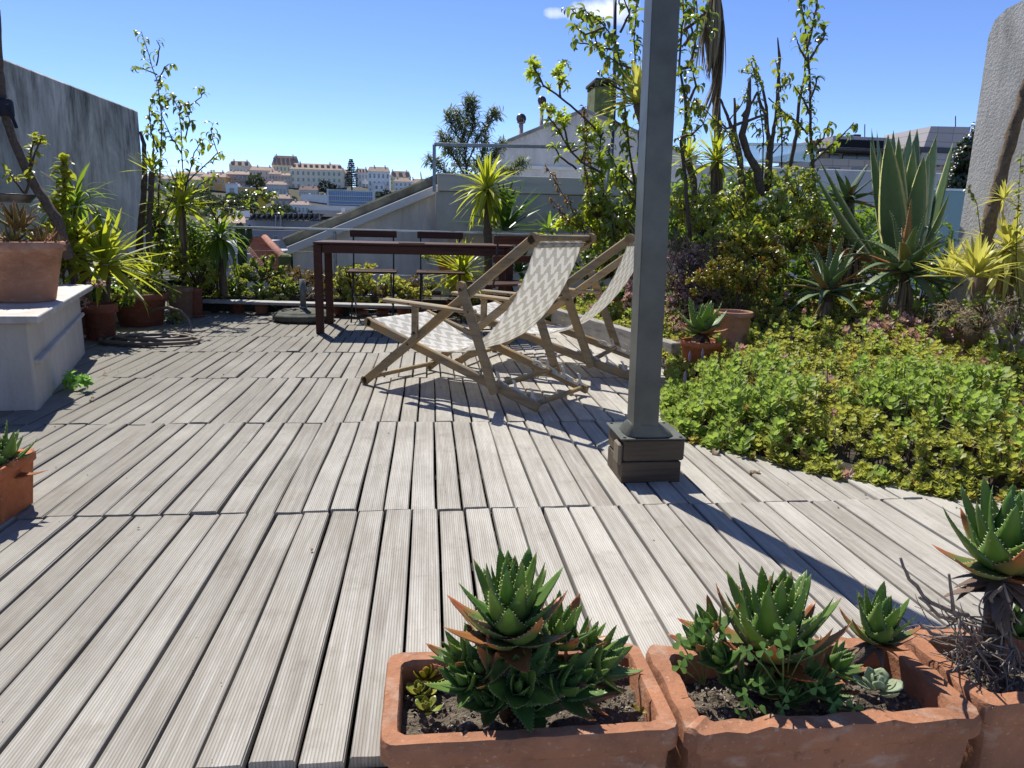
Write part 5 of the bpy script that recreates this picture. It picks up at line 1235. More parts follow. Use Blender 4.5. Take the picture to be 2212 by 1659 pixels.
# ================================================================== vegetation on the terrace
lance = lambda t: min(1, .45+t*2.2)*(1-t**2.2)**.75
yu_T = [template_mesh('yucca_leaf', leaf_t(1.0, w, 7, lance, dr, .28, 3), lf_yucca) for w, dr in ((.115, .06), (.125, .2), (.11, .0), (.12, .4))]
yv_T = [template_mesh('yucca_leaf', leaf_t(1.0, w, 7, lance, dr, .28, 3), lf_yuccav) for w, dr in ((.125, .06), (.14, .25), (.13, .0), (.125, .5))]
yd_T = [template_mesh('strap_leaf', leaf_t(1.0, w, 7, lance, dr, .2, 3), lf_dark) for w, dr in ((.11, .5), (.10, .9), (.12, .3))]
ydead = [template_mesh('dry_leaf', leaf_t(1.0, .05, 6, lance, dr, .2, 3), lf_dead) for dr in (.1, .3)]
def trunk_px(root, pts, yy, rad, mat=bark2, name='trunk', wob=.10, n=10, dy=0):
    P = [Vector(Y(x, y, yy+dy*i)) for i, (x, y) in enumerate(pts)]
    if not hasattr(rad, '__len__'): rad = [rad]*len(P)
    Q = []; Rr = []
    for i in range(len(P)-1):
        for t in (0, .2, .4, .6, .8): 
            Q.append(P[i].lerp(P[i+1], t)+Vector((random.uniform(-1, 1), random.uniform(-1, 1), 0))*rad[i]*pxm(yy)*.12); Rr.append((rad[i]*(1-t)+rad[i+1]*t)*pxm(yy))
    b = MB(); b.tube(Q+[P[-1]], Rr+[rad[-1]*pxm(yy)], n, wob=wob); return b.build(name, mat, root)
def yucca(label, x, y, yy, rpx, n, trunk=None, tr=6, meshes=None, e0=-45, e1=86, name='yucca', cat='yucca', dead=0, group=None, base=None, tilt=(0, 0), smin=.75, z=None, tmat=None):
    c = Y(x, y, yy); r = 1.18*rpx*pxm(yy)
    bx = Y(*(trunk[-1] if trunk else (x, y)), yy)
    root = thing(name, label, cat, bx, group)
    leaf_objects(root, c, meshes or yu_T, rosette_dirs(n, e0, e1, 137.5, 9, .9), r, tilt=tilt, spread=r*.07, smin=smin)
    if dead: leaf_objects(root, (c[0], c[1], c[2]-r*.08), ydead, [(random.uniform(0, 6.28), R(random.uniform(-85, -60)), 0) for _ in range(dead)], r*.9, 'dry_leaf', spread=r*.05)
    if trunk: trunk_px(root, [(x, y)]+trunk, yy, tr, tmat or bark2)
    return root

TL = leaf_t(1.0, .37, 5, None, 1.1, .3, 3)          # drooping oval leaf
TO = leaf_t(1.0, .50, 4, None, .35, .2, 3)
TN = leaf_t(1.0, .16, 3, None, .2, .1, 3)
def stems_tree(name, label, cat, stems, yy, leafT, mat, ls, per=10, r0=3.0, r1=.8, twig=18, group=None, stem_m=None, leafstart=.1, spread=.5, up=.2, bare=False, yj=.12, lmax=None, clusters=0):
    """stems: list of photo polylines from the base up; thin side twigs with leaves grow along them"""
    root = thing(name, label, cat, Y(*stems[0][0], yy), group); P = []; Dn = []; Nn = []; S = []; b = MB(); tb_ = MB(); k0 = pxm(yy)
    for si, st in enumerate(stems):
        yo = yy+random.uniform(-yj, yj)*(si > 0)
        pts = [Vector(Y(x, y, yy*(1-min(1, i/2))+yo*min(1, i/2) if si == 0 else yo)) for i, (x, y) in enumerate(st)]
        Q = []
        for i in range(len(pts)-1):
            for t in np.arange(0, 1, .25): Q.append(pts[i].lerp(pts[i+1], float(t))+Vector((random.uniform(-1, 1), random.uniform(-1, 1), random.uniform(-1, 1)))*.8*k0)
        Q.append(pts[-1]); n = len(Q); a0, a1 = (r0, r1) if si == 0 else (r0*.75, r1)
        b.tube(Q, [(a0+(a1-a0)*i/(n-1))*k0 for i in range(n)], 6, wob=.08)
        if bare: continue
        tot = sum((Q[i+1]-Q[i]).length for i in range(n-1)); m = max(2, int(per*tot/k0/100))
        for k in range(m):
            f = leafstart+(1-leafstart)*(k+random.random())/m; ii = min(n-2, int(f*(n-1))); p = Q[ii].lerp(Q[ii+1], f*(n-1)-ii); d = (Q[ii+1]-Q[ii]).normalized()
            a = random.uniform(0, 6.28); side = (d.orthogonal().normalized()); side = Matrix.Rotation(a, 3, d) @ side
            td = (side*spread*1.6+d*.7+Vector((0, 0, up))).normalized(); tl = twig*k0*random.uniform(.4, 1.2)*(1-.3*f)
            q = p+td*tl; tb_.tube([p, p.lerp(q, .5)+Vector((0, 0, .08*tl)), q], [r1*.55*k0, r1*.5*k0, r1*.3*k0], 4)
            nl = clusters or 3
            for j in range(nl):
                g = (j+.6)/nl; bp = p.lerp(q, 1 if clusters else g); aa = random.uniform(0, 6.28); s2 = Matrix.Rotation(aa, 3, td) @ td.orthogonal().normalized()
                dd = (s2+td*(.9 if clusters else .5)+Vector((0, 0, -.05))).normalized(); P.append(bp); Dn.append(dd); Nn.append(Vector((random.uniform(-.5, .5), random.uniform(-.5, .5), 1))); S.append(ls*k0*random.uniform(.7, 1.25))
    b.build('trunk', stem_m or twig_m, root)
    if not bare:
        tb_.build('twigs', stem_m or twig_m, root)['kind'] = 'stuff'
        scatter('foliage', leafT, frames(np.array([tuple(v) for v in Dn]), np.array([tuple(v) for v in Nn])), np.array([tuple(v) for v in P]), S, mat, root, 'stuff')
    return root
def bush(name, label, cat, ells, n, leafT, mat, ls, root=None, group=None, per=6, flat=.2, twigs=True, pname='foliage', base=None):
    """ells: list of (x, y, depth, rx, ry) ellipsoids given in photo units; leaves sit in small whorls spread through the volume"""
    c0 = Y(ells[0][0], ells[0][1]+ells[0][4], ells[0][2]); root = root or thing(name, label, cat, c0, group)
    P = []; Dn = []; Nn = []; S = []; b = MB(); tot = sum(e[3]*e[4] for e in ells)
    for x, y, yy, rx, ry in ells:
        c = np.array(Y(x, y, yy)); k = pxm(yy); R3 = np.array([rx*k, (rx+ry)*.5*k*.8, ry*k]); m = max(3, int(n*rx*ry/tot/per))
        dr = rng.normal(size=(m, 3)); dr /= np.linalg.norm(dr, axis=1, keepdims=True); rad = rng.uniform(.12, 1, m)**.42; lump = 1+.22*np.sin(dr[:, 0]*5+x)*np.cos(dr[:, 2]*4+y)
        W = c+dr*(rad*lump)[:, None]*R3
        for i in range(m):
            ax = dr[i]*np.array([1, 1, .6])+np.array([0, 0, .55])+rng.normal(size=3)*.25; ax /= np.linalg.norm(ax); axv = Vector(ax); o0 = axv.orthogonal().normalized(); a0 = random.uniform(0, 6.28)
            s0 = ls*k*random.uniform(.7, 1.25)
            for j in range(per):
                dd = Matrix.Rotation(a0+j*2.4, 3, axv) @ o0; el = flat+.9*j/per; dv = dd*math.cos(el)+axv*math.sin(el); P.append(W[i]); Dn.append(tuple(dv)); Nn.append(tuple(axv)); S.append(s0*random.uniform(.8, 1.15)*(1-.4*j/per))
            if twigs and i % 3 == 0:
                p = Vector(W[i]); q = Vector((c[0], c[1], c[2]-ry*k*.9)); b.tube([q.lerp(p, .15), q.lerp(p, .6)+Vector((0, 0, .1*ry*k)), p], [1.6*k, 1.1*k, .6*k], 4)
    if twigs: b.build('branches', twig_m, root)['kind'] = 'stuff'
    scatter(pname, leafT, frames(np.array(Dn), np.array(Nn)), np.array(P), S, mat, root, 'stuff'); return root
TR = fat_leaf(1.0, .62, .10, 4, prof=lambda t: (.30+1.2*t)*(1-max(0, t-.6)**2*5.6), curve=.35)
TRf = leaf_t(1.0, .62, 4, lambda t: (.22+1.15*t)*(1-max(0, t-.65)**2*7.2), -.3, .22, 3)

# ---------------- left side
root = thing('leaning_yucca', 'bare leaning yucca stem tied with a dark blue strap at the left edge', 'yucca', Y(130, 560, 5.0))
trunk_px(root, [(-6, 20), (-2, 120), (4, 200), (14, 262), (40, 330), (75, 400), (120, 470), (150, 560)], 5.0, [5, 6, 6.5, 7.5, 8, 9, 10, 11], bark2)
b = MB(); p = Vector(Y(8, 232, 5.0)); b.lathe([(.052, -.05), (.054, -.02), (.053, .03), (.052, .05)], 14, tuple(p)); b.build('strap', strap_m, root)
b = MB(); P = [Vector(Y(x, y, 4.92)) for x, y in ((16, 225), (22, 240), (30, 262), (36, 277))]; 
for i in range(3): b.bar(P[i], P[i+1], .022, .004, (0, 1, 0))
b.build('strap_tail', strap_m, root)
root = thing('cut_palm_trunk', 'dark bare curved trunk standing at the end of the left wall', 'trunk', Y(300, 650, 7.0))
trunk_px(root, [(303, 284), (311, 312), (313, 370), (310, 430), (303, 490), (300, 560), (300, 650)], 7.0, [2.5, 4, 5, 5.5, 6, 7, 8], bark)
stems_tree('slender_tree', 'slender tree with drooping leaves at the end of the left wall', 'tree', [
 [(352, 640), (345, 520), (342, 420), (348, 330), (350, 250), (338, 170), (305, 68)], [(342, 330), (325, 280), (322, 240), (335, 200)], [(340, 162), (310, 148), (292, 142)], [(338, 142), (345, 100), (338, 86)], [(342, 180), (355, 145), (365, 138)],
 [(395, 640), (397, 500), (396, 400), (392, 300), (388, 240), (375, 210), (350, 215)], [(395, 430), (420, 330), (440, 300)], [(385, 250), (405, 232), (435, 210), (430, 190)], [(397, 400), (440, 360), (470, 330), (460, 300), (455, 278)], [(350, 400), (335, 360), (330, 300), (318, 285)], [(392, 330), (372, 300), (350, 250)], [(396, 470), (430, 400), (465, 380)], [(350, 480), (375, 420), (380, 380)], [(400, 300), (410, 260), (398, 225)]],
 7.0, TL, lf_thin, 20, per=6, r0=2.0, r1=.65, twig=22, leafstart=.12, yj=.35)
stems_tree('slender_tree', 'arching leafy branch over the aloes left of the far town', 'tree', [[(470, 640), (468, 560), (470, 470), (505, 436), (560, 420), (590, 425)], [(470, 480), (450, 440), (430, 425)], [(480, 470), (520, 455), (560, 450), (600, 448)]], 7.1, TL, lf_thin, 19, per=9, r0=2.2, r1=.8, twig=16, yj=.2)
yucca('small yucca head peeping over the top of the left wall end', 328, 372, 6.8, 52, 26, [(326, 420), (322, 500), (322, 640)], 5.5, e0=-5)
yucca('bright yucca head left of the far town', 392, 445, 6.9, 72, 64, [(395, 500), (397, 560), (398, 650)], 5.5, e0=-35, dead=10)
yucca('dark drooping strap leaved plant left of the cactus', 475, 520, 7.0, 70, 70, [(478, 560), (484, 640)], 8, yd_T, -60, 70, name='strap_leaf_plant', cat='plant', dead=14, tmat=bark)
yucca('low yucca between the left pots', 330, 600, 6.5, 62, 40, e0=0, meshes=yu_T)
yucca('dark rosette high against the left wall', 165, 450, 5.6, 100, 44, [(170, 520), (185, 600), (190, 660)], 9, yd_T, -20, 80, name='strap_leaf_plant', cat='plant')
yucca('bright yucca head above the small terracotta pot', 228, 575, 5.5, 118, 64, [(232, 610), (228, 660)], 7, e0=-35)
yucca('yucca head leaning beside the marble slab', 150, 560, 5.3, 110, 50, [(160, 600), (180, 660)], 8, e0=-25)
stems_tree('leafy_shrub', 'pale green leafy shoot in front of the left wall', 'shrub', [[(140, 640), (135, 560), (128, 480), (140, 420), (138, 345)], [(132, 520), (120, 470), (112, 430)], [(135, 600), (160, 540), (170, 500)]], 5.3, TO, lf_hedge, 24, per=22, r0=2.2, r1=1.1, twig=14)
stems_tree('twiggy_shrub', 'sparse twiggy shoot with few leaves above the potted aloe', 'shrub', [[(50, 430), (62, 400), (66, 330), (75, 300)], [(64, 370), (80, 320), (92, 296)], [(55, 420), (30, 390), (20, 370)]], 4.6, TO, lf_hedge, 17, per=9, r0=3, r1=1.2, twig=16, leafstart=.3)
bush('trailing_succulent', 'green trailing succulent spilling over the big left pot', 'succulent', [(330, 625, 6.2, 52, 34), (290, 640, 6.3, 40, 30), (380, 690, 6.2, 26, 18), (270, 600, 6.4, 40, 26)], 1500, TRf, lf_echev, 9, per=8)
bush('leafy_shrub', 'yellow green leafy shrub over the tall square pots', 'shrub', [(425, 590, 6.8, 42, 34), (455, 610, 7.0, 30, 26), (380, 560, 6.9, 30, 30)], 700, TO, lf_hedge, 13, per=5)
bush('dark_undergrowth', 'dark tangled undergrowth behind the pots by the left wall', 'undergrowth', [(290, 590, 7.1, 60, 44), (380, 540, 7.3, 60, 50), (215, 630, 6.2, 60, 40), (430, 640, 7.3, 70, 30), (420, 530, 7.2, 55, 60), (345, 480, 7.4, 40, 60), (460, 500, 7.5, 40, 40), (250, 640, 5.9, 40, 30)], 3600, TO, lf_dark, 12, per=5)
bush('pink_stonecrop', 'small pink stonecrop beside the marble slab', 'succulent', [(175, 655, 5.1, 16, 14), (205, 612, 5.0, 22, 7), (170, 720, 5.1, 10, 12)], 420, TRf, lf_pink, 6, per=7)
def mkpot(lab, x, yt, yb, w, m, **kw): return px_pot('terracotta_pot', lab, x, yt, yb, w, m, **kw)
# pot on the bench with a bronze aloe
pr_, pc, prr, ph = mkpot('large pale terracotta pot standing on the marble slab', 42, 520, 655, 156, terra_l, z=.431, taper=.66, rim=.035, rimh=.17)
ab = aloe_meshes('aloe_leaf', mat_leaf('bronze_aloe_leaf', (.20, .10, .03), (.16, .17, .04), (.30, .10, .04), (.35, .20, .03), .15, .45, tip=(.40, .12, .06), tipv=.9, spine=(.5, .4, .2)), .28, .10, .7, 9, .03, 3, prof=pf)
root = thing('bronze_aloe', 'bronze toothed aloe in the large pot on the slab', 'aloe', (pc[0], pc[1], ph-.03))
for dx, dy, s_, dz in ((0, 0, .17, .06), (-.10, -.05, .13, .0), (.11, -.04, .12, -.01), (.02, -.10, .12, .0), (.06, .08, .12, .0), (.14, .03, .10, -.03), (-.03, .05, .14, .10)):
    leaf_objects(root, (pc[0]+dx, pc[1]+dy, ph+dz), ab, rosette_dirs(15, -5, 80), s_)
pot('black_tray', 'black plastic tray edge behind the bronze aloe', Y(22, 437, 4.45), .14, .10, .045, plain('black_plastic', (.015, .015, .016), .35), rim=.05)
mkpot('small terracotta pot with thick rim beside the bench corner', 215, 655, 738, 66, terra3, rim=.16, rimh=.25)
mkpot('narrow pot half behind the bench', 178, 670, 735, 44, terra3, rim=.05)
mkpot('very wide dark terracotta pot behind the hose', 300, 632, 708, 112, terra3, rim=.08, rimh=.2)
mkpot('tall beige brown pot right of the wide dark pot', 388, 620, 690, 52, terra_b, rim=.05, taper=.8)
mkpot('tall brown pot beside the beige one', 418, 622, 686, 34, terra3, rim=.04, taper=.85, saucer=True)
mkpot('brown pot under the leafy shrub at the shelf end', 455, 628, 668, 48, terra3, rim=.06, taper=.8)
# low plants and pots along the shelf
lv = lambda k: SH0+SHD*k
cols = [terra3, terra, terra3, terra2, terra3, terra3, terra, terra3, terra3, terra3, terra3]
for i, x in enumerate((512, 565, 612, 645, 690, 735, 782, 826, 872, 915, 960)):
    yb = 677+(x-512)*.02; mkpot(['dark pot', 'orange pot', 'small pot', 'pale rimmed pot', 'shaded pot', 'dark round pot', 'low pot', 'brown pot', 'squat pot', 'plain pot', 'end pot'][i]+' under the shelf, number %s from the left' % ['one', 'two', 'three', 'four', 'five', 'six', 'seven', 'eight', 'nine', 'ten', 'eleven'][i], x, 655+(x-512)*.02, yb, 34, cols[i], n=18, group='pots standing under the long shelf')
bush('mixed_succulents', 'mixed succulents in the trough left of the umbrella stand', 'succulent', [(505, 620, 7.3, 26, 22), (560, 635, 7.2, 30, 14), (600, 612, 7.4, 26, 24), (530, 590, 7.5, 30, 18), (455, 600, 7.4, 20, 16), (630, 625, 7.3, 24, 20), (480, 640, 7.2, 26, 12)], 3600, TRf, lf_echev, 8, per=9)
bush('bronze_succulents', 'bronze spiky succulents behind the umbrella stand', 'succulent', [(655, 600, 7.4, 34, 24), (690, 625, 7.3, 28, 24), (630, 590, 7.6, 20, 14), (800+12, 640, 7.3, 20, 14), (830, 632, 7.4, 24, 18), (700, 600, 7.5, 24, 20), (900, 620, 7.5, 30, 22)], 2600, TN, mat_leaf('bronze_spiky_leaf', (.16, .11, .04), (.20, .17, .05), (.30, .09, .04), (.4, .25, .05), .25, .45), 14, per=14, flat=.3)
bush('green_succulents', 'bright green succulents behind the table legs', 'succulent', [(760, 600, 7.3, 36, 26), (790, 618, 7.3, 30, 24), (740, 625, 7.2, 26, 20), (850-5, 612, 7.4, 26, 22), (800, 580, 7.6, 14, 10), (870, 625, 7.3, 24, 18), (905, 640, 7.3, 30, 14), (770, 650, 7.15, 40, 8), (850, 652, 7.15, 40, 8), (596, 650, 7.1, 22, 10), (985, 600, 7.4, 30, 26)], 4200, TRf, lf_sedum, 9, per=9)
for i, (x, y, r) in enumerate([(508, 622, 24), (565, 622, 26), (615, 615, 20), (830, 612, 18), (742, 640, 16)]):
    c = Y(x, y, 7.15); root = thing('spiky_rosette', ['dark spiky rosette at the left of the shelf', 'dark spiky rosette above the orange pot', 'small spiky rosette left of the steel tube', 'spiky rosette seen under the left bistro chair', 'spiky rosette by the inner table leg'][i], 'succulent', c)
    leaf_objects(root, c, yd_T, rosette_dirs(26, 5, 85), r*pxm(7.15)*1.3)
# jade-like shrub by the cactus
stems_tree('tree_stonecrop', 'branched tree stonecrop with pale rosettes near the cactus', 'succulent', [[(560, 640), (566, 600), (555, 580), (545, 566)], [(566, 600), (585, 578), (592, 560)], [(560, 610), (575, 585), (570, 560)], [(560, 620), (540, 600), (528, 592)], [(566, 605), (600, 592), (610, 585)]], 7.35, TRf, lf_echev, 10, per=22, r0=3, r1=2, twig=6, clusters=9)
# columnar cactus
root = thing('column_cactus', 'columnar cactus with two short arms behind the railing', 'cactus', Y(525, 640, 7.8))
def ribbed(pts, r, nm):
    b = MB(); V = []; F = []; n = 20; P = [Vector(Y(x, y, 7.8)) for x, y in pts]
    Q = []; 
    for i in range(len(P)-1):
        for t in (0, .25, .5, .75): Q.append(P[i].lerp(P[i+1], t))
    Q.append(P[-1])
    for i, p in enumerate(Q):
        f = i/(len(Q)-1); rr = r*pxm(7.8)*(.88+.12*math.sin(i*1.7))*(1 if f < .85 else math.sqrt(max(.02, 1-((f-.85)/.15)**2)))
        for j in range(n): a = 2*math.pi*j/n; q = rr*(1.0 if j % 2 else .72); V.append((p.x+q*math.cos(a), p.y+q*math.sin(a), p.z))
    for i in range(len(Q)-1):
        for j in range(n): F.append((i*n+j, i*n+(j+1) % n, (i+1)*n+(j+1) % n, (i+1)*n+j))
    b.add(V, F); b.build(nm, lf_cactus, root)
ribbed([(524, 650), (524, 560), (522, 520), (520, 480)], 10, 'column'); ribbed([(526, 540), (538, 520), (539, 485)], 7, 'arm'); ribbed([(524, 535), (514, 515), (513, 482)], 6, 'arm')

# ---------------- middle
yucca('bright yellow green yucca head in front of the grey panel', 1052, 412, 7.15, 78, 84, [(1054, 450), (1053, 500), (1056, 640)], 9, e0=-70, e1=86)
yd2 = [template_mesh('strap_leaf', leaf_t(1.0, w, 7, lance, dr, .3, 3), mat_leaf('green_yucca_leaf', (.035, .085, .02), (.06, .13, .03), None, (.16, .30, .03), .3, .35)) for w, dr in ((.13, .1), (.12, .25))]
yucca('darker green yucca behind the trunk of the bright one', 1090, 500, 7.3, 100, 34, meshes=yd2, e0=8, e1=80, smin=.9)
yucca('low yellow yucca beside the third bistro chair', 1000, 590, 6.95, 78, 64, meshes=yu_T, e0=-35, e1=80)
yucca('dark green strap plant behind the deckchair top', 1120, 590, 7.0, 66, 30, meshes=yd2, e0=-20, e1=80, name='strap_leaf_plant', cat='plant')
yucca('dark spidery aloe against the grey panel', 1185, 500, 7.3, 62, 20, meshes=yd_T, e0=-5, e1=65, name='spidery_aloe', cat='aloe')
mkpot('raised terracotta pot with fern behind the middle bistro chair', 965, 560, 585, 44, terra2, yy=7.25, rim=.1)
bush('fern_plant', 'small feathery plant in the raised pot', 'plant', [(955, 552, 7.25, 28, 9), (925, 556, 7.3, 14, 4)], 260, TO, lf_hedge, 10, per=5)
mkpot('terracotta pot behind the middle bistro chair legs', 932, 630, 662, 42, terra3, rim=.06)
bush('pot_succulent', 'greenish succulent in the pot behind the middle chair', 'succulent', [(930, 616, 7.1, 24, 14), (985, 625, 7.1, 26, 20), (1010, 650, 7.0, 30, 14)], 500, TRf, lf_sedum, 9, per=9)
mkpot('dark pot under the raised armrest of the nearer deckchair', 985, 650, 680, 44, terra3, rim=.06); mkpot('dark pot beside the right table leg', 1045, 640, 676, 44, terra3, rim=.06); mkpot('dark pot seen between the deckchairs', 1215, 640, 700, 60, terra3, rim=.06)
# olive shrub behind the frame
OL = [[(1010, 470), (1010, 400), (1005, 340), (1000, 290), (985, 245)], [(1008, 360), (1030, 300), (1060, 260), (1070, 245)], [(1005, 380), (975, 330), (955, 290)], [(1008, 400), (960, 370), (930, 345)], [(1008, 390), (1060, 350), (1085, 310)], [(1005, 320), (1025, 270), (1020, 220)], [(1010, 420), (950, 410), (920, 400)], [(1010, 410), (1070, 385), (1100, 370), (1130, 350)], [(1000, 310), (975, 275), (970, 250)], [(1006, 350), (985, 310), (960, 320)], [(1000, 300), (1010, 250), (1012, 215)], [(1010, 380), (1040, 345), (1050, 300)]]
stems_tree('olive_shrub', 'grey green olive like shrub behind the steel frame', 'shrub', OL, 8.9, TN, lf_olive, 16, per=120, r0=2.6, r1=.5, twig=26, leafstart=.15, yj=.4)
# umbrella tree
ST = [[(1262, 640), (1258, 560), (1235, 500), (1225, 450), (1238, 400)], [z5(1560, 1450), z5(1560, 1100), z5(1545, 950), z5(1530, 800), z5(1540, 690), z5(1500, 620)], [z5(1545, 960), z5(1380, 880), z5(1290, 780), z5(1200, 620), z5(1120, 520)], [z5(1500, 620), z5(1380, 500), z5(1220, 370), z5(1080, 270), z5(1040, 180), z5(1000, 120)], [z5(1220, 370), z5(1210, 260), z5(1215, 170)], [z5(1210, 270), z5(1240, 230)], [z5(1280, 770), z5(1260, 640), z5(1240, 560)], [z5(1380, 880), z5(1430, 760), z5(1400, 640)], [z5(1540, 690), z5(1560, 640)], [z5(1560, 1100), z5(1480, 1000), z5(1440, 850)], [z5(1350, 935), z5(1220, 840), z5(1170, 750)], [z5(1300, 800), z5(1340, 790), z5(1460, 700)], [(1262, 600), (1240, 560), (1200, 530), (1180, 510)], [(1260, 590), (1290, 540), (1300, 500)]]
root = stems_tree('umbrella_tree', 'open branched umbrella tree with whorls of narrow leaves', 'tree', [[(1270, 650), (1268, 560), z5(1590, 1100)]]+ST[1:], 6.9, leaf_t(1, .30, 5, None, .5, .2, 3), lf_scheff, 19, per=4.5, r0=3.4, r1=1.6, twig=8, leafstart=.45, clusters=9, stem_m=twig_m, yj=.15)
bush('umbrella_tree_crown', None, None, [(*z5(1000, 90), 6.9, 16, 9), (*z5(985, 190), 6.9, 6, 5), (*z5(1240, 130), 6.9, 13, 12), (*z5(1195, 175), 6.9, 9, 6), (*z5(1250, 270), 6.9, 13, 8), (*z5(1115, 470), 6.9, 20, 11), (*z5(1240, 520), 6.9, 16, 12), (*z5(1270, 575), 6.9, 12, 10), (*z5(1410, 620), 6.9, 16, 14), (*z5(1480, 590), 6.9, 16, 12), (*z5(1420, 720), 6.9, 16, 10), (*z5(1400, 820), 6.9, 18, 13), (*z5(1470, 700), 6.9, 14, 8), (*z5(1450, 980), 6.8, 26, 18), (*z5(1560, 880), 6.8, 22, 18), (*z5(1680, 1000), 6.8, 24, 20), (*z5(1500, 1060), 6.8, 22, 14), (*z5(1540, 1160), 6.8, 18, 16), (*z5(1420, 1310), 6.7, 30, 20), (*z5(1260, 1370), 6.7, 26, 12), (*z5(1500, 1270), 6.7, 26, 16), (*z5(1560, 1400), 6.7, 24, 16), (*z5(1350, 1400), 6.7, 20, 10)], 1500, leaf_t(1, .30, 5, None, .5, .2, 3), lf_scheff, 18, root=root, per=9, twigs=False, pname='leaf_whorls')
stems_tree('climbing_shrub', 'tall climbing shrub with dark oval leaves left of the post', 'shrub', [
 [(1395, 640), (1385, 520), (1375, 420), (1360, 330), (1350, 240), (1345, 160), (1330, 90), (1300, 50), (1260, 20)], [(1395, 600), (1400, 480), (1395, 360), (1385, 270), (1375, 180), (1370, 90), (1375, 0)], [(1345, 110), (1310, 105), (1270, 95), (1240, 92)], [(1300, 50), (1260, 45), (1235, 20)], [(1340, 70), (1360, 30), (1345, -10)], [(1290, 45), (1285, 75), (1290, 110)], [(1350, 200), (1320, 180), (1300, 165)], [(1375, 150), (1340, 140), (1310, 120)], [(1370, 400), (1330, 360), (1310, 320)], [(1380, 450), (1345, 400), (1340, 350)], [(1360, 300), (1340, 270), (1320, 250)], [(1385, 520), (1350, 470), (1340, 430)], [(1305, 60), (1265, 75), (1245, 60)], [(1390, 560), (1330, 520), (1320, 470)]],
 6.2, TL, lf_thin, 25, per=7.5, r0=3.6, r1=1.1, twig=24, leafstart=.12, yj=.3)
yucca('high pale yellow yucca head touching the left side of the post', 1378, 225, 5.9, 84, 72, [(1390, 260), (1388, 330), (1386, 420), (1388, 520), (1395, 660)], 11, yv_T, -10, 86)
stems_tree('slender_tree', 'slender branch of reddish leaves in front of the gable', 'shrub', [[(1300, 500), (1278, 430), (1262, 360), (1268, 290), (1260, 230)], [(1310, 520), (1240, 460), (1205, 400), (1180, 360)], [(1300, 520), (1230, 480), (1190, 430)]], 6.6, TL, mat_leaf('reddish_leaf', (.16, .07, .02), (.14, .13, .02), (.24, .22, .03), (.5, .25, .05), .35, .4), 12, per=13, r0=1.6, r1=.7, twig=12)
bush('leafy_shrub', 'bright leafy shrub behind the further deckchair', 'shrub', [(1290, 440, 6.6, 40, 34), (1330, 480, 6.5, 44, 44), (1245, 470, 6.7, 34, 20), (1375, 430, 6.5, 30, 50), (1320, 560, 6.4, 60, 40)], 1300, TO, lf_hedge, 15, per=5)
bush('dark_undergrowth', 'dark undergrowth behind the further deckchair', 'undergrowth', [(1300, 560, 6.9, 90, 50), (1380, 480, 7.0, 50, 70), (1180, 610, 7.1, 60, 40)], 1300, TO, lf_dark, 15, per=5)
mkpot('reddish pot between the further deckchair and the post', 1340, 622, 700, 56, terra2, z=.05, rim=.06, taper=.8); mkpot('terracotta pot touching the post', 1390, 662, 722, 54, terra2, z=.05, rim=.12, rimh=.2)
bush('pink_stonecrop', 'pink beaded stonecrop beside the post', 'succulent', [(1366, 610, 5.6, 16, 32), (1360, 650, 5.5, 12, 20)], 700, TRf, lf_pink, 8, per=8)
bush('clover_patch', 'bright green clover in the reddish pot', 'clover', [(1345, 628, 5.9, 16, 14)], 200, TRf, lf_clover, 9, per=4)

# ---------------- right bed: trunks
def bare_trunks(name, label, segs, yy, mat=bark, cat='tree'):
    root = thing(name, label, cat, Y(*segs[0][0][-1], yy)); 
    for pts, rad in segs: trunk_px(root, pts, yy, [q*.78 for q in rad], mat, 'limb', .12, 9)
    return root
bt = bare_trunks('pollarded_shrub', 'bare cut back trunks with blunt stubs standing in the right bed', [([z6(750, 512), z6(742, 700), z6(700, 880), z6(740, 1010), z6(800, 1110), z6(825, 1280)], [4, 7, 10, 10, 11, 12]), ([z6(650, 640), z6(655, 860), z6(680, 1000), z6(700, 1230), z6(720, 1350)], [3, 5, 8, 11, 12]), ([z6(870, 745), z6(800, 765), z6(740, 790)], [2.5, 3.5, 4]), ([z6(720, 795), z6(660, 815), z6(600, 840), z6(560, 800)], [4, 4, 3, 2]), ([z6(800, 600), z6(770, 660), z6(700, 760)], [3, 3.5, 4]), ([z6(600, 750), z6(560, 650), z6(545, 640)], [4, 3, 2]), ([z6(650, 890), z6(620, 800), z6(600, 750)], [6, 5, 4]), ([z6(655, 900), z6(600, 860), z6(550, 850)], [4, 3, 2])], 5.6)
bare_trunks('pollarded_shrub', 'forked bare trunk with one tall thin curved limb in the right bed', [([z6(932, 245), z6(945, 380), z6(935, 560), z6(925, 740), z6(898, 900), z6(880, 1000), z6(865, 1250)], [1.5, 4, 4, 5, 6, 9, 11]), ([z6(800, 602), z6(820, 680), z6(850, 740), z6(860, 850), z6(882, 920)], [3, 4, 4.5, 5, 6]), ([z6(770, 360), z6(800, 470), z6(830, 560), z6(858, 700), z6(870, 900), z6(875, 1000)], [1.5, 2.5, 3.5, 4, 5, 6])], 5.8)
bare_trunks('pollarded_shrub', 'long bare limb leaning right behind the leafy stem', [([z6(1112, 350), z6(1110, 500), z6(1075, 650), z6(1055, 880), z6(1010, 1100), z6(975, 1260)], [1.5, 3, 4, 5, 6, 7])], 5.9)
pt = thing('ringed_palm_trunk', 'tall ringed trunk with a skirt of hanging dead leaves', 'palm', Y(*z6(540, 1300), 6.2))
trunk_px(pt, [z6(520, -60), z6(515, 150), z6(518, 300), z6(530, 560), z6(535, 720), z6(545, 950), z6(545, 1300)], 6.2, [8, 8, 8, 8.5, 9, 9, 11], bark2)
c = Y(*z6(520, -10), 6.2)
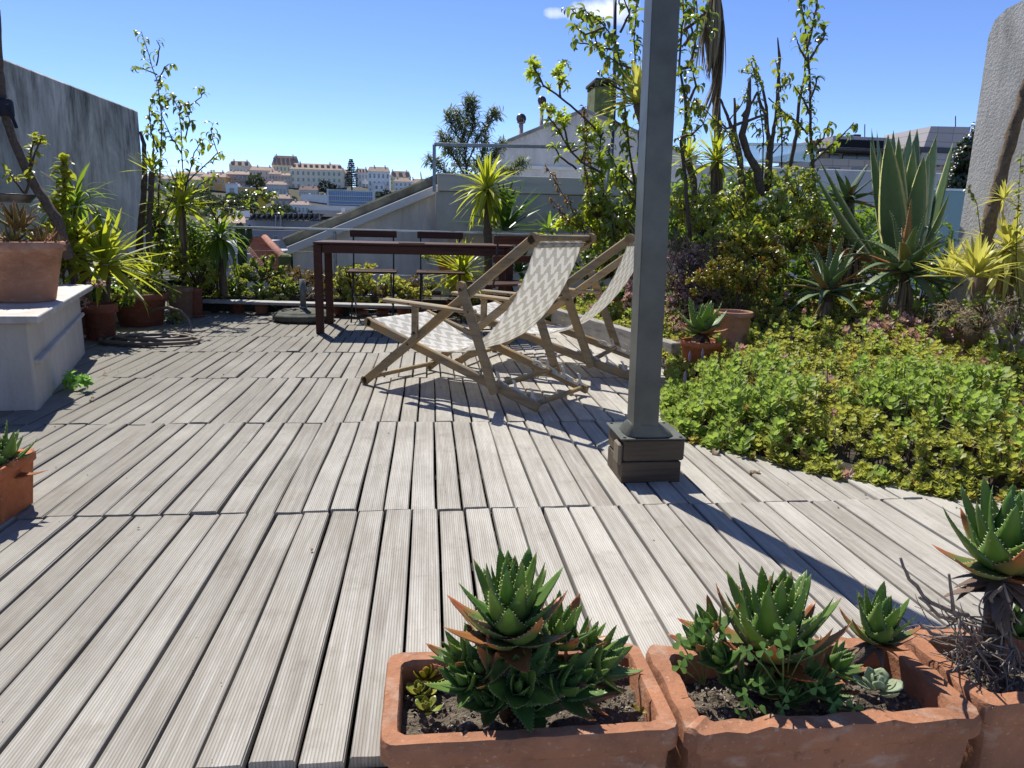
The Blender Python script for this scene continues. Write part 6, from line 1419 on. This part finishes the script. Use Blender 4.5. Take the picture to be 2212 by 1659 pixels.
leaf_objects(pt, c, ydead, [(random.uniform(0, 6.28), R(random.uniform(-89, -76)), 0) for _ in range(46)], .62, 'dry_leaf', spread=.05)
leaf_objects(pt, Y(*z6(560, 130), 6.15), ydead, [(random.uniform(-.8, .8), R(random.uniform(-89, -84)), 0) for _ in range(12)], .85, 'dry_leaf', spread=.02)
tr7 = stems_tree('slender_tree', 'tall leafy stem rising left of the big agave', 'tree', [[z6(1175, 1300), z6(1160, 1050), z6(1145, 850), z6(1145, 600), z6(1130, 350), z6(1110, 150), z6(1070, -20)], [z6(1125, 320), z6(1155, 200), z6(1180, 80), z6(1195, -20)], [z6(1145, 380), z6(1190, 310), z6(1240, 230), z6(1230, 150)], [z6(1145, 650), z6(1180, 560), z6(1190, 500)], [z6(1130, 880), z6(1060, 800), z6(960, 720)], [z6(1145, 750), z6(1100, 650), z6(1040, 560)], [z6(1150, 980), z6(1230, 900), z6(1270, 800)], [z6(1160, 1060), z6(1280, 950), z6(1360, 880), z6(1430, 800)], [z6(1130, 400), z6(1080, 330), z6(1060, 260)]], 5.7, TL, lf_thin, 23, per=8, r0=4, r1=1.1, twig=20, leafstart=.08, yj=.3)
stems_tree('slender_tree', 'leafy stem climbing along the right side of the post', 'tree', [[z6(360, 1550), z6(330, 1180), z6(300, 930), z6(335, 800), z6(330, 640), z6(290, 450), z6(300, 250), z6(320, 100), z6(310, -20)], [z6(300, 900), z6(380, 870), z6(440, 820)], [z6(290, 450), z6(360, 440), z6(390, 300), z6(410, 150), z6(400, -10)], [z6(340, 700), z6(400, 560), z6(380, 480)], [z6(320, 300), z6(380, 210), z6(350, 120)], [z6(340, 800), z6(390, 640), z6(440, 720)], [z6(320, 200), z6(420, 120), z6(480, 60), z6(500, 200)]], 5.3, TL, lf_thin, 24, per=8, r0=5, r1=1.2, twig=24, leafstart=.1, yj=.3)
stems_tree('slender_tree', 'light leafy shoot among the bare cut back trunks', 'shrub', [[z6(700, 1400), z6(720, 1200), z6(660, 1000), z6(600, 860), z6(430, 690)], [z6(830, 1250), z6(840, 900), z6(800, 560), z6(760, 400)], [z6(800, 520), z6(760, 480), z6(700, 470)], [z6(960, 1100), z6(960, 850), z6(940, 600), z6(1010, 480)], [z6(870, 640), z6(960, 720), z6(1050, 800)], [z6(900, 1000), z6(990, 900), z6(1000, 860)], [z6(760, 900), z6(800, 850), z6(770, 800)], [z6(620, 780), z6(700, 680), z6(730, 600)], [z6(950, 600), z6(940, 480), z6(920, 400)]], 5.5, TL, lf_hedge, 18, per=9, r0=2.2, r1=.9, twig=16, leafstart=.25, yj=.3)
yucca('yucca head among the trunks right of the post', 1545, 350, 6.0, 74, 48, [(1542, 400), (1545, 480), (1550, 560)], 9, yu_T, -30, 82, dead=16)
yucca('smaller yucca head half behind the post', 1485, 345, 6.1, 58, 34, [(1500, 400), (1500, 520)], 7, yu_T, -20, 82)
# leafy mass
bush('leafy_shrub', 'large bright leafy shrub filling the middle of the right bed', 'shrub', [(1600, 440, 5.4, 70, 40), (1530, 470, 5.4, 60, 50), (1680, 450, 5.3, 60, 46), (1480, 440, 5.6, 40, 50), (1600, 500, 5.0, 80, 40), (1720, 510, 5.0, 60, 40), (1650, 380, 5.8, 60, 34), (1730, 400, 5.6, 50, 44), (1760, 450, 5.4, 40, 40)], 2800, TL, lf_hedge, 17, per=5)
bush('dark_undergrowth', 'dark low foliage between the pots and the edging beam', 'undergrowth', [(1480, 720, 4.9, 60, 50), (1540, 650, 5.3, 70, 60), (1640, 660, 4.9, 70, 60), (1700, 620, 5.1, 70, 60)], 1500, TO, lf_dark, 13, per=5)
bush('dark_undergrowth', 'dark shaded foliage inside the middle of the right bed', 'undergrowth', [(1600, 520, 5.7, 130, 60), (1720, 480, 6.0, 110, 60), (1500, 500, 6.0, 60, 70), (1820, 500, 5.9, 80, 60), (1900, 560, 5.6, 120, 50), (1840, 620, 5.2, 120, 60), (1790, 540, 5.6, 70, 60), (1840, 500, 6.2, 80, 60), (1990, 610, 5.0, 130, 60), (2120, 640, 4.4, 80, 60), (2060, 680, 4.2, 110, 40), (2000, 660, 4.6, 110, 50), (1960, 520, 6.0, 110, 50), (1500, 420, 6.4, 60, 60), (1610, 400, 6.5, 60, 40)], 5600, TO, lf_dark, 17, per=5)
# jade shrub and pots
TRj = fat_leaf(1.0, .66, .16, 4, prof=lambda t: (.34+1.15*t)*(1-max(0, t-.6)**2*5.4), curve=.3)
jroot = bush('jade_plant', 'yellow and orange tipped jade shrub growing from the tall terracotta pot', 'succulent', [(1560, 590, 4.6, 46, 34), (1620, 600, 4.6, 50, 40), (1590, 550, 4.8, 60, 30), (1520, 610, 4.6, 30, 26), (1660, 560, 4.8, 50, 34), (1640, 520, 5.0, 60, 24)], 1700, TRj, lf_jade, 13, per=7, flat=.15)
bush('jade_plant', 'yellowish jade clump left of the orange tipped aloe', 'succulent', [(1760, 500, 5.0, 44, 26), (1790, 540, 4.9, 30, 20)], 420, TRj, lf_jade, 14, per=7, flat=.15)
for x, y in ((1540, 610), (1570, 600), (1600, 590), (1630, 600), (1655, 580), (1610, 560), (1520, 620)):
    b = MB(); b.tube([Y(1583, 690, 4.75), Y((1583+x)/2, 650, 4.72), Y(x, y, 4.7)], [4*pxm(4.7), 3.2*pxm(4.7), 2*pxm(4.7)], 7, wob=.08); b.build('stem', bark, jroot)
mkpot('tall banded terracotta pot in the right bed', 1585, 672, 790, 86, terra_l, z=.06, rim=.10, rimh=.10, taper=.78, bands=1)
pr2, pc2, pr2r, ph2 = mkpot('smaller round terracotta pot right of the post', 1515, 735, 812, 92, terra2, z=.04, rim=.05, rimh=.22, taper=.8)
aloe('potted_aloe', 'small green toothed aloe in the round pot right of the post', 'aloe', (pc2[0], pc2[1], ph2+.05), .17, 26, .04, 2, 7, 12, stem=.08)
bush('dry_pink_stonecrop', 'mass of dry stems with pink stonecrop buds right of the post', 'shrub', [(1480, 590, 5.2, 56, 60), (1470, 660, 5.0, 46, 60), (1520, 640, 5.1, 50, 50), (1460, 730, 4.7, 28, 60), (1500, 560, 5.4, 60, 40)], 3000, TRf, lf_pink, 8, per=6)
root = thing('dry_stem_tangle', 'tangle of thin bare dark stems behind the round pot', 'dead shrub', Y(1480, 700, 5.1)); b = MB(); rr = random.Random(5)
for k in range(420):
    p = Vector(Y(rr.uniform(1435, 1560), rr.uniform(530, 770), rr.uniform(4.85, 5.4))); d = Vector((rr.uniform(-1, 1), rr.uniform(-.6, .6), rr.uniform(-.3, 1.2))).normalized(); pts = [p]
    for i in range(5): d = (d+Vector((rr.uniform(-.4, .4), rr.uniform(-.3, .3), rr.uniform(-.3, .4)))).normalized(); pts.append(pts[-1]+d*.035)
    b.tube(pts, [.003, .0028, .0025, .002, .0016, .0012], 4)
b.build('stems', plain('dry_purple_stem', (.13, .08, .07), .8), root)['kind'] = 'stuff'

# ---------------- agave, aloes, yuccas at right
agp = lambda t: min(1, .55+1.3*t)*(1-t**2.6)**.9
ag = [template_mesh('agave_leaf', fat_leaf(1.0, w, .035, 12, agp, cv, 14, .009, .5), lf_agave) for w, cv in ((.19, .10), (.18, .18), (.20, .04))]
agr = thing('striped_agave', 'huge upright agave with cream striped leaf margins', 'agave', Y(1945, 590, 4.9))
ac = np.array(Y(1955, 585, 4.9)); off = parent_origin(agr)
for (tx, ty), yy_, wd in [(z7(495, 850), 5.0, .9), (z7(562, 850), 5.15, .9), (z7(528, 925), 4.75, .8), (z7(637, 905), 4.45, 1.25), (z7(700, 950), 4.85, 1.0), (z7(768, 860), 5.1, 1.0), (z7(845, 850), 5.2, .9), (z7(893, 1050), 4.35, 1.2), (z7(985, 880), 4.7, .95), (z7(1155, 950), 4.9, .95), (z7(785, 870), 5.3, .8), (z7(190, 1050), 4.9, .55), (z7(115, 1190), 4.7, .62), (z7(1080, 1300), 4.3, .6), (z7(600, 1000), 4.6, .8), (z7(940, 1000), 4.6, .9), (z7(660, 870), 5.3, .8), (z7(820, 960), 4.5, .9), (z7(720, 900), 4.5, .8)]:
    tip = np.array(Y(tx, ty, yy_)); bs = ac+(tip-ac)*np.array([.22, .25, 0])+np.array([0, 0, -.02]); d = Vector(tip-bs); ln = d.length; d.normalize(); bs = Vector(bs)
    inward = Vector(ac+np.array([0, .0, .6]))-(Vector(tip)+bs)/2; nrm = (inward-d*inward.dot(d)).normalized() if (inward-d*inward.dot(d)).length > .02 else Vector((0, 1, 0))
    x = d.cross(nrm); o = bpy.data.objects.new('leaf', ag[random.randrange(3)]); col.objects.link(o); o.parent = agr
    o.matrix_local = Matrix.Translation(bs-off) @ Matrix((x, d, nrm)).transposed().to_4x4() @ Matrix.Diagonal((ln*wd*.88, ln, ln, 1))
pfa = lambda t: (1-t**1.15)**.85*(.9+.18*math.sin(math.pi*min(1, t*1.6)))
aB = [template_mesh('aloe_leaf', fat_leaf(1.0, .19, .05, 11, pfa, cv, 16, .017, .45), lf_aloeb) for cv in (-.25, -.5, .15, -.8)]
aBr = [template_mesh('aloe_leaf', fat_leaf(1.0, .15, .045, 11, pfa, cv, 16, .016, .45), lf_aloered) for cv in (-.1, .3)]
def big_aloe(label, x, y, yy, rpx, n, e0=-15, e1=78, red=0, dead=16, tilt=(0, 0), trunk=None, cat='aloe'):
    c = Y(x, y, yy); r = 1.55*rpx*pxm(yy); root = thing('tree_aloe', label, cat, Y(x, y+rpx*.5, yy)); D_ = rosette_dirs(n, e0, e1, 137.5, 10, .9); random.shuffle(D_)
    leaf_objects(root, c, aB, D_[red:], r, tilt=tilt, spread=r*.08, smin=.8)
    if red: leaf_objects(root, c, aBr, D_[:red], r*.95, tilt=tilt, spread=r*.05)
    if dead: leaf_objects(root, (c[0], c[1], c[2]-r*.15), ydead, [(random.uniform(0, 6.28), R(random.uniform(-85, -50)), 0) for _ in range(dead)], r*.6, 'dry_leaf', spread=r*.08)
    ln_ = (float(c[2])-.24)/pxm(yy); trunk_px(root, [(x, y), (x, y+ln_*.4), (x-4, y+ln_*1.08)], yy+.03, [9, 13, 15], bark)
    for f_ in (.3, .55, .8): leaf_objects(root, (c[0], c[1], c[2]-ln_*f_*pxm(yy)*.8), ydead, [(random.uniform(0, 6.28), R(random.uniform(-88, -66)), 0) for _ in range(14)], .20, 'dry_leaf', spread=.03)
    return root
big_aloe('grey green toothed aloe, left of the two large ones above the sedum', 1790, 632, 4.45, 92, 30, dead=22)
big_aloe('large toothed aloe with orange red leaves in front of the striped agave', 1955, 585, 4.25, 112, 34, -30, 80, red=4, dead=34)
big_aloe('dark curved aloe on a dead leaf stem left of the striped agave', 1832, 432, 5.6, 62, 22, -10, 70, dead=40)
big_aloe('half dried aloe stump with one long grey leaf below the curved aloe', 1850, 540, 5.0, 70, 10, -40, 40, red=2, dead=34)
leaf_objects(big_aloe('long dusty aloe leaves lying left of the striped agave', 1770, 560, 4.9, 56, 8, -20, 30, dead=8), Y(1880, 560, 4.6), aBr, [(R(165), R(18), 0), (R(150), R(8), 0)], .42, spread=0)
yucca('low yellow striped yucca in front of the right wall foot', 2105, 600, 3.35, 100, 60, meshes=yv_T, e0=5, e1=84)
yucca('yellow striped yucca with drooping leaves at the right edge', 2180, 545, 3.6, 118, 64, [(2178, 590), (2180, 660)], 9, yv_T, -75, 75, dead=26)
yucca('small yellow yucca tuft sprouting from the leaning trunk', 2168, 432, 3.4, 52, 28, meshes=yv_T, e0=-20, e1=80, dead=5)
yucca('yellow striped yucca tuft between the big aloe and the wall', 2050, 600, 3.9, 88, 40, meshes=yv_T, e0=10, e1=80)
root = thing('leaning_yucca', 'thick rough leaning trunk in front of the right wall', 'yucca', Y(2110, 740, 3.5)); trunk_px(root, [(2228, 150), (2212, 210), (2186, 298), (2163, 380), (2142, 460), (2126, 545), (2112, 640), (2100, 740)], 3.6, [10, 12, 12.5, 13, 14, 15, 16, 17], plain('rough_flaking_bark', (.27, .19, .115), .9, 0, .5, 30, .012, c2=(.13, .085, .05)), wob=.2, n=12)
stems_tree('climbing_vine', 'thin leafy vine on the right wall and leaning trunk', 'vine', [[(2205, 700), (2195, 560), (2200, 430), (2207, 330)], [(2120, 520), (2110, 440), (2090, 400)]], 3.4, TO, lf_thin, 14, per=6, r0=1.2, r1=.6, twig=10)
bush('dark_leaved_tree', 'dark broad leaved tree between the flats and the right wall', 'tree', [(2085, 345, 8, 34, 46), (2105, 300, 8, 20, 34), (2060, 400, 8, 34, 40), (2095, 420, 8, 30, 40), (2115, 360, 8, 20, 50)], 1300, TL, lf_darktree, 20, per=5)

bush('dark_undergrowth', 'dark green backdrop foliage behind the striped agave and trunks', 'undergrowth', [(1470, 480, 7.8, 60, 70), (1560, 470, 7.8, 80, 80), (1660, 460, 7.8, 80, 80), (1760, 470, 7.6, 70, 80), (1850, 520, 7.4, 80, 70), (1950, 560, 7.2, 90, 60), (2050, 570, 6.6, 80, 70), (1620, 560, 7.2, 120, 60), (1740, 560, 6.4, 90, 70)], 4200, TO, lf_dark, 20, per=5, twigs=False)
bush('dry_litter', 'dry brown litter and dead leaves round the foot of the right hand yuccas', 'dead leaves', [(2120, 690, 3.35, 70, 34), (2190, 680, 3.4, 50, 44), (2060, 680, 3.7, 60, 34), (1960, 690, 4.1, 60, 30), (1850, 700, 4.4, 60, 26)], 1500, leaf_t(1, .10, 5, lance, .6, .2, 3), lf_dead, 26, per=5, twigs=True)
bush('low_green_shrub', 'low green shrub growing over the yucca feet by the right wall', 'shrub', [(2130, 660, 3.2, 60, 26), (2195, 700, 3.1, 40, 34), (2075, 700, 3.5, 50, 24)], 500, TRf, lf_echev, 11, per=8)
# ---------------- ground cover in the bed
def bedpts(n, fy=1.0):
    out = []
    while len(out) < n:
        y = 1.75+(rng.random()**1.35)*5.0; x = bed_left(y)-.02+rng.random()**1.1*2.2
        if x < 3.15 and inview((x, y, .1), 60): out.append((x, y))
    return np.array(out)
g1_, g2_, g3_ = G(1530, 860, .12), G(2010, 860, .2), G(2050, 735, .25)
pts = bedpts(8000); A_, B2, C2 = [], [], []
for x, y in pts:
    d1 = ((x-g1_[0])/.42)**2+((y-g1_[1])/.55)**2; d2 = ((x-g2_[0])/.30)**2+((y-g2_[1])/.34)**2; d3 = ((x-g3_[0])/.45)**2+((y-g3_[1])/.30)**2; j = rng.normal()*.22
    if (d1+j*1.6 < .8 or d2+j*1.6 < .85) and rng.random() < .8 or rng.random() < .05: A_.append((x, y))
    elif d3+j*2.2 < 1 and rng.random() < .75 or rng.random() < .02: C2.append((x, y))
    else: B2.append((x, y))
def mat_of(name, label, L_, T, mat, size, per, stemm, hmul=1.0, tall=.05, flat=.2):
    P = []; Dn = []; Nn = []; S = []; b = MB(); rn = []
    for x, y in L_:
        edge = min(1, max(0, (x-bed_left(y))/.25)); h = bed_h(x, y)+tall*(.35+.65*edge)*hmul*random.uniform(.1, 1.7)+.035*math.sin(x*9+y*3)*math.cos(y*7)+.02*math.sin(x*23)*math.cos(y*19); h = max(h, .012)
        ax = Vector((random.uniform(-.35, .35)-.25*(1-edge), random.uniform(-.45, .25), 1)).normalized(); o0 = ax.orthogonal().normalized(); a0 = random.uniform(0, 6.28); s0 = size*random.uniform(.55, 1.45); r_ = (rng.random()*.55+.45*(.5+.5*math.sin(x*6+1)*math.cos(y*5+x*2))) % 1
        for lev in range(2 if per > 7 else 1):
            for j in range(per):
                dd = Matrix.Rotation(a0+j*2.4, 3, ax) @ o0; el = flat+1.0*j/per-.25*lev; dv = dd*math.cos(el)+ax*math.sin(el)
                P.append((x, y, h-lev*s0*.5)); Dn.append(tuple(dv)); Nn.append(tuple(ax)); S.append(s0*random.uniform(.85, 1.1)*(1-.45*j/per)*(1+.15*lev)); rn.append((r_+random.uniform(0, .12)) % 1)
        if random.random() < .35: b.tube([(x+random.uniform(-.02, .02), y+random.uniform(-.02, .02), bed_h(x, y)-.01), (x, y, h)], [.0028, .002], 4)
    root = thing(name, label, 'ground cover', G(1700, 900)); root['kind'] = 'stuff'
    o = scatter('leaves', T, frames(np.array(Dn), np.array(Nn)), np.array(P), S, mat, root, 'stuff', rnd=np.array(rn)); b.build('stems', stemm, root)['kind'] = 'stuff'
TRg = leaf_t(1.0, .60, 3, lambda t: (.25+1.1*t)*(1-max(0, t-.62)**2*6.4), -.45, .3, 3)
mat_of('green_sage_succulent', 'lush bright green soft leaved ground cover', A_, TRg, lf_green, .034, 8, twig_m, 1.25, .10, .35)
mat_of('yellow_sedum', 'yellow green rosette sedum carpet spilling onto the deck', B2, TRg, lf_sedum, .026, 9, twig_m, 1.0, .07, .2)
mat_of('pink_sedum', 'pink and lilac sedum patch below the large aloes', C2, TRg, lf_pink, .036, 8, twig_m, 1.0, .07, .3)
# lavender spikes and dead flower stalks
lav = plain('lavender_flower', (.30, .24, .42), .8, 0, .3, 60)
for i, (x, y) in enumerate([(1490, 770), (1518, 765), (1480, 815), (1600, 790), (1642, 842), (1892, 758), (1996, 782), (2130, 790)]):
    c = G(x, y+28, .12); t = Y(x, y, c[1]); root = thing('lavender_spike', ['lavender spike nearest the post', 'second lavender spike, by the round pot', 'low lavender spike left of the green carpet', 'lavender spike in front of the tall pot', 'pale lavender spike in the green carpet', 'lavender spike below the left large aloe', 'lavender spike between the two large aloes', 'faded spike near the pink sedum'][i], 'flower', c, 'lavender flower spikes')
    b = MB(); b.tube([c, (t[0], t[1], t[2])], .0015, 5); b.build('stalk', twig_m, root)
    b = MB(); k = .008; b.lathe([(0, -.03), (k*.8, -.022), (k*.6, -.014), (k, -.006), (k*.7, .002), (k*.95, .010), (k*.5, .018), (k*.6, .022), (0, .034)], 9, tuple(t)); b.build('flower_head', lav, root)
root = thing('dry_flower_stalks', 'thin curling dry stalks above the sedum', 'stalks', G(1700, 800, .1)); b = MB(); rr = random.Random(8)
for x, y in [(1590, 640), (1700, 770), (1740, 700), (1870, 740), (1960, 700), (1980, 760), (2050, 720), (1650, 700), (1830, 800), (2100, 800), (1900, 830)]:
    c = G(x, y+90, .1); p = Vector(c); d = Vector((rr.uniform(-.3, .3), 0, 1)); pts = [p]
    for i in range(9): d = (d+Vector((rr.uniform(-.25, .3), rr.uniform(-.2, .2), -.13*i*.7))).normalized(); pts.append(pts[-1]+d*.03)
    b.tube(pts, .0013, 4)
b.build('stalks', deadtwig, root)['kind'] = 'stuff'
# long grass blades at right edge
root = thing('grass_tuft', 'few long thin grass blades arching over the sedum at the right edge', 'grass', G(2190, 860, .1))
leaf_objects(root, G(2215, 850, .22), [template_mesh('grass_blade', leaf_t(1, .012, 8, lance, .45, .1, 3), lf_green)], [(R(a), R(e), 0) for a, e in ((170, 14), (180, 6), (190, 20), (200, 3), (175, 28))], .40, 'blade')
# dry leaves and debris on the deck
tdl = [template_mesh('curled_leaf', leaf_t(1, .5, 6, None, dr, .8, 3), lf_dead) for dr in (1.3, .9, 1.8)]
for i, (x, y, s_, lab) in enumerate([(1548, 975, .055, 'curled dry leaf on the boards beside the timber block'), (1640, 1022, .045, 'crumpled dry leaf on the boards below the sedum'), (1628, 1020, .035, 'small crumpled leaf touching another dry leaf'), (1780, 1003, .05, 'upright curled dry leaf at the sedum edge'), (2040, 1055, .06, 'large folded dry leaf at the right sedum edge'), (672, 1187, .015, 'tiny dry flake on a front board'), (205, 862, .05, 'yellow green fallen leaf near the bench shadow'), (233, 808, .035, 'pale fallen leaf near the hose')]):
    c = G(x, y, .008); o = bpy.data.objects.new('fallen_leaf', tdl[i % 3]); col.objects.link(o); o.location = c; o.rotation_euler = (random.uniform(.0, .5), random.uniform(-.5, .5), random.uniform(0, 6.28)); o.scale = (s_,)*3; tag(o, lab, 'leaf', 'dry leaves lying on the deck')
spoon('small green rosette seedling alone at the front edge of the sedum', 1693, 975, .02, .034, lf_green, 16)
bush('weed', 'small leafy weed at the foot of the bench corner', 'weed', [(155, 822, 3.75, 16, 12), (180, 826, 3.7, 14, 7)], 120, TO, lf_clover, 17, per=5, twigs=False)

# crumbs, bits of leaf and grit scattered on the boards
T = (np.array([(-.5, -.3, 0), (.5, -.35, 0), (.35, .4, 0), (-.4, .3, 0), (0, 0, .35)]), [(0, 1, 4), (1, 2, 4), (2, 3, 4), (3, 0, 4)], np.zeros((5, 2)))
P = []
while len(P) < 340:
    x, y = rng.uniform(-2.3, 2.2), 1.05+rng.random()**1.3*6
    if x < bed_left(y)+.05 and (rng.random() < .10 or x > bed_left(y)-.30 or x < -1.5): P.append((x, y, .003))
P = np.array(P); scatter('deck_debris', T, frames(rng.normal(size=(len(P), 3))*np.array([1, 1, .15]), rng.normal(size=(len(P), 3))*.3+np.array([0, 0, 1])), P, rng.uniform(.002, .009, len(P)), plain('dry_crumbs', (.28, .20, .12), .9, 0, .5, 90), None, 'stuff', False)
